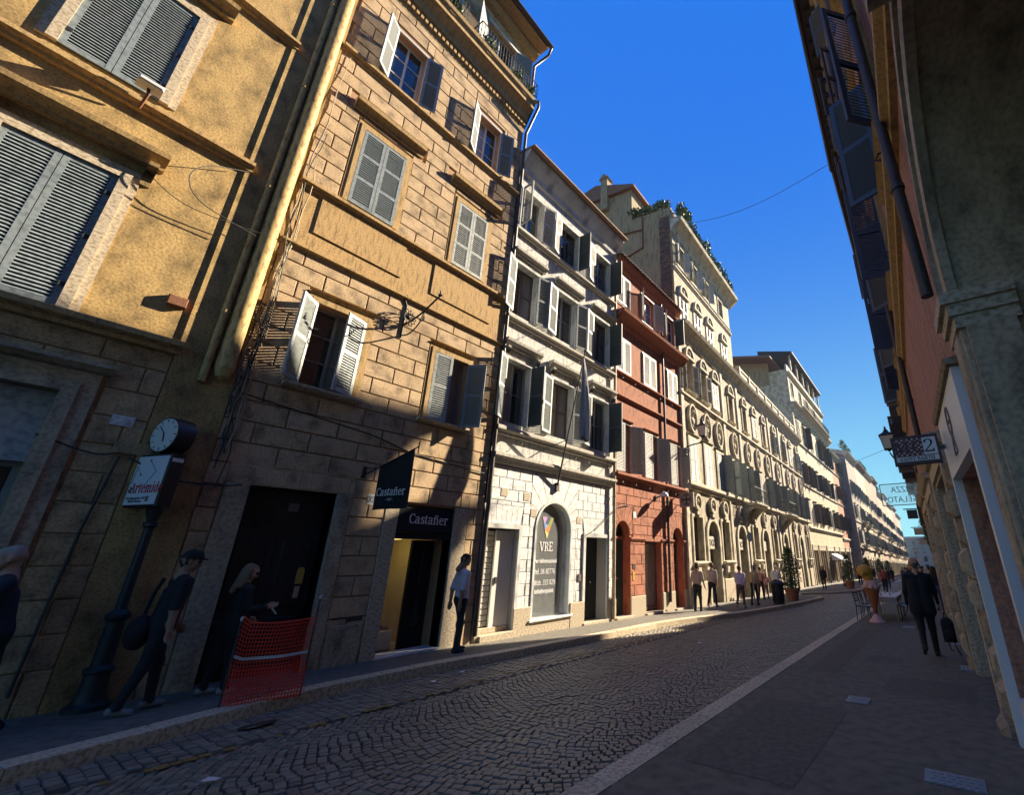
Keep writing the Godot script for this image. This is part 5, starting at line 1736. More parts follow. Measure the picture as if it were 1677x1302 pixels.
# a plain storeyed facade with openings, surrounds, panes and shutters
func far_face(b: Node3D, u0: float, u1: float, v0: float, v1: float, floors: Array, cs: Array, wd: float, wm: String, tm: String, sm: String, louvred: bool) -> void:
	var ops := []
	for f in floors:
		for c in cs: ops.append([c - wd * 0.5, c + wd * 0.5, f[0], f[1]])
	var mb := MB.new()
	wall_face(mb, u0, u1, v0, v1, 0.0, ops)
	for o in ops: reveal(mb, o, 0.0, 0.22)
	part(b, "wall", mb, M[wm], off)
	for o in ops:
		mb = MB.new()
		ring_frame(mb, o[0], o[1], o[2], o[3], 0.11, 0.0, 0.06)
		mb.mould(o[0] - 0.2, o[1] + 0.2, [Vector2(0, o[3] + 0.2), Vector2(0.12, o[3] + 0.22), Vector2(0.2, o[3] + 0.3), Vector2(0, o[3] + 0.34)])
		part(b, "window_surround", mb, M[tm], off)
		mb = MB.new()
		mb.box(o[0], o[1], o[2], o[3], -0.2, -0.18)
		var wn := part(b, "window_pane", mb, M.glass_dark, off)
		mb = MB.new()
		mb.box((o[0] + o[1]) * 0.5 - 0.05, (o[0] + o[1]) * 0.5 + 0.05, o[2], o[3], -0.18, -0.14)
		part(wn, "window_bar", mb, M.frame_white)
		var tl := 0.0 if rng.randf() < 0.25 else rng.randf_range(95, 170)
		var tr := tl if tl == 0.0 else rng.randf_range(95, 170)
		if louvred:
			pair(b, o[0], o[1], o[2] + 0.01, o[3] - 0.01, 0.06, tl, tr, sm, 2)
		else:
			for s in [1, -1]:
				mb = MB.new()
				mb.cbox(0.0 if s > 0 else -wd * 0.5, wd * 0.5 if s > 0 else 0.0, 0, o[3] - o[2] - 0.02, -0.02, 0.02, 0.008)
				var q := part(b, "shutter", mb, M[sm], off + Vector3(o[0] if s > 0 else o[1], o[2] + 0.01, 0.07))
				q.rotation.y = deg_to_rad(-(tl if s > 0 else tr) * s)

func shop_fronts(b: Node3D, spans: Array, v0: float, v1: float) -> void:
	for s in spans:
		var mb := MB.new()
		ring_frame(mb, s[0] + 0.15, s[1] - 0.15, v0, v1 - 0.6, 0.15, 0.0, 0.1, false)
		mb.cbox(s[0] + 0.15, s[1] - 0.15, v1 - 1.0, v1 - 0.6, 0.002, 0.08, 0.01)
		part(b, "shop_surround", mb, M.cream_trim if rng.randf() < 0.6 else M.travertine, off)
		mb = MB.new()
		mb.box(s[0] + 0.15, s[1] - 0.15, v0, v1 - 1.0, 0.001, 0.02)
		part(b, "shop_window", mb, M.glass_room, off)
		var n := maxi(1, int((s[1] - s[0]) / 1.3))
		mb = MB.new()
		for k in n + 1:
			var x: float = lerpf(s[0] + 0.18, s[1] - 0.18, float(k) / n)
			mb.box(x - 0.04, x + 0.04, v0, v1 - 1.0, 0.02, 0.06)
		part(b, "shop_mullion", mb, M.frame_brown if rng.randf() < 0.5 else M.gold, off)

# =====================================================================  right side (frame: x = -u, so the far end is negative)
func right_side() -> void:
	var R := Transform3D(Basis(Vector3.UP, -PI / 2 + 0.035), Vector3(0.67, 0, 0))
	var b := building("salmon_house", "salmon stucco house with a deep moulded archway and overhanging eaves", R, -18.4, -0.5)
	var arch := [-3.97, -0.73, -0.5, 5.24]
	var arch2 := [3.0, 6.2, -0.5, 5.24]
	var shop := [-6.55, -4.62, -0.5, 2.5]
	var shop2 := [-10.2, -7.7, -0.5, 2.9]
	var shop3 := [-14.2, -11.4, -0.5, 2.9]
	var shop4 := [-17.9, -15.2, -0.5, 2.9]
	var cs := [-5.3, -8.6, -12.0, -15.4, -1.9, 1.6]
	var ops := []
	for c in cs:
		for f in [[6.3, 8.3], [10.2, 12.1], [14.0, 15.6]]: ops.append([c - 0.5, c + 0.5, f[0], f[1]])
	var mb := MB.new()
	wall_face(mb, -18.4, 7.0, -0.5, 18.4, 0.0, ops + [arch, arch2, shop, shop2, shop3, shop4])
	for o in ops: reveal(mb, o, 0.0, 0.2)
	for o in [shop, shop2, shop3, shop4]: reveal(mb, o, 0.0, 0.45)
	part(b, "wall", mb, M.salmon, off)
	# the archway: jambs, soffit and recessed wall
	mb = MB.new()
	arch_reveal(mb, arch, 0.002, 0.9, 40)
	part(b, "arch_soffit", mb, M.tan_stucco, off)
	mb = MB.new()
	arch_reveal(mb, arch2, 0.002, 0.9, 16)
	part(b, "arch_soffit", mb, M.tan_stucco, off)
	mb = MB.new()
	mb.box(-4.2, -0.5, -0.5, 5.4, -1.0, -0.9)
	mb.box(2.8, 6.4, -0.5, 5.4, -1.0, -0.9)
	part(b, "arch_back_wall", mb, M.tan_stucco, off)
	for ar in [arch, arch2]:
		var c: float = (ar[0] + ar[1]) * 0.5
		var sp := 3.62
		for r in [[1.595, 1.76, 0.05], [1.76, 1.9, 0.025], [1.9, 2.0, 0.065]]:
			mb = MB.new()
			for k in 40:
				var a0 := PI * k / 40.0; var a1 := PI * (k + 1) / 40.0
				mb.prism([Vector2(c + r[0] * cos(a0), sp + r[0] * sin(a0)), Vector2(c + r[1] * cos(a0), sp + r[1] * sin(a0)), Vector2(c + r[1] * cos(a1), sp + r[1] * sin(a1)), Vector2(c + r[0] * cos(a1), sp + r[0] * sin(a1))], -0.02, r[2])
			part(b, "archivolt", mb, M.travertine_dark, off)
		for s in [[c - 2.02, c - 1.62], [c + 1.62, c + 2.02]]:
			mb = MB.new()
			mb.cbox(s[0], s[1], -0.5, 3.3, -0.02, 0.04, 0.012)
			mb.cbox(s[0] + 0.08, s[1] - 0.08, -0.5, 3.3, 0.04, 0.055, 0.008)
			mb.box(s[0] - 0.02, s[1] + 0.02, -0.5, 0.35, -0.02, 0.075)
			part(b, "arch_pilaster", mb, M.travertine_dark, off)
			var inner: float = s[1] if s[1] < c else s[0]
			var sg := 1.0 if s[1] < c else -1.0
			mb = MB.new()
			mb.box(minf(inner, inner + 0.06 * sg), maxf(inner, inner + 0.06 * sg), -0.5, 3.3, -0.3, 0.0)
			part(b, "jamb_pilaster", mb, M.travertine_dark, off)
			mb = MB.new()
			for q in [[3.3, 3.4, 0.06, 0.06], [3.4, 3.5, 0.09, 0.1], [3.5, 3.6, 0.125, 0.14]]:
				mb.box(s[0] - q[3] * 0.6, s[1] + q[3] * 0.6, q[0], q[1], -0.34, q[2])
			part(b, "impost_capital", mb, M.travertine, off)
		mb = MB.new()
		mb.prism([Vector2(c - 0.17, 5.1), Vector2(c + 0.17, 5.1), Vector2(c + 0.26, 5.85), Vector2(c - 0.26, 5.85)], -0.05, 0.26)
		part(b, "keystone", mb, M.travertine_dark, off)
	# marble shop surround with a panel, beside the arch
	mb = MB.new()
	mb.box(-6.66, -4.52, 2.5, 3.2, 0.0, 0.09)
	mb.box(-6.66, -6.55, -0.5, 2.5, 0.0, 0.09); mb.box(-4.62, -4.52, -0.5, 2.5, 0.0, 0.09)
	var sp2 := part(b, "shop_surround", mb, M.sign_white, off)
	mb = MB.new()
	mb.mould(-6.74, -4.46, [Vector2(0, 3.2), Vector2(0.12, 3.21), Vector2(0.14, 3.26), Vector2(0, 3.28)])
	part(b, "shop_cornice", mb, M.tufa, off)
	mb = MB.new()
	for k in 12:
		var a := TAU * k / 12.0; var a2 := TAU * (k + 1) / 12.0
		mb.tube([Vector3(-5.5 + 0.13 * cos(a), 2.95 + 0.15 * sin(a), 0.092), Vector3(-5.5 + 0.13 * cos(a2), 2.95 + 0.15 * sin(a2), 0.092)], 0.012, 4)
	for q in [[-5.62, 2.62, -5.38, 2.62], [-5.38, 2.62, -5.5, 2.85], [-5.5, 2.85, -5.62, 2.62], [-5.58, 2.95, -5.42, 2.95]]:
		mb.tube([Vector3(q[0], q[1], 0.092), Vector3(q[2], q[3], 0.092)], 0.012, 4)
	part(sp2, "emblem", mb, M.print_grey)
	glazing(b, -6.5, -4.66, 0.3, 2.45, -0.2, 2, 1, "frame_white", "glass_clear", 0.07)
	mb = MB.new()
	mb.box(-6.55, -4.62, -0.5, 0.3, -0.45, 0.02)
	part(b, "shop_sill", mb, M.sign_white, off)
	mb = MB.new()
	mb.box(-6.6, -4.5, -0.5, 2.7, -1.9, -1.8); mb.box(-6.7, -6.6, -0.5, 2.7, -1.9, -0.46); mb.box(-4.6, -4.5, -0.5, 2.7, -1.79, -0.46)
	part(b, "shop_room", mb, M.room_yellow, off)
	for sh in [shop2, shop3, shop4]:
		mb = MB.new()
		ring_frame(mb, sh[0], sh[1], -0.5, sh[3], 0.22, 0.0, 0.1, false)
		ring_frame(mb, sh[0] + 0.06, sh[1] - 0.06, -0.5, sh[3] - 0.06, 0.06, -0.4, 0.05, false)
		part(b, "shop_surround", mb, M.travertine, off)
		glazing(b, sh[0], sh[1], -0.4, sh[3], -0.3, 2, 1, "frame_grey", "glass_room", 0.07)
		mb = MB.new()
		mb.mould(sh[0] - 0.26, sh[1] + 0.26, [Vector2(0, sh[3] + 0.24), Vector2(0.15, sh[3] + 0.28), Vector2(0.24, sh[3] + 0.38), Vector2(0, sh[3] + 0.42)])
		part(b, "shop_cornice", mb, M.travertine, off)
	# rough tufa quoins between the shops
	for c in [-7.06, -10.8, -14.7]:
		for k in 9:
			mb = MB.new()
			var h := 0.33
			var v0 := -0.35 + k * 0.35
			var jw := rng.randf_range(0.0, 0.08)
			mb.cbox(c - 0.24 - jw, c + 0.24 + rng.randf_range(0.0, 0.06), v0, v0 + h, 0.0, rng.randf_range(0.1, 0.2), 0.07)
			part(b, "tufa_block", mb, M.travertine_dark if k % 3 else M.tufa, off)
	course(b, "string_course", -18.4, 7.0, 5.75, 5.98, 0.14, "ochre_trim")
	course(b, "string_course", -18.4, 7.0, 9.7, 9.88, 0.1, "ochre_trim")
	course(b, "string_course", -18.4, 7.0, 13.4, 13.58, 0.1, "ochre_trim")
	for o in ops:
		mb = MB.new()
		ring_frame(mb, o[0], o[1], o[2], o[3], 0.14, 0.0, 0.07, false)
		mb.mould(o[0] - 0.24, o[1] + 0.24, [Vector2(0, o[2] - 0.12), Vector2(0.1, o[2] - 0.1), Vector2(0.18, o[2] - 0.04), Vector2(0, o[2])])
		part(b, "window_surround", mb, M.ochre_trim, off)
		mb = MB.new()
		mb.box(o[0], o[1], o[2], o[3], -0.2, -0.18)
		part(b, "window_pane", mb, M.glass_dark, off)
		pair(b, o[0], o[1], o[2] + 0.01, o[3] - 0.01, 0.05, rng.randf_range(96, 165), rng.randf_range(100, 150), "shutter_blue" if o[2] < 8 else "shutter_brown", 2)
	for vv in [6.1, 9.95, 13.8]:
		for k in 9:
			mb = MB.new()
			var x := -17.5 + k * 2.1
			mb.tube([Vector3(x, vv, 0.0), Vector3(x, vv - 0.02, 0.16), Vector3(x, vv - 0.1, 0.2), Vector3(x, vv - 0.12, 0.14)], 0.012, 5)
			part(b, "shutter_stay", mb, M.iron, off)
	eaves(b, -18.4, -10.0, 18.4, 0.55)
	eaves(b, -10.0, 7.0, 18.4, 0.1)
	mb = MB.new()
	mb.box(-18.39, 6.99, -0.5, 18.4, -10.0, -2.0)
	part(b, "building_body", mb, M.tan_stucco, off)
	mb = MB.new()
	mb.box(-18.39, 6.99, 5.9, 18.4, -2.0, -0.5)
	part(b, "building_body", mb, M.tan_stucco, off)
	downpipe(b, -4.28, 3.8, 17.6, 0.14, 0.05, "copper_pipe")
	downpipe(b, -11.0, 3.6, 17.6, 0.1, 0.06, "copper_pipe")
	# straight run beyond
	var S := Transform3D(Basis(Vector3.UP, -PI / 2), Vector3(0.03, 0, 0))
	var spec := [["ochre_side_house", "ochre house in shade past the salmon one, same deep eaves", 18.4, 28.2, 18.5, "tan_stucco", "shutter_brown"], ["added_slim_house", "added slim salmon house between its neighbours, there to shade the peach house opposite", 28.2, 30.1, 17.0, "salmon", "shutter_slate"], ["low_shop_house", "low tan house with shop signs beyond the deep eaves", 30.1, 39.0, 10.2, "peach_b", "shutter_slate"], ["shade_house", "brown house with open shutters on the shaded row", 39.0, 56.0, 12.6, "salmon", "shutter_brown"], ["creeper_house", "tan house with a hanging creeper on the shaded row", 56.0, 76.0, 13.0, "tan_stucco", "shutter_slate"], ["distant_house", "rose house far along the shaded row", 76.0, 104.0, 12.6, "rose_stucco", "shutter_brown"], ["remote_house", "ochre house very far along the shaded row", 104.0, 150.0, 12.0, "ochre_ashlar", "shutter_brown"], ["last_house", "last grey house on the shaded row", 150.0, 230.0, 11.0, "grey_stucco", "shutter_slate"]]  # the slim house is added to cast shade on the peach house front
	for i in spec.size():
		var q: Array = spec[i]
		var base: float = gy(q[3]) - 0.3
		b = building(q[0], q[1], S, -q[3], base)
		var n := maxi(1, int((q[3] - q[2]) / 3.2))
		if n > 9: n = 9
		var cc := []
		for k in n: cc.append(-q[3] + (q[3] - q[2]) * (k + 0.5) / n)
		var fl := [[base + 5.6, base + 7.6], [base + 9.3, base + 11.2]]
		if q[4] > 17: fl.append([base + 13.0, base + 14.8])
		far_face(b, -q[3], -q[2] - 0.01, base, q[4], fl, cc, 1.1, q[5], "ochre_trim", q[6], i < 4)
		var fronts := []
		for k in n: fronts.append([-q[3] + (q[3] - q[2]) * k / n + 0.5, -q[3] + (q[3] - q[2]) * (k + 1) / n - 0.5])
		shop_fronts(b, fronts, base, base + 4.1)
		course(b, "string_course", -q[3], -q[2], base + 4.6, base + 4.85, 0.2, "ochre_trim")
		course(b, "string_course", -q[3], -q[2], base + 8.7, base + 8.85, 0.12, "ochre_trim")
		eaves(b, -q[3], -q[2], q[4], 0.5 if i != 1 else 0.3)
		mb = MB.new()
		mb.box(-q[3] + 0.01, -q[2] - 0.02, base, q[4], -10.0, -0.5)
		part(b, "building_body", mb, M[q[5]], off)
		if i == 4:
			var cr := thing("creeper", "hanging green creeper on the shaded row", "plant", S * Transform3D(Basis.IDENTITY, Vector3(-58.0, 4.2, 0.3)))
			leaves(cr, "foliage", [[Vector3(0, 0.3, 0.1), Vector3(0.6, 0.9, 0.5), 260], [Vector3(0.2, -0.6, 0.05), Vector3(0.35, 0.7, 0.3), 120]], 0.2)

func eaves(b: Node3D, u0: float, u1: float, v: float, d: float) -> void:
	var mb := MB.new()
	mb.mould(u0, u1, [Vector2(0, v - 0.4), Vector2(0.1, v - 0.36), Vector2(0.16, v - 0.1), Vector2(d * 0.5, v - 0.06), Vector2(0, v)])
	part(b, "eaves_moulding", mb, M.tan_stucco, off)
	mb = MB.new()
	mb.box(u0, u1, v, v + 0.04, -0.5, d)
	var bd := part(b, "eaves_board", mb, M.dark_timber, off)
	var n := int((u1 - u0) / 0.55)
	if n <= 60:
		for k in n:
			mb = MB.new()
			mb.box(u0 + 0.2 + k * 0.55, u0 + 0.32 + k * 0.55, v - 0.13, v - 0.005, 0.0, d - 0.05)
			part(bd, "rafter", mb, M.dark_timber)
	if u1 - u0 < 30: tile_row(b, u0, u1, v + 0.06, d + 0.05, -5.0, 0.22)
	else:
		mb = MB.new()
		mb.mould(u0, u1, [Vector2(-5, v + 0.02), Vector2(d, v + 0.045), Vector2(d, v + 0.12), Vector2(-5, v + 1.2)])
		part(b, "roof", mb, M.roof_tile, off)
	mb = MB.new()
	mb.tube([Vector3(u0, v + 0.02, d + 0.1), Vector3(u1, v + 0.02, d + 0.1)], 0.07, 6)
	part(b, "gutter", mb, M.copper_pipe, off)

# =====================================================================  ground
const KERB := [[-6.9, -14.0], [-6.9, 0.0], [-6.95, 0.96], [-7.1, 1.64], [-7.39, 2.62], [-7.59, 3.47], [-7.73, 4.54], [-7.7, 6.0], [-7.55, 8.0], [-7.5, 11.0], [-7.5, 13.0], [-7.35, 15.0], [-6.95, 16.2], [-6.6, 18.0], [-6.25, 21.0], [-6.0, 25.0], [-5.88, 29.6], [-5.98, 30.4], [-6.4, 30.9], [-7.6, 31.2], [-7.9, 33.5], [-7.6, 34.6], [-6.9, 35.4], [-6.1, 37.5], [-5.5, 41.0], [-5.4, 46.0], [-5.4, 70.0], [-6.2, 110.0], [-7.0, 260.0]]

func kerb_x(u: float) -> float:
	for i in KERB.size() - 1:
		if u <= KERB[i + 1][1]:
			return lerpf(KERB[i][0], KERB[i + 1][0], (u - KERB[i][1]) / (KERB[i + 1][1] - KERB[i][1]))
	return KERB[-1][0]

func P(x: float, y: float, u: float) -> Vector3:
	return Vector3(x, y + gy(u), -u)

func in_view(p: Vector3) -> bool:
	var l: Vector3 = cam.transform.affine_inverse() * p
	if l.z > -0.3: return false
	var x := 725.2 * l.x / -l.z + 1027.7; var y := 646.35 - 725.2 * l.y / -l.z
	return x > -5 and x < 1682 and y > 0 and y < 1310

func ground_and_road() -> void:
	var mb := MB.new()
	mb.quad(P(-400, -0.6, -100), P(400, -0.6, -100), P(400, -0.6, 420), P(-400, -0.6, 420))
	structure("ground", mb, M.joint_dirt)
	# road bed and the far, unbuilt-up cobbles
	mb = MB.new()
	mb.quad(P(-8.6, ROAD - 0.022, -14), P(-2.7, ROAD - 0.022, -14), P(-2.7, ROAD - 0.022, 70), P(-8.6, ROAD - 0.022, 70))
	mb.quad(P(-9.6, ROAD - 0.004, 70), P(-2.7, ROAD - 0.004, 70), P(-2.7, ROAD - 0.004, 262), P(-9.6, ROAD - 0.004, 262))
	var road := structure("road", mb, M.joint_dirt)
	mb = MB.new()
	mb.quad(P(-9.0, ROAD, 70), P(-2.7, ROAD, 70), P(-2.7, ROAD, 262), P(-9.0, ROAD, 262))
	part(road, "far_paving", mb, M.basalt_a)
	var stone := MB.new()
	var o := [Vector3(-0.5, -0.12, 0.5), Vector3(0.5, -0.12, 0.5), Vector3(0.5, -0.12, -0.5), Vector3(-0.5, -0.12, -0.5)]
	var m1 := [Vector3(-0.45, 0.0, 0.45), Vector3(0.45, 0.0, 0.45), Vector3(0.45, 0.0, -0.45), Vector3(-0.45, 0.0, -0.45)]
	for i in 4:
		var j := (i + 1) % 4
		stone.quad(o[i], o[j], m1[j], m1[i])
		stone.quad(o[i] + Vector3(0, -0.4, 0), o[j] + Vector3(0, -0.4, 0), o[j], o[i])
		stone.tri(m1[i], m1[j], Vector3(0, 0.04, 0))
	var sm := stone.mesh()
	var all := []
	var put := func(x: float, u: float, dirx: Vector2, a: float, b: float) -> void:
		# dirx: unit (x, u) along the stone's length a; b is its breadth
		var ex := Vector3(dirx.x, -SLOPE * dirx.y, -dirx.y)
		var ez := Vector3(dirx.y, SLOPE * dirx.x, dirx.x)
		var t := Transform3D(Basis(ex * a, Vector3.UP * 0.1, ez * b), P(x, ROAD + rng.randf_range(-0.007, 0.004) - 0.012 * (0.5 + 0.5 * sin(x * 2.1 + u * 0.7) * sin(u * 1.3)), u))
		t.basis = Basis(Vector3(rng.randf_range(-1, 1), 0, rng.randf_range(-1, 1)).normalized(), rng.randf_range(0, 0.04)) * t.basis
		all.append(t)
	# curved courses over the carriageway
	var xc := -4.6; var hw := 1.85
	var u0 := -4.0
	while u0 < 73.0:
		var x := -6.44 + rng.randf_range(0, 0.09)
		while x < -2.79:
			var l := rng.randf_range(0.07, 0.108)
			var sl := 2.0 * 0.95 * (x - xc) / (hw * hw)
			var d := Vector2(1.0, sl).normalized()
			var xm := x + d.x * l * 0.5
			var q := (xm - xc) / hw
			var u := u0 + 0.95 * q * q + 0.03 * sin(xm * 5.0 + u0 * 0.8) + 0.02 * sin(xm * 11.0 - u0 * 2.3)
			if u > -3.0 and u < 70.0 and xm > kerb_x(u) + 0.06:
				var jt := rng.randf_range(-0.1, 0.1)
				put.call(xm, u + rng.randf_range(-0.008, 0.008), d.rotated(jt), l - rng.randf_range(0.004, 0.014), 0.102 * d.x - 0.006 - rng.randf_range(0.0, 0.01))
			x += l * d.x
		u0 += 0.102
	# straight courses in the strip along the left kerb
	var uu := -3.0
	var row := 0
	while uu < 70.0:
		var pitch := rng.randf_range(0.108, 0.122)
		var x := -6.46 - (0.055 if row % 2 else 0.0)
		while x > kerb_x(uu) + 0.05:
			var l := rng.randf_range(0.10, 0.125)
			put.call(x - l * 0.5, uu + rng.randf_range(-0.006, 0.006), Vector2(1, 0), l - 0.013, pitch - 0.013)
			x -= l
		uu += pitch
		row += 1
	# the stones that show largest are pieces of their own; the rest is one mass
	var eye := cam.position
	var near := []
	var rest := [[], [], []]
	for i in all.size():
		var q: Transform3D = all[i]
		if q.origin.distance_squared_to(eye) < 30.0 and in_view(q.origin): near.append([q.origin.distance_to(eye), i])
	near.sort_custom(func(a, b): return a[0] < b[0])
	var picked := {}
	for k in mini(300, near.size()):
		picked[near[k][1]] = true
		var s := part_mesh(road, "cobblestone", sm, M[["basalt_a", "basalt_b", "basalt_c", "basalt_a"][rng.randi() % 4]])
		s.transform = all[near[k][1]]
	for i in all.size():
		if not picked.has(i): rest[[0, 1, 2, 0][rng.randi() % 4]].append(all[i])
	for k in 3:
		var mm := MultiMesh.new()
		mm.transform_format = MultiMesh.TRANSFORM_3D
		mm.mesh = sm
		mm.instance_count = rest[k].size()
		for i in rest[k].size(): mm.set_instance_transform(i, rest[k][i])
		var mi := MultiMeshInstance3D.new()
		mi.name = "cobbles"
		mi.multimesh = mm
		mi.material_override = M[["basalt_a", "basalt_b", "basalt_c"][k]]
		mi.set_meta("kind", "stuff")
		road.add_child(mi, true)
	# worn yellow line, paint left on some of the stones
	mb = MB.new()
	var u := 0.4
	while u < 26.0:
		var x := -6.2 - 0.07 * clampf(u, 0, 6.5) + 0.01 * sin(u * 3.0)
		var l := rng.randf_range(0.05, 0.1)
		if rng.randf() < 0.62:
			var y := ROAD + 0.009
			var h := rng.randf_range(0.035, 0.055)
			mb.quad(P(x - h, y, u), P(x + h, y, u), P(x + h, y, u + l), P(x - h, y, u + l))
		u += l + 0.014
	part(road, "painted_line", mb, M.line_yellow)
	# pavements
	mb = MB.new()
	mb.quad(P(-2.525, 0, -14), P(3.0, 0, -14), P(3.0, 0, 262), P(-2.525, 0, 262))
	mb.quad(P(-2.525, -0.5, -14), P(-2.525, 0, -14), P(-2.525, 0, 262), P(-2.525, -0.5, 262))
	var pv := structure("pavement_right", mb, M.asphalt)
	for q in [[-2.3, -1.3, 4.4, 6.9], [-1.0, 0.1, 8.2, 9.3], [-2.2, -1.75, 9.0, 15.5], [-0.75, 0.2, 2.2, 4.0], [-1.5, -0.9, 10.4, 11.2]]:
		mb = MB.new()
		mb.quad(P(q[0], 0.003, q[2]), P(q[1], 0.003, q[2]), P(q[1] + 0.04, 0.003, q[3]), P(q[0] + 0.02, 0.003, q[3]))
		part(pv, "asphalt_patch", mb, M.asphalt_patch)
	mb = MB.new()
	for i in KERB.size() - 1:
		var a: Array = KERB[i]; var c: Array = KERB[i + 1]
		mb.quad(P(-14.0, 0, a[1]), P(a[0] - 0.2, 0, a[1]), P(c[0] - 0.2, 0, c[1]), P(-14.0, 0, c[1]))
	structure("pavement_left", mb, M.asphalt_left)
	# kerb stones
	var kr := Node3D.new()
	kr.name = "kerb_right"
	kr.set_meta("kind", "structure")
	add_child(kr)
	u = -4.0
	while u < 110.0:
		var l := rng.randf_range(0.9, 1.35) if u < 40 else 4.0
		mb = MB.new()
		slab(mb, [Vector2(-2.76, u + 0.004), Vector2(-2.52, u + 0.004), Vector2(-2.52, u + l - 0.004), Vector2(-2.76, u + l - 0.004)], -0.3, 0.008 + rng.randf_range(-0.002, 0.004))
		part(kr, "kerb_stone", mb, M.kerb_stone if rng.randf() < 0.6 else M.kerb_stone_b)
		u += l
	var kl := Node3D.new()
	kl.name = "kerb_left"
	kl.set_meta("kind", "structure")
	add_child(kl)
	var curve := Curve2D.new()
	for i in range(1, KERB.size()):
		if KERB[i][1] > 120: break
		var dd := Vector2.ZERO
		if i > 1 and i < KERB.size() - 1: dd = (Vector2(KERB[i + 1][0], KERB[i + 1][1]) - Vector2(KERB[i - 1][0], KERB[i - 1][1])).normalized() * minf(Vector2(KERB[i][0], KERB[i][1]).distance_to(Vector2(KERB[i - 1][0], KERB[i - 1][1])), Vector2(KERB[i][0], KERB[i][1]).distance_to(Vector2(KERB[i + 1][0], KERB[i + 1][1]))) * 0.3
		curve.add_point(Vector2(KERB[i][0], KERB[i][1]), -dd, dd)
	var L := curve.get_baked_length()
	var s := 0.0
	while s < L - 0.1:
		var l := rng.randf_range(0.95, 1.3) if s < 50 else 2.5
		if s > 28 and s < 42: l = 0.6
		var e := minf(s + l, L)
		var p0 := curve.sample_baked(s + 0.004); var p1 := curve.sample_baked(e - 0.004)
		var d0 := (curve.sample_baked(s + 0.1) - curve.sample_baked(maxf(s - 0.1, 0))).normalized(); var d1 := (curve.sample_baked(minf(e + 0.1, L)) - curve.sample_baked(e - 0.1)).normalized()
		var n0 := Vector2(-d0.y, d0.x); var n1 := Vector2(-d1.y, d1.x)      # towards the house side
		if n0.x > 0 and absf(d0.y) > 0.3: n0 = -n0
		if n1.x > 0 and absf(d1.y) > 0.3: n1 = -n1
		mb = MB.new()
		slab(mb, [p0 + n0 * 0.26, p0, p1, p1 + n1 * 0.26], -0.4, 0.006 + rng.randf_range(0, 0.006))
		part(kl, "kerb_stone", mb, M.kerb_stone if rng.randf() < 0.6 else M.kerb_stone_b)
		s = e

func slab(mb: MB, q: Array, y0: float, y1: float) -> void:
	# q: four (x, u) corners; top edges chamfered
	var c := Vector2.ZERO
	for p in q: c += p * 0.25
	var A := []; var B := []; var C := []
	for p in q:
		A.append(P(p.x, y0, p.y)); B.append(P(p.x, y1 - 0.012, p.y))
		var e: Vector2 = p + (c - p).normalized() * 0.016
		C.append(P(e.x, y1, e.y))
	mb.quad(C[0], C[1], C[2], C[3])
	for i in 4:
		var j := (i + 1) % 4
		mb.quad(A[i], A[j], B[j], B[i])
		mb.quad(B[i], B[j], C[j], C[i])

# =====================================================================  street furniture, signs and small things
func at_wall(u: float, v: float, w: float, turn := 0.0) -> Transform3D:
	return left_frame(-9.0) * Transform3D(Basis(Vector3.UP, turn), Vector3(u, v, w))

func on_ground(x: float, u: float, turn := 0.0, dy := 0.0) -> Transform3D:
	return Transform3D(Basis(Vector3.UP, turn), P(x, dy, u))

func smooth(pts: Array, tol := 3.0) -> Array:
	var c := Curve3D.new()
	for i in pts.size():
		var d: Vector3 = (pts[mini(i + 1, pts.size() - 1)] - pts[maxi(i - 1, 0)]) / 6.0
		c.add_point(pts[i], -d, d)
	return Array(c.tessellate(4, tol))

func lantern(parent: Node3D, c: Vector3, s: float) -> void:
	# four-sided street lantern hanging about c (its glass centre)
	var mb := MB.new()
	var a := 0.13 * s; var b := 0.2 * s; var h := 0.22 * s
	var lo := [Vector3(-a, -h, a), Vector3(a, -h, a), Vector3(a, -h, -a), Vector3(-a, -h, -a)]
	var hi := [Vector3(-b, h, b), Vector3(b, h, b), Vector3(b, h, -b), Vector3(-b, h, -b)]
	for i in 4:
		var j := (i + 1) % 4
		mb.quad(c + lo[i], c + lo[j], c + hi[j], c + hi[i])
	part(parent, "lantern_glass", mb, M.lamp_glass)
	mb = MB.new()
	for i in 4:
		var j := (i + 1) % 4
		mb.tube([c + lo[i], c + hi[i]], 0.012 * s, 5)
		mb.tube([c + lo[i], c + lo[j]], 0.014 * s, 5)
		mb.tube([c + hi[i] * 1.04, c + hi[j] * 1.04], 0.018 * s, 5)
		mb.tri(c + hi[i] * 1.12, c + hi[j] * 1.12, c + Vector3(0, h + 0.2 * s, 0))
	mb.lathe(c, [Vector2(0.1 * s, h + 0.1 * s), Vector2(0.07 * s, h + 0.2 * s), Vector2(0.03 * s, h + 0.26 * s), Vector2(0.035 * s, h + 0.31 * s), Vector2(0, h + 0.36 * s)], 8)
	mb.lathe(c, [Vector2(0, -h - 0.1 * s), Vector2(0.04 * s, -h - 0.06 * s), Vector2(0.1 * s, -h), Vector2(0, -h + 0.01)], 8)
	part(parent, "lantern_frame", mb, M.iron)

func street_things() -> void:
	clock_post()
	wall_lamps()
	signs()
	flags()
	net_barrier()
	planters_and_cafe()
	ironware()
	wires()

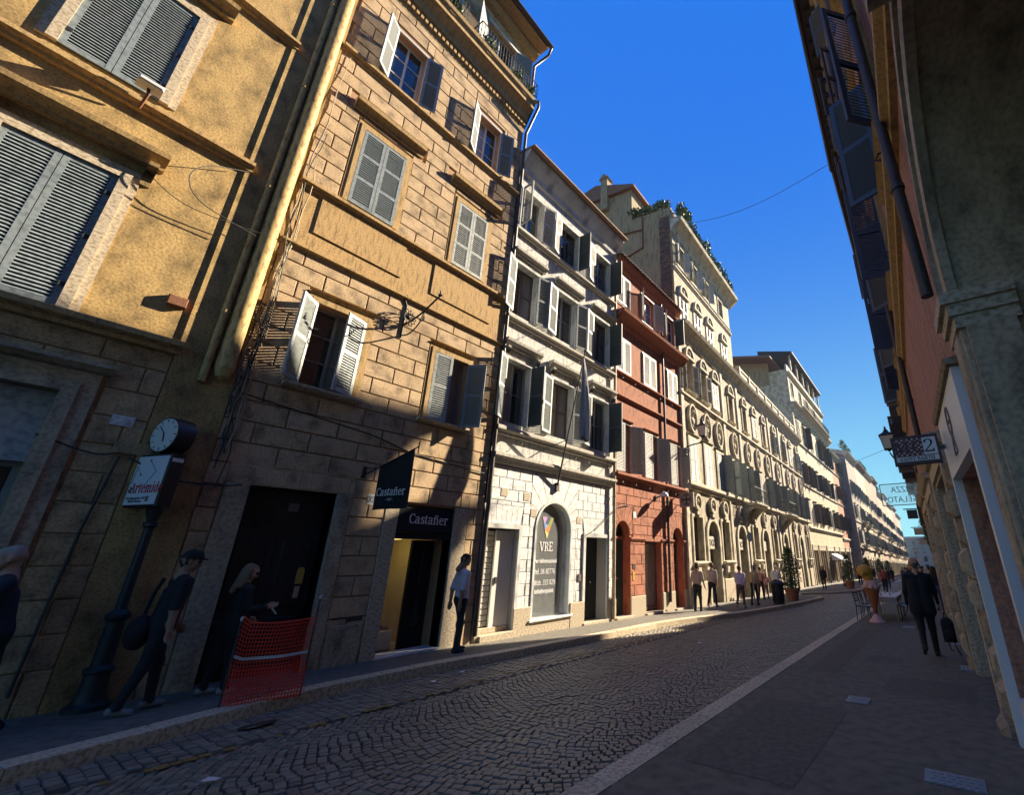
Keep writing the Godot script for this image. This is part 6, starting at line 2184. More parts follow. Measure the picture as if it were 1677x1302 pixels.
func clock_post() -> void:
	var t := thing("street_clock", "dark lamp post carrying a lamp shop advert box and round clock", "street clock", on_ground(-8.8, 1.7, deg_to_rad(20)))
	var mb := MB.new()
	mb.lathe(Vector3.ZERO, [Vector2(0.2, 0), Vector2(0.2, 0.05), Vector2(0.15, 0.09), Vector2(0.125, 0.2), Vector2(0.115, 0.38), Vector2(0.14, 0.4), Vector2(0.14, 0.43), Vector2(0.095, 0.47), Vector2(0.085, 0.95), Vector2(0.12, 0.99), Vector2(0.12, 1.03), Vector2(0.06, 1.09), Vector2(0.055, 1.3), Vector2(0.05, 2.08), Vector2(0.075, 2.1), Vector2(0.075, 2.14), Vector2(0.05, 2.16), Vector2(0.1, 2.33)], 16)
	part(t, "post", mb, M.iron)
	mb = MB.new()
	mb.cbox(-0.32, 0.32, 2.33, 3.04, 0.05, 0.22, 0.012)
	var bx := part(t, "advert_box", mb, M.sign_black)
	mb = MB.new()
	mb.box(-0.3, 0.3, 2.36, 3.01, 0.221, 0.226)
	var pf := part(bx, "advert_panel", mb, M.sign_white)
	mb = MB.new()
	mb.box(0.321, 0.324, 2.93, 2.98, 0.07, 0.2)
	part(bx, "side_label", mb, M.sign_white)
	text_mesh(bx, "lettering", "Artemide", 0.19, M.print_red, Transform3D(Basis.IDENTITY, Vector3(0.07, 2.58, 0.228)), "Droid Serif", true, 0.003, 0.62)
	text_mesh(bx, "lettering", "a", 0.13, M.print_black, Transform3D(Basis.IDENTITY, Vector3(-0.21, 2.57, 0.228)), "Droid Serif", true, 0.003, 0.9)
	for q in [["Via Margutta 107", 2.445], ["00187 Roma", 2.405]]:
		text_mesh(bx, "lettering", q[0], 0.042, M.print_black, Transform3D(Basis.IDENTITY, Vector3(-0.06, q[1], 0.228)), "Droid Sans", true, 0.002)
	mb = MB.new()
	mb.box(0.12, 0.17, 2.4, 2.47, 0.226, 0.229)
	# line drawing of desk lamps
	part(bx, "printed_mark", mb, M.print_grey)
	for d in [[Vector3(-0.02, 2.95, 0.228), Vector3(0.14, 2.80, 0.228), Vector3(0.02, 2.62, 0.228)], [Vector3(-0.12, 2.76, 0.228), Vector3(-0.22, 2.88, 0.228), Vector3(-0.23, 2.62, 0.228)]]:
		mb = MB.new()
		mb.tube(d, 0.004, 4)
		mb.ball(d[0], Vector3(0.018, 0.018, 0.004), 8, 4)
		part(bx, "lamp_drawing", mb, M.print_grey)
	# round clock drum on top
	mb = MB.new()
	mb.tube([Vector3(0, 3.32, -0.02), Vector3(0, 3.32, 0.2)], 0.255, 32)
	mb.tube([Vector3(0, 3.02, 0), Vector3(0, 3.1, 0)], 0.06, 10)
	var dr := part(t, "clock_drum", mb, M.sign_black)
	mb = MB.new()
	mb.tube([Vector3(0, 3.32, 0.2), Vector3(0, 3.32, 0.207)], 0.236, 32)
	var cf := part(dr, "clock_face", mb, M.clock_face)
	mb = MB.new()
	for k in 12:
		var a := TAU * k / 12.0
		var d := Vector3(sin(a), cos(a), 0)
		mb.tube([Vector3(0, 3.32, 0.21) + d * 0.185, Vector3(0, 3.32, 0.21) + d * 0.22], 0.006, 4)
	part(dr, "clock_marks", mb, M.print_black)
	mb = MB.new()
	mb.tube([Vector3(0, 3.34, 0.214), Vector3(0.03, 3.22, 0.214)], 0.009, 4)
	mb.tube([Vector3(0, 3.34, 0.216), Vector3(-0.1, 3.44, 0.216)], 0.007, 4)
	part(dr, "clock_hands", mb, M.print_black)

func wall_lamps() -> void:
	# wrought iron bracket with rosette on the peach wall (no lantern left on it)
	var t := thing("iron_lamp_bracket", "wrought iron lamp bracket with leafy rosette on the peach wall", "lamp bracket", at_wall(4.61, 6.47, 0.02))
	var mb := MB.new()
	mb.tube([Vector3(0, -0.25, 0.02), Vector3(0, 0.55, 0.02)], 0.022, 6)
	mb.tube(smooth([Vector3(0, 0.55, 0.02), Vector3(-0.06, 0.68, 0.03), Vector3(-0.04, 0.8, 0.04)]), 0.018, 6)
	part(t, "wall_bar", mb, M.iron)
	mb = MB.new()
	mb.tube(smooth([Vector3(0, 0.05, 0.02), Vector3(0.02, 0.1, 0.3), Vector3(0.06, 0.22, 0.6), Vector3(0.12, 0.42, 0.85), Vector3(0.18, 0.58, 0.98)]), 0.022, 6)
	mb.tube(smooth([Vector3(0, -0.2, 0.02), Vector3(0.02, -0.22, 0.3), Vector3(0.05, -0.05, 0.55), Vector3(0.08, 0.2, 0.62)]), 0.016, 6)
	mb.tube(smooth([Vector3(0.04, 0.12, 0.5), Vector3(0.05, 0.0, 0.62), Vector3(0.06, 0.02, 0.72), Vector3(0.06, 0.1, 0.7)]), 0.012, 5)
	part(t, "arm", mb, M.iron)
	mb = MB.new()
	mb.lathe(Vector3(0.18, 0.56, 0.98), [Vector2(0.0, 0.0), Vector2(0.05, 0.03), Vector2(0.02, 0.08), Vector2(0.02, 0.13), Vector2(0, 0.14)], 8)
	part(t, "candle_cup", mb, M.iron)
	mb = MB.new()
	for k in 14:
		var a := TAU * k / 14.0
		var d := Vector3(cos(a), sin(a), 0)
		mb.tube(smooth([Vector3(0, 0.22, 0.12), Vector3(0, 0.22, 0.2) + d * 0.12, Vector3(0, 0.22, 0.14) + d * 0.2, Vector3(0, 0.22, 0.06) + d * 0.15]), 0.01, 5)
	mb.ball(Vector3(0, 0.22, 0.17), Vector3(0.05, 0.05, 0.05))
	part(t, "rosette", mb, M.iron)
	# lantern on a scrolled arm where the red house meets the palazzo
	t = thing("wall_lantern", "four-sided street lantern on a scrolled iron arm at the palazzo corner", "street lamp", at_wall(18.52, 6.2, 0.0))
	mb = MB.new()
	mb.box(-0.06, 0.06, -0.35, 0.35, 0.0, 0.04)
	for k in [-0.2, -0.05, 0.1]: mb.tube([Vector3(0, k, 0.0), Vector3(0, k + 0.12, 0.25)], 0.03, 6)
	mb.tube(smooth([Vector3(0, 0.15, 0.1), Vector3(0.02, 0.3, 0.35), Vector3(0.05, 0.36, 0.6), Vector3(0.1, 0.4, 0.85), Vector3(0.16, 0.55, 1.0), Vector3(0.18, 0.66, 1.02)]), 0.03, 6)
	mb.tube(smooth([Vector3(0.02, 0.3, 0.3), Vector3(0, 0.12, 0.42), Vector3(0, 0.02, 0.34), Vector3(0, 0.1, 0.26), Vector3(0, 0.17, 0.33)]), 0.018, 6)
	part(t, "arm", mb, M.iron)
	lantern(t, Vector3(0.18, 0.95, 1.03), 1.05)
	# the same kind on the shaded side
	t = thing("wall_lantern", "four-sided street lantern on the shaded side beside the chequered sign", "street lamp", Transform3D(Basis(Vector3.UP, -PI / 2), Vector3(0.05, 4.3, -16.0)))
	mb = MB.new()
	mb.box(-0.05, 0.05, -0.3, 0.3, 0.0, 0.04)
	mb.tube(smooth([Vector3(0, 0, 0.02), Vector3(0, 0.1, 0.3), Vector3(0, 0.16, 0.5), Vector3(0, 0.4, 0.62)]), 0.025, 6)
	mb.tube(smooth([Vector3(0, -0.2, 0.02), Vector3(0, -0.1, 0.25), Vector3(0, 0.1, 0.4)]), 0.015, 6)
	part(t, "arm", mb, M.iron)
	lantern(t, Vector3(0, 0.72, 0.62), 0.95)
	# dome lamp on the red house
	t = thing("dome_lamp", "white dome lamp on a short arm over the red ground floor", "lamp", at_wall(15.95, 3.9, 0.0))
	mb = MB.new()
	mb.tube([Vector3(0, 0, 0), Vector3(0, 0.05, 0.25), Vector3(0.02, 0.12, 0.34)], 0.03, 6)
	mb.box(-0.08, 0.08, -0.1, 0.1, 0, 0.03)
	part(t, "arm", mb, M.iron_worn)
	mb = MB.new()
	mb.lathe(Vector3(0.02, 0.02, 0.36), [Vector2(0.17, 0), Vector2(0.16, 0.08), Vector2(0.1, 0.16), Vector2(0.0, 0.19)], 14)
	part(t, "shade", mb, M.sign_white)

func signs() -> void:
	# square projecting sign at the end of the red house
	var t := thing("projecting_sign", "square taupe sign with round cross emblem projecting from the red house", "sign", at_wall(17.8, 3.97, 0.0))
	var mb := MB.new()
	mb.box(-0.02, 0.02, 0.2, 0.24, 0.0, 0.16); mb.box(-0.02, 0.02, -0.24, -0.2, 0.0, 0.16)
	part(t, "bracket", mb, M.iron)
	mb = MB.new()
	mb.box(-0.05, 0.05, -0.31, 0.31, 0.14, 0.8)
	part(t, "sign_panel", mb, M.sign_taupe)
	for s in [-1.0, 1.0]:
		mb = MB.new()
		var x: float = -0.053 if s < 0 else 0.053
		var ring := func(r0: float, r1: float) -> void:
			for k in 24:
				var a := TAU * k / 24.0; var b := TAU * (k + 1) / 24.0
				mb.quad(Vector3(x, r0 * sin(a), 0.47 + r0 * cos(a)), Vector3(x, r1 * sin(a), 0.47 + r1 * cos(a)), Vector3(x, r1 * sin(b), 0.47 + r1 * cos(b)), Vector3(x, r0 * sin(b), 0.47 + r0 * cos(b)))
		ring.call(0.225, 0.25)
		for q in [[-0.035, 0.035, -0.2, 0.2], [-0.1, 0.1, 0.16, 0.2], [-0.1, 0.1, -0.2, -0.16]]:
			mb.box(minf(x, x + 0.003), maxf(x, x + 0.003), q[2], q[3], 0.47 + q[0], 0.47 + q[1])
		for q in [[-0.2, -0.03], [0.03, 0.2]]:
			mb.box(minf(x, x + 0.002), maxf(x, x + 0.002), -0.035, 0.035, 0.47 + q[0], 0.47 + q[1])
		for q in [-0.18, 0.145]:
			mb.box(minf(x, x + 0.0025), maxf(x, x + 0.0025), -0.1, 0.1, 0.47 + q, 0.47 + q + 0.035)
		part(t, "emblem", mb, M.print_black)
	# chequered shop sign over the right pavement, seen square on
	t = thing("shop_sign", "dark red framed sign with chequered panel and large figure 2 over the pavement", "sign", Transform3D(Basis.IDENTITY, Vector3(0.05, 2.88, -6.45)))
	var W := 0.5; var H := 0.36
	mb = MB.new()
	mb.cbox(-W * 0.5, W * 0.5, -H * 0.5, H * 0.5, -0.05, 0.0, 0.006)
	part(t, "sign_case", mb, M.sign_maroon)
	mb = MB.new()
	mb.box(-0.222, 0.075, -0.068, 0.142, 0.0, 0.004)
	part(t, "chequer_panel", mb, M.sign_maroon)
	var dots := MB.new()
	for r in 8:
		for c in 11:
			if (r + c) % 2: continue
			var p := Vector3(-0.21 + c * 0.0275, -0.056 + r * 0.027, 0.005)
			dots.ball(p, Vector3(0.0145, 0.0135, 0.003), 7, 4)
	part(t, "chequer_dots", dots, M.sign_pink)
	text_mesh(t, "lettering", "MC", 0.2, M.sign_maroon, Transform3D(Basis.IDENTITY, Vector3(-0.075, 0.037, 0.008)), "Droid Serif", true, 0.004, 1.0)
	mb = MB.new()
	mb.box(0.083, 0.222, -0.068, 0.142, 0.0, 0.004)
	part(t, "number_panel", mb, M.sign_white)
	text_mesh(t, "lettering", "2", 0.22, M.print_black, Transform3D(Basis.IDENTITY, Vector3(0.148, 0.037, 0.006)), "Droid Serif", false, 0.003, 1.05)
	mb = MB.new()
	mb.box(-0.222, 0.222, -0.138, -0.078, 0.0, 0.004)
	part(t, "name_panel", mb, M.sign_white)
	text_mesh(t, "lettering", "SAINT BARTH", 0.06, M.print_black, Transform3D(Basis.IDENTITY, Vector3(0, -0.108, 0.006)), "Droid Serif", true, 0.003, 0.86)
	mb = MB.new()
	mb.box(W * 0.5, 0.42, -0.02, 0.03, -0.045, -0.01)
	part(t, "arm", mb, M.sign_black)
	# open wire sign with letters read from the other side
	t = thing("neon_sign", "open wire frame sign with outlined pizza and gelato letters over the pavement", "sign", Transform3D(Basis.IDENTITY, Vector3(-0.57, 3.63, -18.0)))
	mb = MB.new()
	for q in [[-0.6, 0.36, 0.62, 0.36], [-0.6, -0.36, 0.62, -0.36], [-0.6, -0.36, -0.6, 0.36], [0.62, 0.36, 0.66, 0.3]]:
		mb.tube([Vector3(q[0], q[1], 0), Vector3(q[2], q[3], 0)], 0.014, 5)
	part(t, "frame", mb, M.print_grey)
	mb = MB.new()
	mb.box(-0.6, 0.62, -0.36, 0.36, -0.004, 0.0)
	part(t, "clear_sheet", mb, M.glass_clear)
	text_mesh(t, "lettering", "PIZZA", 0.26, M.galvanised, Transform3D(Basis(Vector3.UP, PI), Vector3(0.06, 0.16, 0)), "Droid Sans", false, 0.01, 1.0)
	text_mesh(t, "lettering", "GELATO", 0.26, M.galvanised, Transform3D(Basis(Vector3.UP, PI), Vector3(0.02, -0.17, 0)), "Droid Sans", false, 0.01, 1.0)
	# smaller boards further along the shaded side
	for q in [[27.0, -0.55, 4.0, 0.9, "small black board hanging from an arm just past the wire pizza sign"], [36.0, -0.6, 3.6, 1.0, "small grey cloth board on an arm at the low shop house"], [52.0, -0.7, 3.4, 1.3, "grey cloth board on an arm at the brown shaded house"]]:
		t = thing("hanging_sign", q[4], "sign", Transform3D(Basis.IDENTITY, Vector3(q[1], q[2] - SLOPE * q[0] * 0.3, -q[0])), "boards on the shaded row")
		mb = MB.new()
		mb.box(-q[3] * 0.4, 0.62 + 0.1 * q[3], 0.0, 0.05, -0.03, 0.03)
		part(t, "arm", mb, M.iron)
		mb = MB.new()
		mb.box(-q[3] * 0.25, q[3] * 0.25, -0.45, -0.02, -0.03, 0.03)
		part(t, "board", mb, M.sign_black if q[0] < 30 else M.grey_cloth)
	# parking pole with a disc, near the litter bin
	t = thing("sign_pole", "thin grey pole with a round traffic disc on the widened pavement", "sign", on_ground(-6.66, 19.94, 1.25))
	mb = MB.new()
	mb.tube([Vector3.ZERO, Vector3(0, 3.1, 0)], 0.03, 8)
	part(t, "pole", mb, M.galvanised)
	mb = MB.new()
	mb.tube([Vector3(0, 2.85, 0.035), Vector3(0, 2.85, 0.045)], 0.2, 20)
	part(t, "disc", mb, mat("disc_blue", 0.03, 0.05, 0.14, 0.5))
	# white sloping awning on the pale yellow house
	t = thing("awning", "small white canvas awning over a shop in the pale yellow house", "awning", Transform3D(Basis(Vector3.UP, PI / 2 + 0.008), Vector3(-9.95, 1.9, -60.0)))
	mb = MB.new()
	mb.quad(Vector3(-2.2, 0.0, 0.05), Vector3(-2.2, -0.7, 1.2), Vector3(2.2, -0.7, 1.2), Vector3(2.2, 0.0, 0.05))
	mb.quad(Vector3(-2.2, -0.7, 1.2), Vector3(-2.2, -0.95, 1.2), Vector3(2.2, -0.95, 1.2), Vector3(2.2, -0.7, 1.2))
	mb.tri(Vector3(-2.2, 0, 0.05), Vector3(-2.2, -0.7, 0.05), Vector3(-2.2, -0.7, 1.2))
	part(t, "canvas", mb, M.table_cloth)
	mb = MB.new()
	for s in [-2.1, 2.1]: mb.tube([Vector3(s, -0.8, 0.0), Vector3(s, -0.72, 1.18)], 0.03, 5)
	part(t, "arm", mb, M.iron)

func flags() -> void:
	# black cloth banner on a pole by the shoe shop
	var t := thing("shop_banner", "black cloth shop banner hung from a slanting pole on the peach house", "banner", at_wall(4.42, 3.13, 0.0))
	var mb := MB.new()
	mb.tube([Vector3(-0.05, -0.02, 0.0), Vector3(0.28, 0.48, 1.24)], 0.013, 8)
	mb.ball(Vector3(0.28, 0.48, 1.25), Vector3(0.022, 0.022, 0.022), 8, 5)
	part(t, "pole", mb, M.iron)
	mb = MB.new()
	mb.box(-0.04, 0.04, -0.03, 0.2, 0.0, 0.03)
	mb.tube([Vector3(0, 0.17, 0.02), Vector3(0.08, 0.14, 0.35)], 0.01, 5)
	part(t, "bracket", mb, M.iron)
	var a0 := Vector3(0.075, 0.17, 0.42); var a1 := Vector3(0.27, 0.455, 1.18)
	mb = MB.new()
	var n := 10; var m := 12
	var pt := func(i: int, j: int) -> Vector3:
		var s := float(i) / n; var v := float(j) / m
		var top := a0.lerp(a1, s)
		var bot := Vector3(lerpf(a0.x, a1.x, s), -0.64, lerpf(a0.z - 0.03, a1.z + 0.02, s))
		var p := top.lerp(bot, v)
		p.x += 0.02 * sin(s * 7.0 + v * 2.0) * v
		return p
	for i in n:
		for j in m:
			mb.quad(pt.call(i, j + 1), pt.call(i + 1, j + 1), pt.call(i + 1, j), pt.call(i, j))
	var cl := part(t, "cloth", mb, M.black_cloth)
	# lettering on the side that faces the camera (towards smaller u)
	var dir := (a1 - a0); dir.y = 0
	dir = dir.normalized()
	var out := Vector3.UP.cross(dir).normalized()
	var bs := Basis(dir, Vector3.UP, dir.cross(Vector3.UP))
	var mid := Vector3(lerpf(a0.x, a1.x, 0.5), -0.33, lerpf(a0.z, a1.z, 0.5))
	text_mesh(cl, "lettering", "Castañer", 0.2, M.print_white, Transform3D(bs, mid + bs.z * 0.03), "Droid Serif", false, 0.004, 0.8, true)
	text_mesh(cl, "lettering", "- 1927 -", 0.06, M.print_white, Transform3D(bs, mid + bs.z * 0.03 + Vector3(0, -0.14, 0)), "Droid Sans", false, 0.004, 0.9)
	# furled grey flag on a tall raking pole above the arched window
	t = thing("furled_flag", "furled grey flag on a raking pole above the arched window", "flag", at_wall(9.97, 3.58, 0.0))
	mb = MB.new()
	var tip := Vector3(-0.4, 4.0, 1.25)
	mb.tube([Vector3(0, 0, 0.02), tip], [0.028, 0.018], 8)
	mb.ball(tip, Vector3(0.04, 0.06, 0.04), 8, 5)
	part(t, "pole", mb, M.iron_worn)
	mb = MB.new()
	mb.box(-0.06, 0.06, -0.1, 0.14, -0.02, 0.06)
	mb.tube([Vector3(-0.5, 1.1, 0.0), Vector3(-0.16, 1.35, 0.42)], 0.014, 5)
	part(t, "bracket", mb, M.iron_worn)
	mb = MB.new()
	n = 14
	var rings := []
	for i in n + 1:
		var s := float(i) / n
		var top := tip.lerp(Vector3.ZERO, 0.06)
		var c := top + Vector3(0.05 * sin(s * 3.0), -s * 2.55, 0.12 * s)
		var r := 0.03 + 0.2 * pow(s, 0.8) * (1.0 - 0.35 * pow(s, 6.0))
		var ring := []
		for k in 12:
			var a := TAU * k / 12.0
			var q := r * (1.0 + 0.38 * sin(a * 4.0 + s * 2.0))
			ring.append(c + Vector3(cos(a) * q, 0.06 * sin(a * 3.0) * s, sin(a) * q * 0.75))
		rings.append(ring)
	for i in n:
		for k in 12:
			var k2 := (k + 1) % 12
			mb.quad(rings[i + 1][k], rings[i + 1][k2], rings[i][k2], rings[i][k])
	part(t, "cloth", mb, M.grey_cloth)

func net_barrier() -> void:
	var t := thing("safety_net", "orange plastic safety net stretched between stakes at the kerb", "barrier", on_ground(-7.5, 3.02))
	# local x runs across, local z runs back along the street; the net runs from (-0.07, +0.35) to (0.06, -0.36)
	var A := Vector3(-0.12, 0.0, 0.40); var B := Vector3(0.06, -0.01, -0.38)
	var nx := 24; var ny := 20
	var g := func(i: float, j: float) -> Vector3:
		var s := i / nx; var v := j / ny
		var h := 0.93 + (0.07 * (1.0 - s * 8.0) if s < 0.12 else 0.0) - 0.03 * sin(PI * s)
		var p := A.lerp(B, s) + Vector3(0, 0.01 + v * h, 0)
		p.x += 0.025 * sin(s * 9.0 + v * 4.0) * (1.0 - absf(s - 0.5)) + 0.02 * sin(v * 7.0)
		return p
	var mb := MB.new()
	for j in ny + 1:
		var pts := []
		for i in nx + 1: pts.append(g.call(i, j))
		mb.tube(pts, 0.005 if j % 20 else 0.008, 4, false)
	for i in nx + 1:
		var pts := []
		for j in ny + 1: pts.append(g.call(i, j))
		mb.tube(pts, 0.004, 4, false)
	# doubled-over lower half of the net
	for j in 9:
		var pts := []
		for i in nx + 1: pts.append(g.call(i + 0.4, j + 0.45) + Vector3(0.03, 0, 0))
		mb.tube(pts, 0.0045, 4, false)
	for i in nx:
		var pts := []
		for j in 9: pts.append(g.call(i + 0.5, j + 0.4) + Vector3(0.03, 0, 0))
		mb.tube(pts, 0.004, 4, false)
	var net := part(t, "net", mb, M.orange_net)
	net.set_meta("kind", "stuff")
	mb = MB.new()
	var pts2 := []
	for i in nx + 1: pts2.append(i)
	for i in nx:
		var a: Vector3 = g.call(i, 10.6) + Vector3(0.02, 0, 0); var b: Vector3 = g.call(i + 1, 10.6) + Vector3(0.02, 0, 0)
		mb.quad(a, b, b + Vector3(0, 0.035, 0), a + Vector3(0, 0.035, 0))
	part(t, "tape", mb, M.tape_white)
	for q in [A + Vector3(0, 0, 0.01), B + Vector3(0, 0, -0.01)]:
		mb = MB.new()
		var h := 0.98 if q.z > 0 else 1.2
		mb.tube([q, q + Vector3(0, h, 0)], 0.012, 6)
		part(t, "stake", mb, M.iron_worn)
		mb = MB.new()
		mb.ball(q + Vector3(0, h, 0), Vector3(0.02, 0.03, 0.02), 8, 5)
		part(t, "stake_cap", mb, M.tape_white)

func planters_and_cafe() -> void:
	var spots := [[-6.62, 25.9, 1.0, "tall clipped evergreen in a terracotta pot next to the litter bin"], [-6.3, 43.2, 1.0, "clipped evergreen in a terracotta pot opposite the cafe tables, past the side opening"], [-6.2, 55.0, 1.05, "dark potted evergreen far along the sunny pavement"], [-6.0, 66.0, 1.1, "dark potted evergreen far along the sunny pavement"], [-6.3, 82.0, 1.2, "dark potted evergreen far along the sunny pavement"]]
	for k in spots.size():
		var q: Array = spots[k]
		var t := thing("potted_tree", q[3], "potted tree", on_ground(q[0], q[1], k * 1.3), "potted evergreens along the pavement")
		var mb := MB.new()
		mb.lathe(Vector3.ZERO, [Vector2(0, 0.0), Vector2(0.26, 0.0), Vector2(0.36, 0.5), Vector2(0.42, 0.5), Vector2(0.42, 0.6), Vector2(0.36, 0.6), Vector2(0.34, 0.55), Vector2(0, 0.54)], 18)
		part(t, "pot", mb, M.terracotta_pot)
		mb = MB.new()
		mb.tube([Vector3(0, 0.5, 0), Vector3(0.02, 1.2, 0.01), Vector3(0, 2.2, 0)], [0.05, 0.04, 0.015], 7)
		part(t, "trunk", mb, M.bark)
		var cl := []
		for i in 11:
			var h := 0.72 + i * 0.175
			var r: float = (0.5 * (1.0 - pow(absf(i - 3.0) / 9.0, 1.6))) * q[2]
			for j in 5:
				var a := TAU * (j + 0.37 * i) / 5.0
				cl.append([Vector3(cos(a) * r * 0.62, h + rng.randf_range(-0.07, 0.07), sin(a) * r * 0.62), Vector3(r * 0.5 + 0.04, 0.17, r * 0.5 + 0.04), 46])
		leaves(t, "foliage", cl, 0.085)
	# cast litter bin
	var t := thing("litter_bin", "dark ribbed cast litter bin on the widened pavement", "litter bin", on_ground(-6.51, 22.9))
	var mb := MB.new()
	mb.lathe(Vector3.ZERO, [Vector2(0, 0), Vector2(0.26, 0), Vector2(0.26, 0.06), Vector2(0.23, 0.08), Vector2(0.27, 0.85), Vector2(0.22, 0.86)], 20)
	part(t, "body", mb, M.iron)
	mb = MB.new()
	mb.lathe(Vector3.ZERO, [Vector2(0.2, 0.84), Vector2(0.31, 0.86), Vector2(0.32, 0.92), Vector2(0.25, 1.0), Vector2(0.2, 1.04), Vector2(0.17, 1.0), Vector2(0, 0.98)], 20)
	part(t, "rim", mb, M.iron)
	for k in 20:
		var a := TAU * k / 20.0
		mb = MB.new()
		mb.tube([Vector3(cos(a) * 0.245, 0.1, sin(a) * 0.245), Vector3(cos(a) * 0.275, 0.83, sin(a) * 0.275)], 0.016, 5)
		part(t, "rib", mb, M.iron)
	# giant ice cream cone standing outside the gelateria
	t = thing("ice_cream_display", "giant ice cream cone figure with yellow scoop standing by the cafe tables", "display", on_ground(-1.96, 17.72, 0.6))
	mb = MB.new()
	mb.lathe(Vector3.ZERO, [Vector2(0, 0), Vector2(0.24, 0), Vector2(0.24, 0.02), Vector2(0.04, 0.24), Vector2(0, 0.26)], 18)
	part(t, "foot", mb, M.ice_pink)
	mb = MB.new()
	mb.lathe(Vector3.ZERO, [Vector2(0.02, 0.2), Vector2(0.24, 1.02), Vector2(0.21, 1.03), Vector2(0, 1.0)], 20)
	part(t, "wafer", mb, M.cone_wafer)
	mb = MB.new()
	for k in 12:
		var a := TAU * k / 12.0
		mb.tube([Vector3(cos(a) * 0.03, 0.22, sin(a) * 0.03), Vector3(cos(a + 0.9) * 0.242, 1.02, sin(a + 0.9) * 0.242)], 0.006, 4)
		mb.tube([Vector3(cos(a) * 0.03, 0.22, sin(a) * 0.03), Vector3(cos(a - 0.9) * 0.242, 1.02, sin(a - 0.9) * 0.242)], 0.006, 4)
	part(t, "wafer_ribs", mb, M.cone_wafer)
	mb = MB.new()
	for k in 9:
		var a := TAU * k / 9.0
		mb.ball(Vector3(cos(a) * 0.19, 1.06 + 0.02 * sin(k * 2.0), sin(a) * 0.19), Vector3(0.09, 0.08, 0.09), 9, 6)
	mb.ball(Vector3(0, 1.14, 0), Vector3(0.22, 0.15, 0.22), 14, 8)
	part(t, "cream", mb, M.ice_pink)
	mb = MB.new()
	mb.tube(smooth([Vector3(0.0, 1.2, 0), Vector3(-0.03, 1.3, 0), Vector3(-0.1, 1.42, 0)]), [0.1, 0.12, 0.13, 0.14, 0.15, 0.16, 0.17, 0.18, 0.18, 0.18, 0.18, 0.18, 0.18, 0.18, 0.18, 0.18, 0.18].slice(0, smooth([Vector3(0.0, 1.2, 0), Vector3(-0.03, 1.3, 0), Vector3(-0.1, 1.42, 0)]).size()), 12)
	mb.ball(Vector3(-0.14, 1.54, 0.0), Vector3(0.24, 0.2, 0.22), 14, 9)
	for k in 6: mb.ball(Vector3(-0.3 + 0.03 * k, 1.44 + 0.015 * (k % 2), 0.16 * cos(k * 1.1)), Vector3(0.07, 0.06, 0.07), 8, 5)
	part(t, "scoop", mb, M.ice_yellow)
	# cafe table with chairs
	for k in 2:
		t = thing("cafe_table", ["white topped cafe table beside the ice cream figure", "white topped cafe table behind the first one"][k], "table", on_ground(-1.72, 19.1 + k * 1.5), "cafe tables on the pavement")
		mb = MB.new()
		mb.cbox(-0.38, 0.38, 0.7, 0.74, -0.6, 0.6, 0.008)
		part(t, "table_top", mb, M.table_cloth)
		mb = MB.new()
		mb.box(-0.36, 0.36, 0.56, 0.7, 0.585, 0.59); mb.box(-0.36, 0.36, 0.56, 0.7, -0.59, -0.585); mb.box(0.36, 0.365, 0.56, 0.7, -0.58, 0.58); mb.box(-0.365, -0.36, 0.56, 0.7, -0.58, 0.58)
		part(t, "cloth_fall", mb, M.grey_cloth)
		for s in [Vector2(-0.32, -0.52), Vector2(0.32, -0.52), Vector2(0.32, 0.52), Vector2(-0.32, 0.52)]:
			mb = MB.new()
			mb.tube([Vector3(s.x, 0, s.y), Vector3(s.x, 0.7, s.y)], 0.02, 6)
			part(t, "leg", mb, M.steel)
		for q in [Vector3(-0.1, 0.74, 0.3), Vector3(0.15, 0.74, 0.1)]:
			mb = MB.new()
			mb.lathe(Vector3.ZERO, [Vector2(0, 0), Vector2(0.03, 0), Vector2(0.035, 0.1), Vector2(0.03, 0.1), Vector2(0.027, 0.01), Vector2(0, 0.01)], 10)
			single("drinking_glass", "small drinking glass standing on a cafe table", "glass", mb, M.lamp_glass, t.transform * Transform3D(Basis.IDENTITY, q), "glasses on the tables")
	var first: Node3D
	var cs := [[-2.28, 18.0, 1.35, "black cafe chair at the kerb beside the ice cream figure"], [-1.15, 18.75, -1.3, "black cafe chair on the walking side of the tables"], [-1.15, 19.45, -1.5, "black cafe chair on the walking side of the tables"], [-2.3, 19.4, 1.57, "black cafe chair on the road side of the tables"], [-1.12, 20.4, -1.6, "black cafe chair on the walking side of the tables"], [-2.3, 20.6, 1.6, "black cafe chair on the road side of the tables"]]
	for q in cs:
		t = thing("cafe_chair", q[3], "chair", on_ground(q[0], q[1], q[2]), "black cafe chairs")
		mb = MB.new()
		mb.cbox(-0.22, 0.22, 0.43, 0.46, -0.22, 0.22, 0.01)
		part(t, "seat", mb, M.chair_black)
		mb = MB.new()
		for k in 4: mb.box(-0.2, 0.2, 0.58 + k * 0.075, 0.62 + k * 0.075, -0.25 - k * 0.008, -0.235 - k * 0.008)
		part(t, "backrest", mb, M.chair_black)
		for s in [Vector2(-0.2, 0.2), Vector2(0.2, 0.2)]:
			mb = MB.new()
			mb.tube([Vector3(s.x, 0, s.y), Vector3(s.x, 0.44, s.y)], 0.014, 6)
			part(t, "leg", mb, M.chair_black)
		for s in [-0.2, 0.2]:
			mb = MB.new()
			mb.tube([Vector3(s, 0, -0.24), Vector3(s, 0.45, -0.21), Vector3(s, 0.86, -0.27)], 0.014, 6)
			part(t, "leg", mb, M.chair_black)

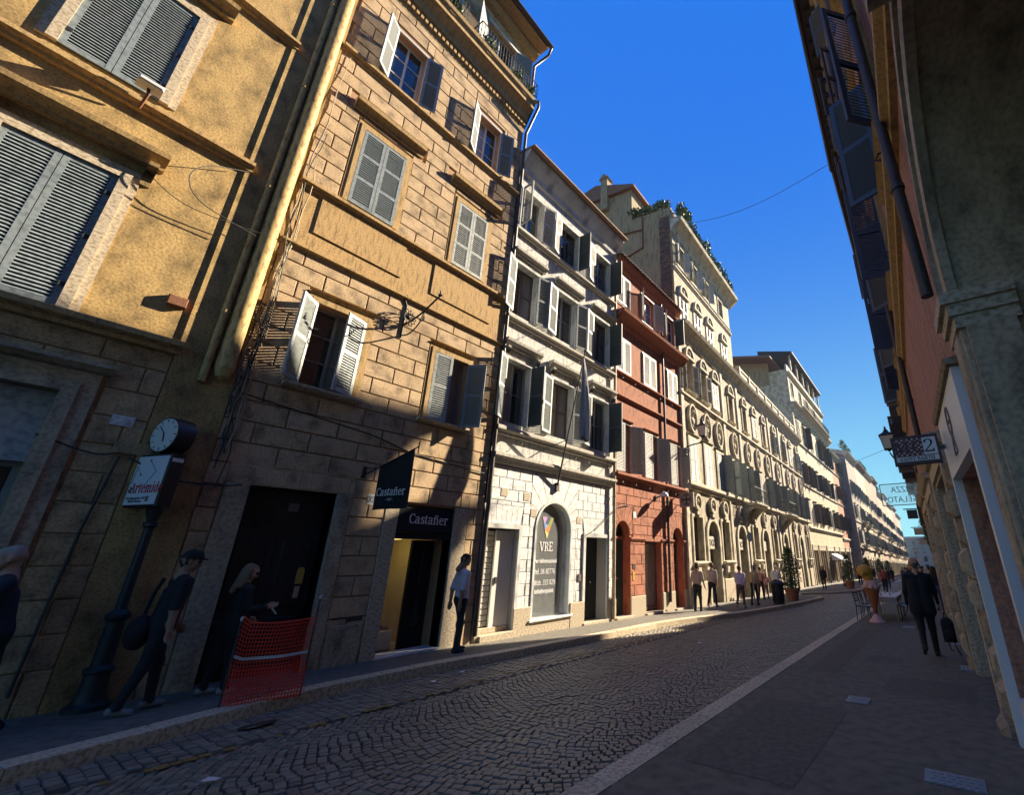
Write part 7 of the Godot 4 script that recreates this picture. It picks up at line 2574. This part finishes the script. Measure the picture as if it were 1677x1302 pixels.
func ironware() -> void:
	for q in [[0.16, 10.73, 0.34, 0.5, "steel drain grating let into the pavement by the wall"], [-0.22, 5.28, 0.42, 0.3, "riveted iron cover plate let into the pavement near the arch"], [-1.22, 7.45, 0.26, 0.34, "small plain iron cover in the middle of the pavement"], [0.1, 13.9, 0.3, 0.5, "plain steel cover beside the shop wall"], [-1.05, 16.85, 0.3, 0.5, "thin steel cover in front of the cafe tables"]]:
		var t := thing("cover_plate", q[4], "cover", on_ground(q[0], q[1], 0.0, 0.0))
		var mb := MB.new()
		slab_local(mb, -q[2] * 0.5, q[2] * 0.5, -q[3] * 0.5, q[3] * 0.5, 0.002, 0.008)
		part(t, "frame", mb, M.galvanised)
		mb = MB.new()
		if q[1] > 10 and q[1] < 11:
			for k in 6:
				var x: float = lerpf(-q[2] * 0.44, q[2] * 0.36, k / 5.0)
				slab_local(mb, x, x + 0.028, -q[3] * 0.42, q[3] * 0.42, 0.0085, 0.016)
			part(t, "bar", mb, M.steel)
		else:
			for i in 6:
				for j in 4:
					var x: float = lerpf(-q[2] * 0.4, q[2] * 0.33, i / 5.0); var z: float = lerpf(-q[3] * 0.4, q[3] * 0.28, j / 3.0)
					slab_local(mb, x + (0.02 if j % 2 else 0.0), x + 0.035 + (0.02 if j % 2 else 0.0), z, z + 0.05, 0.0085, 0.0125)
			part(t, "tread", mb, M.galvanised)
	var mb := MB.new()
	var c := P(-6.97, -0.055, 2.78)
	mb.lathe(Vector3.ZERO, [Vector2(0.0, 0.0), Vector2(0.001, 0.0)], 4)
	mb = MB.new()
	for k in 14:
		var a0 := TAU * k / 14.0; var a1 := TAU * (k + 1) / 14.0
		mb.quad(Vector3(0.07 * cos(a0), 0, 0.17 * sin(a0)), Vector3(0.09 * cos(a0), 0.01, 0.2 * sin(a0)), Vector3(0.09 * cos(a1), 0.01, 0.2 * sin(a1)), Vector3(0.07 * cos(a1), 0, 0.17 * sin(a1)))
		mb.tri(Vector3(0, -0.03, 0), Vector3(0.07 * cos(a0), 0, 0.17 * sin(a0)), Vector3(0.07 * cos(a1), 0, 0.17 * sin(a1)))
	single("gully_hole", "dark oval gully hole in the cobbles below the orange net", "gully", mb, M.print_black, Transform3D(Basis.IDENTITY, P(-6.95, ROAD + 0.008, 2.8)))
	# scraps on the cobbles
	for q in [[-5.6, 2.0], [-7.1, 5.2], [-7.3, 5.9], [-5.2, 11.2]]:
		mb = MB.new()
		mb.quad(Vector3(-0.07, 0.01, 0.03), Vector3(0.06, 0.02, 0.04), Vector3(0.07, 0.012, -0.03), Vector3(-0.05, 0.02, -0.04))
		single("paper_scrap", "crumpled pale paper scrap lying on the cobbles", "litter", mb, M.table_cloth, Transform3D(Basis(Vector3.UP, q[0]), P(q[0], ROAD + 0.008, q[1])), "paper scraps")

func slab_local(mb: MB, x0: float, x1: float, z0: float, z1: float, y0: float, y1: float) -> void:
	# small slab that follows the street's slope (z local = -u)
	var y := func(z: float, h: float) -> float: return h + SLOPE * z
	var A := [Vector3(x0, y.call(z1, y0), z1), Vector3(x1, y.call(z1, y0), z1), Vector3(x1, y.call(z0, y0), z0), Vector3(x0, y.call(z0, y0), z0)]
	var B := [Vector3(x0, y.call(z1, y1), z1), Vector3(x1, y.call(z1, y1), z1), Vector3(x1, y.call(z0, y1), z0), Vector3(x0, y.call(z0, y1), z0)]
	mb.quad(B[0], B[1], B[2], B[3])
	for i in 4: mb.quad(A[i], A[(i + 1) % 4], B[(i + 1) % 4], B[i])

func wires() -> void:
	var mb := MB.new()
	var a := Vector3(-0.6, 17.6, -17.0); var b := Vector3(-9.6, 21.6, -21.0)
	var pts := []
	for i in 17:
		var s := i / 16.0
		pts.append(a.lerp(b, s) + Vector3(0, -0.7 * sin(PI * s), 0))
	mb.tube(pts, 0.012, 5)
	single("overhead_wire", "thin slack wire crossing the sky between the rooftops", "wire", mb, M.cable)
	mb = MB.new()
	pts = []
	for i in 9:
		var s := i / 8.0
		pts.append(Vector3(-0.35, 17.9, -14.0).lerp(Vector3(-0.2, 18.4, -8.5), s) + Vector3(-0.12 * sin(PI * s), 0, 0))
	mb.tube(pts, 0.012, 5)
	single("overhead_wire", "taut wire running beside the shaded eaves overhead", "wire", mb, M.cable)
	mb = MB.new()
	pts = []
	for i in 13:
		var s := i / 12.0
		pts.append(Vector3(-0.1, 8.0, -30.0).lerp(Vector3(-9.3, 9.4, -46.0), s) + Vector3(0, -0.4 * sin(PI * s), 0))
	mb.tube(pts, 0.012, 5)
	single("overhead_wire", "faint wire sagging across the street further down", "wire", mb, M.cable)
	# cable along the foot of the first floor, peach to red house
	for q in [[[Vector3(2.2, 4.2, 0.03), Vector3(4.3, 3.98, 0.03), Vector3(5.4, 3.75, 0.04), Vector3(7.3, 3.6, 0.05)], "thin cable running along a joint of the peach house"], [[Vector3(11.2, 2.2, 0.02), Vector3(11.9, 2.5, 0.05), Vector3(12.6, 2.95, 0.05), Vector3(13.2, 3.3, 0.02), Vector3(13.9, 3.42, 0.0)], "cable sagging from the white doorway to the red house"]]:
		mb = MB.new()
		mb.tube(smooth(q[0]), 0.013, 5)
		single("cable", q[1], "cable", mb, M.cable, left_frame(-9.0))

# =====================================================================  people: tapered bones blended into one surface (surface nets)
func net(bones: Array, h: float, k: float) -> Array:
	# bones: [a, b, ra, rb, colour index]; returns [vertices, normals, colour indices, triangle indices]
	var lo := Vector3.ONE * 99.0; var hi := -lo
	for q in bones:
		var r: float = maxf(q[2], q[3]) + 3.0 * h
		for e in [q[0], q[1]]:
			lo = lo.min(e - Vector3.ONE * r); hi = hi.max(e + Vector3.ONE * r)
	var nx := int((hi.x - lo.x) / h) + 2; var ny := int((hi.y - lo.y) / h) + 2; var nz := int((hi.z - lo.z) / h) + 2
	var n := nx * ny * nz
	var f := PackedFloat32Array(); f.resize(n); f.fill(1.0)
	var best := PackedFloat32Array(); best.resize(n); best.fill(9.0)
	var own := PackedByteArray(); own.resize(n)
	var sy := nx; var sz := nx * ny
	for q in bones:
		var a: Vector3 = q[0]; var b: Vector3 = q[1]
		var ra: float = q[2]; var rb: float = q[3]
		var m := Vector3.ONE * (maxf(ra, rb) + k + 2.0 * h)
		var i0 := ((a.min(b) - m - lo) / h).floor(); var i1 := ((a.max(b) + m - lo) / h).ceil()
		var ba := b - a
		var l2 := maxf(ba.length_squared(), 1e-8)
		for iz in range(maxi(0, int(i0.z)), mini(nz, int(i1.z) + 1)):
			for iy in range(maxi(0, int(i0.y)), mini(ny, int(i1.y) + 1)):
				var at := iz * sz + iy * sy
				for ix in range(maxi(0, int(i0.x)), mini(nx, int(i1.x) + 1)):
					var pa := Vector3(lo.x + ix * h, lo.y + iy * h, lo.z + iz * h) - a
					var t := clampf(pa.dot(ba) / l2, 0.0, 1.0)
					var d := (pa - ba * t).length() - (ra + (rb - ra) * t)
					var c := f[at + ix]
					var g := maxf(k - absf(c - d), 0.0) / k
					f[at + ix] = minf(c, d) - g * g * k * 0.25
					if d < best[at + ix]:
						best[at + ix] = d
						own[at + ix] = q[4]
	var ids := {}
	var V := PackedVector3Array(); var C := PackedByteArray()
	var co := [0, 1, sy, sy + 1, sz, sz + 1, sz + sy, sz + sy + 1]
	var cp := [Vector3(0, 0, 0), Vector3(1, 0, 0), Vector3(0, 1, 0), Vector3(1, 1, 0), Vector3(0, 0, 1), Vector3(1, 0, 1), Vector3(0, 1, 1), Vector3(1, 1, 1)]
	var ed := [[0, 1], [2, 3], [4, 5], [6, 7], [0, 2], [1, 3], [4, 6], [5, 7], [0, 4], [1, 5], [2, 6], [3, 7]]
	var lim := 1.8 * h
	for iz in nz - 1:
		for iy in ny - 1:
			var at := iz * sz + iy * sy
			for ix in nx - 1:
				var i := at + ix
				if absf(f[i]) > lim: continue
				var neg := 0
				for e in 8:
					if f[i + co[e]] < 0.0: neg += 1
				if neg == 0 or neg == 8: continue
				var s := Vector3.ZERO; var cnt := 0
				for e in ed:
					var fa := f[i + co[e[0]]]; var fb := f[i + co[e[1]]]
					if (fa < 0.0) != (fb < 0.0):
						s += cp[e[0]].lerp(cp[e[1]], fa / (fa - fb)); cnt += 1
				ids[i] = V.size()
				V.append(lo + (Vector3(ix, iy, iz) + s / cnt) * h)
				var bi := 0; var bd := 9.0
				for e in 8:
					if best[i + co[e]] < bd:
						bd = best[i + co[e]]; bi = own[i + co[e]]
				C.append(bi)
	var I := PackedInt32Array()
	var N := PackedVector3Array(); N.resize(V.size())
	for i in ids:
		var f0 := f[i]
		for ax in 3:
			var st: int = [1, sy, sz][ax]
			var f1 := f[i + st]
			if (f0 < 0.0) == (f1 < 0.0): continue
			var p: int = [sy, sz, 1][ax]; var r: int = [sz, 1, sy][ax]
			if not (ids.has(i - p) and ids.has(i - r) and ids.has(i - p - r)): continue
			var A: int = ids[i]; var B: int = ids[i - p]; var D: int = ids[i - p - r]; var E: int = ids[i - r]
			var quad := [A, B, D, E] if f0 < 0.0 else [A, E, D, B]
			var nn := (V[quad[1]] - V[quad[0]]).cross(V[quad[2]] - V[quad[0]]) + (V[quad[2]] - V[quad[0]]).cross(V[quad[3]] - V[quad[0]])
			for z in quad: N[z] += nn
			I.append_array(PackedInt32Array([quad[0], quad[2], quad[1], quad[0], quad[3], quad[2]]))
	for i in N.size(): N[i] = N[i].normalized()
	return [V, N, C, I]

var hand_net := []
var head_nets := {}
var skin_mat: StandardMaterial3D

func hand_shape() -> Array:
	if hand_net.is_empty():
		var b := []
		for x in [-0.026, -0.009, 0.009, 0.026]: b.append([Vector3(x * 0.8, -0.02, 0), Vector3(x, -0.088, 0), 0.0155, 0.0125, 0])
		b.append([Vector3(0, 0.02, 0), Vector3(0, -0.03, 0), 0.026, 0.024, 0])
		var ln := [0.062, 0.072, 0.068, 0.052]
		for i in 4:
			var x: float = [-0.029, -0.010, 0.010, 0.028][i]
			var a := Vector3(x, -0.088, 0.0); var m := a + Vector3(0.0, -ln[i] * 0.5, 0.010); var e := m + Vector3(0, -ln[i] * 0.42, 0.026)
			b.append([a, m, 0.0095, 0.0088, 0]); b.append([m, e, 0.0088, 0.0072, 0])
		b.append([Vector3(-0.02, -0.02, 0.004), Vector3(-0.045, -0.06, 0.018), 0.014, 0.0105, 0])
		b.append([Vector3(-0.045, -0.06, 0.018), Vector3(-0.046, -0.092, 0.03), 0.0105, 0.008, 0])
		hand_net = net(b, 0.006, 0.012)
	return hand_net

func head_shape(kind: String) -> Array:
	# origin at the head's centre, facing +z; colours: 0 skin, 1 hair, 2 dark (eyes, glasses)
	if not head_nets.has(kind):
		var b := [
			[Vector3(0, 0.035, -0.03), Vector3(0, 0.03, 0.018), 0.088, 0.078, 0],
			[Vector3(0, -0.045, 0.03), Vector3(0, -0.085, 0.045), 0.058, 0.034, 0],
			[Vector3(-0.03, -0.03, 0.035), Vector3(0.03, -0.03, 0.035), 0.05, 0.05, 0],
			[Vector3(0, 0.015, 0.088), Vector3(0, -0.028, 0.108), 0.011, 0.015, 0],
			[Vector3(-0.022, -0.058, 0.082), Vector3(0.022, -0.058, 0.082), 0.009, 0.009, 3],
			[Vector3(-0.082, 0.015, -0.012), Vector3(-0.086, -0.02, -0.008), 0.018, 0.012, 0],
			[Vector3(0.082, 0.015, -0.012), Vector3(0.086, -0.02, -0.008), 0.018, 0.012, 0],
			[Vector3(0, -0.06, -0.02), Vector3(0, -0.2, -0.035), 0.052, 0.058, 0]]
		if kind.contains("glasses"):
			b.append([Vector3(-0.055, 0.012, 0.082), Vector3(0.055, 0.012, 0.082), 0.018, 0.018, 2])
		else:
			for s in [-1, 1]: b.append([Vector3(0.032 * s, 0.012, 0.088), Vector3(0.036 * s, 0.012, 0.087), 0.011, 0.011, 2])
		if not kind.contains("bald"):
			b.append([Vector3(0, 0.055, -0.033), Vector3(0, 0.062, 0.012), 0.087, 0.07, 1])
			b.append([Vector3(0, 0.01, -0.055), Vector3(0, -0.045, -0.05), 0.068, 0.04, 1])
			for s in [-1, 1]: b.append([Vector3(0.06 * s, 0.03, -0.04), Vector3(0.068 * s, -0.01, -0.035), 0.032, 0.02, 1])
		else:
			b.append([Vector3(0, -0.02, -0.07), Vector3(0, -0.04, -0.07), 0.055, 0.045, 1])
		if kind.contains("long"):
			for s in [-1, 1]:
				b.append([Vector3(0.06 * s, 0.03, -0.03), Vector3(0.085 * s, -0.2, -0.03), 0.05, 0.045, 1])
				b.append([Vector3(0.03 * s, 0.0, -0.07), Vector3(0.05 * s, -0.3, -0.09), 0.06, 0.04, 1])
		if kind.contains("cap"):
			b.append([Vector3(0, 0.07, -0.01), Vector3(0, 0.075, 0.03), 0.098, 0.08, 2])
			for s in [-0.04, 0.0, 0.04]: b.append([Vector3(s, 0.06, 0.09), Vector3(s * 0.8, 0.05, 0.155), 0.012, 0.009, 2])
		head_nets[kind] = net(b, 0.0075, 0.022)
	return head_nets[kind]

func mirrored(s: Array) -> Array:
	var V: PackedVector3Array = s[0].duplicate(); var N: PackedVector3Array = s[1].duplicate(); var I: PackedInt32Array = s[3].duplicate()
	for i in V.size():
		V[i].x = -V[i].x; N[i].x = -N[i].x
	for i in range(0, I.size(), 3):
		var t := I[i]; I[i] = I[i + 1]; I[i + 1] = t
	return [V, N, s[2], I]

# look: shirt, trousers, skin, hair, shoe (linear colours), sleeve "short"/"long", head kind, build (1 = average), jacket, lean (degrees)
# pose: thigh/shin angles for the left and right leg, arm angles [upper, fore, out] left and right, head turn and nod
func person(label: String, t: Transform3D, look: Dictionary, pose: Dictionary, h := 0.02, group := "") -> Node3D:
	var bd: float = look.get("build", 1.0)
	var pel := Vector3(0, 0.94, 0)
	var lean: float = deg_to_rad(look.get("lean", 3.0))
	var up := Vector3(0, cos(lean), sin(lean))
	var chest := pel + up * 0.36
	var neck := pel + up * 0.53
	var SH := 1; var TR := 2; var SK := 0; var SO := 3
	var lower: int = 1 if look.get("jacket", false) else 2
	var b := []
	for s in [-1.0, 1.0]:
		b.append([pel + Vector3(0.065 * s * bd, 0.02, 0), chest + Vector3(0.075 * s * bd, 0.0, 0), 0.108 * bd, 0.105 * bd, SH])
		b.append([pel + Vector3(0.07 * s * bd, -0.03, -0.01), pel + Vector3(0.06 * s * bd, 0.03, -0.01), 0.102 * bd, 0.1 * bd, lower])
	if look.get("jacket", false):
		for s in [-1.0, 1.0]: b.append([pel + Vector3(0.08 * s * bd, 0.05, 0), pel + Vector3(0.095 * s * bd, -0.14, -0.01), 0.112 * bd, 0.112 * bd, SH])
	b.append([neck + Vector3(-0.15, -0.045, 0), neck + Vector3(0.15, -0.045, 0), 0.068, 0.068, SH])
	b.append([neck + Vector3(-0.05, -0.02, 0), neck + Vector3(0.05, -0.02, 0), 0.06, 0.06, SH])
	b.append([neck, neck + up * 0.1, 0.056, 0.05, SK])
	var hands := []
	for i in 2:
		var s := -1.0 if i == 0 else 1.0
		var a: Array = pose.get("arms", [[8, 20, 8], [-8, 15, 8]])[i]
		var sh := neck + Vector3(0.185 * s * lerpf(1.0, bd, 0.5), -0.055, 0)
		var ua := deg_to_rad(a[0]); var fa := deg_to_rad(a[0] + a[1]); var oa := deg_to_rad(a[2])
		var el := sh + Vector3(sin(oa) * s, -cos(ua) * cos(oa), sin(ua)).normalized() * 0.29
		var inw := deg_to_rad(a[3] if a.size() > 3 else 0.0)
		var fd := Vector3(sin(oa * 0.5 - inw) * s, -cos(fa), sin(fa)).normalized()
		var wr := el + fd * 0.25
		b.append([sh, el, 0.058 * bd, 0.046 * bd, SH])
		b.append([el, wr, 0.044, 0.03, SH if look.get("sleeve", "short") == "long" else SK])
		if look.get("sleeve", "short") == "short": b.append([sh, sh.lerp(el, 0.62), 0.064 * bd, 0.06 * bd, SH])
		hands.append([wr, fd, s])
	for i in 2:
		var s := -1.0 if i == 0 else 1.0
		var a: Array = pose.get("legs", [[18, 4], [-14, -32]])[i]
		var hip := pel + Vector3(0.088 * s, -0.03, 0)
		var ta := deg_to_rad(a[0]); var sa := deg_to_rad(a[1])
		var kn := hip + Vector3(0.01 * s, -cos(ta), sin(ta)).normalized() * 0.43
		var an := kn + Vector3(0, -cos(sa), sin(sa)).normalized() * 0.41
		b.append([hip, kn, 0.094 * bd, 0.062, TR])
		b.append([kn, an, 0.062, 0.05, TR])
		var fa := minf(0.0, sa + 0.15) * 0.9
		var fw := Vector3(0.12 * s, sin(fa), cos(fa)).normalized()
		var dn := Vector3(0, -cos(fa), sin(fa))
		b.append([an + dn * 0.045 - fw * 0.04, an + dn * 0.055 + fw * 0.14, 0.042, 0.034, SO])
	var S := net(b, h, 0.045)
	var V: PackedVector3Array = S[0]; var N: PackedVector3Array = S[1]; var I: PackedInt32Array = S[3]
	var cols := [look.skin, look.shirt, look.trousers, look.get("shoe", Color(0.02, 0.02, 0.02))]
	var C := PackedColorArray()
	for c in S[2]: C.append(cols[c])
	var nod: float = deg_to_rad(pose.get("nod", 4.0)); var trn: float = deg_to_rad(pose.get("turn", 0.0))
	var hb := Basis(Vector3.UP, trn) * Basis(Vector3.RIGHT, nod)
	var lots := [[head_shape(look.get("head", "short")), Transform3D(hb, neck + up * 0.195 + Vector3(0, 0, 0.01 + 0.03 * sin(nod))), [look.skin, look.hair, Color(0.012, 0.012, 0.014), look.skin * 0.7]]]
	for q in hands:
		var y: Vector3 = -q[1]
		var x := Vector3.RIGHT
		var z := x.cross(y).normalized()
		x = y.cross(z).normalized()
		# palm turned towards the thigh
		var bs := Basis(x, y, z) * Basis(Vector3.UP, deg_to_rad(70.0) * q[2])
		lots.append([hand_shape() if q[2] > 0 else mirrored(hand_shape()), Transform3D(bs, q[0]), [look.skin, look.skin, look.skin, look.skin]])
	for l in lots:
		var base := V.size()
		var tr: Transform3D = l[1]
		for i in l[0][0].size():
			V.append(tr * l[0][0][i]); N.append((tr.basis * l[0][1][i]).normalized()); C.append(l[2][l[0][2][i]])
		for i in l[0][3]: I.append(i + base)
	var low := 9.0
	for p in V: low = minf(low, p.y)
	for i in V.size(): V[i].y -= low
	var arr := []
	arr.resize(Mesh.ARRAY_MAX)
	arr[Mesh.ARRAY_VERTEX] = V; arr[Mesh.ARRAY_NORMAL] = N; arr[Mesh.ARRAY_COLOR] = C; arr[Mesh.ARRAY_INDEX] = I
	var m := ArrayMesh.new()
	m.add_surface_from_arrays(Mesh.PRIMITIVE_TRIANGLES, arr)
	if skin_mat == null:
		skin_mat = StandardMaterial3D.new()
		skin_mat.resource_name = "person_colours"
		skin_mat.vertex_color_use_as_albedo = true
		skin_mat.roughness = 0.85
		skin_mat.normal_enabled = true
		skin_mat.normal_texture = T.n_rough
		skin_mat.normal_scale = 1.6
		skin_mat.uv1_triplanar = true
		skin_mat.uv1_scale = Vector3(1.6, 1.1, 1.6)
	var o := thing("person", label, "person", t * Transform3D(Basis.from_scale(Vector3.ONE * look.get("size", 1.0)), Vector3.ZERO), group)
	part_mesh(o, "body", m, skin_mat)
	o.set_meta("low", low)
	return o

func people() -> void:
	var fair := Color(0.42, 0.25, 0.18); var tan_ := Color(0.3, 0.17, 0.11)
	var black := Color(0.008, 0.008, 0.010); var navy := Color(0.012, 0.016, 0.03)
	var dark := Color(0.02, 0.016, 0.014)
	# near people
	var p := person("man in dark cap and short sleeved dark shirt walking past the clock post", on_ground(-8.21, 2.0, PI), {"shirt": black, "trousers": Color(0.01, 0.01, 0.013), "skin": tan_, "hair": dark, "shoe": Color(0.2, 0.2, 0.2), "head": "cap glasses", "lean": 6.0, "build": 1.08, "size": 0.985}, {"legs": [[-9, -18], [12, 4]], "arms": [[-8, 10, 8], [10, 16, 8]], "turn": -12.0, "nod": 8.0}, 0.016)
	var mb := MB.new()
	mb.ball(Vector3(0.0, 0.0, 0.0), Vector3(0.17, 0.2, 0.13), 12, 8)
	mb.tube(smooth([Vector3(0, 0.15, 0), Vector3(0.12, 0.4, 0.05), Vector3(0.1, 0.62, 0.1)]), 0.02, 6)
	single("shoulder_bag", "soft dark shoulder bag at the back of the man in the cap", "bag", mb, M.black_cloth, p.transform * Transform3D(Basis.IDENTITY, Vector3(0.12, 0.86, -0.17)))
	p = person("woman with long fair hair and dark jacket at the black doors", on_ground(-8.45, 2.8, PI), {"shirt": Color(0.012, 0.016, 0.013), "trousers": Color(0.012, 0.011, 0.012), "skin": fair, "hair": Color(0.2, 0.13, 0.07), "shoe": Color(0.3, 0.3, 0.3), "sleeve": "long", "head": "long glasses", "jacket": true, "build": 0.95, "size": 0.90}, {"legs": [[7, 2], [-6, -12]], "arms": [[10, 85, 6, 10], [10, 40, 8]], "nod": 16.0, "turn": -14.0}, 0.016)
	mb = MB.new()
	mb.cbox(-0.035, 0.035, -0.075, 0.075, -0.004, 0.005, 0.003)
	single("phone", "pale phone held by the fair haired woman", "phone", mb, M.sign_white, p.transform * Transform3D(Basis(Vector3.RIGHT, -0.7), Vector3(-0.17, 1.1, 0.44)))
	p = person("man with pale hair and navy pullover striding past the stone portal", on_ground(-8.32, 0.74, 0.0), {"shirt": navy, "trousers": black, "skin": fair, "hair": Color(0.32, 0.25, 0.2), "sleeve": "long", "lean": 8.0, "build": 1.05}, {"legs": [[12, 3], [-10, -22]], "arms": [[-16, 30, 10], [26, 40, 8]], "nod": 12.0}, 0.016)
	p = person("man in white T-shirt and jeans standing against the shop jamb, looking down", on_ground(-8.44, 6.6, PI - 0.25), {"shirt": Color(0.5, 0.48, 0.58), "trousers": Color(0.02, 0.024, 0.036), "skin": tan_, "hair": dark, "shoe": Color(0.03, 0.03, 0.035), "lean": -2.0, "size": 1.02}, {"legs": [[-2, -4], [12, -3]], "arms": [[-14, 6, 6], [-20, 14, 5, 8]], "nod": 30.0}, 0.015)
	p = person("man in black suit walking away along the pavement, carrying a backpack", on_ground(-0.42, 11.75, PI + 0.03), {"shirt": Color(0.007, 0.007, 0.009), "trousers": Color(0.006, 0.006, 0.007), "skin": fair, "hair": Color(0.1, 0.085, 0.075), "shoe": Color(0.02, 0.02, 0.02), "sleeve": "long", "jacket": true, "head": "bald", "build": 1.12, "size": 1.03, "lean": 5.0}, {"legs": [[12, 4], [-12, -48]], "arms": [[14, 14, 12], [2, 4, 10]], "turn": 6.0}, 0.015)
	mb = MB.new()
	mb.cbox(-0.11, 0.11, -0.22, 0.14, -0.07, 0.06, 0.05)
	mb.ball(Vector3(0, 0.1, 0), Vector3(0.115, 0.13, 0.075), 12, 8)
	mb.ball(Vector3(0, -0.08, 0.06), Vector3(0.09, 0.11, 0.05), 12, 7)
	mb.tube(smooth([Vector3(-0.03, 0.22, 0), Vector3(-0.01, 0.32, 0), Vector3(0.03, 0.22, 0)]), 0.01, 5)
	mb.tube(smooth([Vector3(0.05, -0.22, 0.02), Vector3(0.08, -0.32, 0.02), Vector3(0.13, -0.44, 0.0)]), 0.011, 5)
	mb.tube(smooth([Vector3(-0.04, -0.22, 0.02), Vector3(-0.02, -0.34, 0.02), Vector3(0.02, -0.36, 0.02)]), 0.011, 5)
	# local +x of a figure facing away is on the viewer's left, so the bag hangs at its -x hand
	single("backpack", "black backpack hanging from the suited man's hand", "backpack", mb, M.black_cloth, Transform3D(Basis.IDENTITY, P(-0.06, 0.5, 11.72)))
	person("woman in black top and blue jeans walking ahead of the suited man", on_ground(-0.2, 23.9, PI), {"shirt": Color(0.012, 0.011, 0.012), "trousers": Color(0.05, 0.075, 0.13), "skin": fair, "hair": Color(0.03, 0.02, 0.016), "head": "long", "build": 0.98, "size": 0.95}, {"legs": [[14, 2], [-12, -26]], "arms": [[-10, 10, 8], [12, 16, 10]]})
	# strollers on the sunny pavement
	person("man in beige shirt with hands in pockets before the first palazzo window", on_ground(-8.14, 17.55, PI), {"shirt": Color(0.34, 0.28, 0.23), "trousers": black, "skin": tan_, "hair": dark, "sleeve": "long", "build": 1.1, "size": 0.97}, {"legs": [[6, 2], [-6, -8]], "arms": [[-6, 24, 14], [-6, 24, 14]]})
	person("man in grey T-shirt and black trousers under the first arch", on_ground(-8.43, 19.7, PI), {"shirt": Color(0.3, 0.27, 0.26), "trousers": black, "skin": tan_, "hair": Color(0.08, 0.06, 0.05), "shoe": Color(0.4, 0.38, 0.36)}, {"legs": [[16, 4], [-14, -30]], "arms": [[-10, 12, 8], [12, 20, 8]]})
	person("person in lilac T-shirt and brown shorts walking on the widened pavement", on_ground(-7.27, 20.0, PI), {"shirt": Color(0.38, 0.34, 0.5), "trousers": Color(0.1, 0.06, 0.045), "skin": fair, "hair": dark, "shoe": Color(0.4, 0.4, 0.4), "size": 0.93}, {"legs": [[14, 4], [-14, -34]], "arms": [[-8, 14, 8], [12, 20, 8]]})
	person("person in tan jacket and black trousers behind the sign pole", on_ground(-7.3, 21.9, PI - 0.3), {"shirt": Color(0.3, 0.21, 0.12), "trousers": black, "skin": tan_, "hair": Color(0.12, 0.08, 0.06), "sleeve": "long", "size": 0.94}, {"legs": [[10, 2], [-8, -14]], "arms": [[4, 30, 8], [-4, 20, 8]]}, 0.022)
	person("person in rose top and dark trousers in the group by the second arch", on_ground(-8.18, 25.7, PI), {"shirt": Color(0.3, 0.16, 0.15), "trousers": dark, "skin": fair, "hair": Color(0.05, 0.03, 0.025), "size": 0.9}, {"legs": [[12, 2], [-10, -22]]}, 0.022)
	person("child in pale pink top in the group by the second arch", on_ground(-8.16, 26.5, PI), {"shirt": Color(0.5, 0.34, 0.34), "trousers": Color(0.2, 0.14, 0.12), "skin": fair, "hair": Color(0.1, 0.06, 0.04), "head": "long", "size": 0.75}, {"legs": [[14, 2], [-10, -26]]}, 0.022)
	person("heavy man in pale blue shirt near the litter bin", on_ground(-7.9, 27.7, PI), {"shirt": Color(0.42, 0.42, 0.46), "trousers": Color(0.06, 0.05, 0.05), "skin": fair, "hair": Color(0.4, 0.38, 0.36), "build": 1.25, "size": 0.95}, {"legs": [[8, 2], [-8, -14]]}, 0.022)
	# the distant crowd
	var tints := [Color(0.02, 0.02, 0.024), Color(0.03, 0.025, 0.03), Color(0.3, 0.28, 0.27), Color(0.012, 0.012, 0.016), Color(0.2, 0.05, 0.04), Color(0.05, 0.06, 0.1)]
	var far := []
	for k in 6:
		far.append(person("dark clothed walker in the distant crowd down the street", on_ground(-1.0, 30.0 + 3.0 * k, PI), {"shirt": tints[k], "trousers": Color(0.015, 0.014, 0.016), "skin": fair, "hair": dark, "sleeve": "long" if k % 2 else "short", "head": "long" if k % 3 == 0 else "short", "size": 0.95 + 0.02 * k}, {"legs": [[14, 2], [-12, -26]] if k % 2 else [[-12, -24], [15, 3]]}, 0.028, "distant crowd"))
	var spots := [[-0.75, 27.5], [-1.1, 31.0], [-0.5, 34.0], [-1.6, 37.0], [-3.4, 39.0], [-2.2, 44.0], [-0.6, 42.0], [-3.9, 48.0], [-1.2, 50.0], [-4.8, 54.0], [-2.9, 57.0], [-0.7, 55.0], [-6.6, 52.0], [-3.6, 66.0], [-1.4, 63.0], [-5.2, 72.0], [-2.3, 76.0], [-4.0, 84.0], [-1.0, 80.0], [-6.4, 62.0], [-7.2, 46.5], [-7.6, 39.5]]
	for k in spots.size():
		var o: Node3D = far[k % 6]
		if k >= 6:
			o = far[k % 6].duplicate()
			o.name = numbered("person")
			add_child(o, true)
		var q: Array = spots[k]
		var dy: float = ROAD + 0.01 if q[0] < -2.8 and q[0] > kerb_x(q[1]) else 0.0
		o.transform = on_ground(q[0], q[1], PI if k % 3 else 0.2, dy) * Transform3D(Basis.from_scale(Vector3.ONE * (0.93 + 0.02 * (k % 5))), Vector3.ZERO)
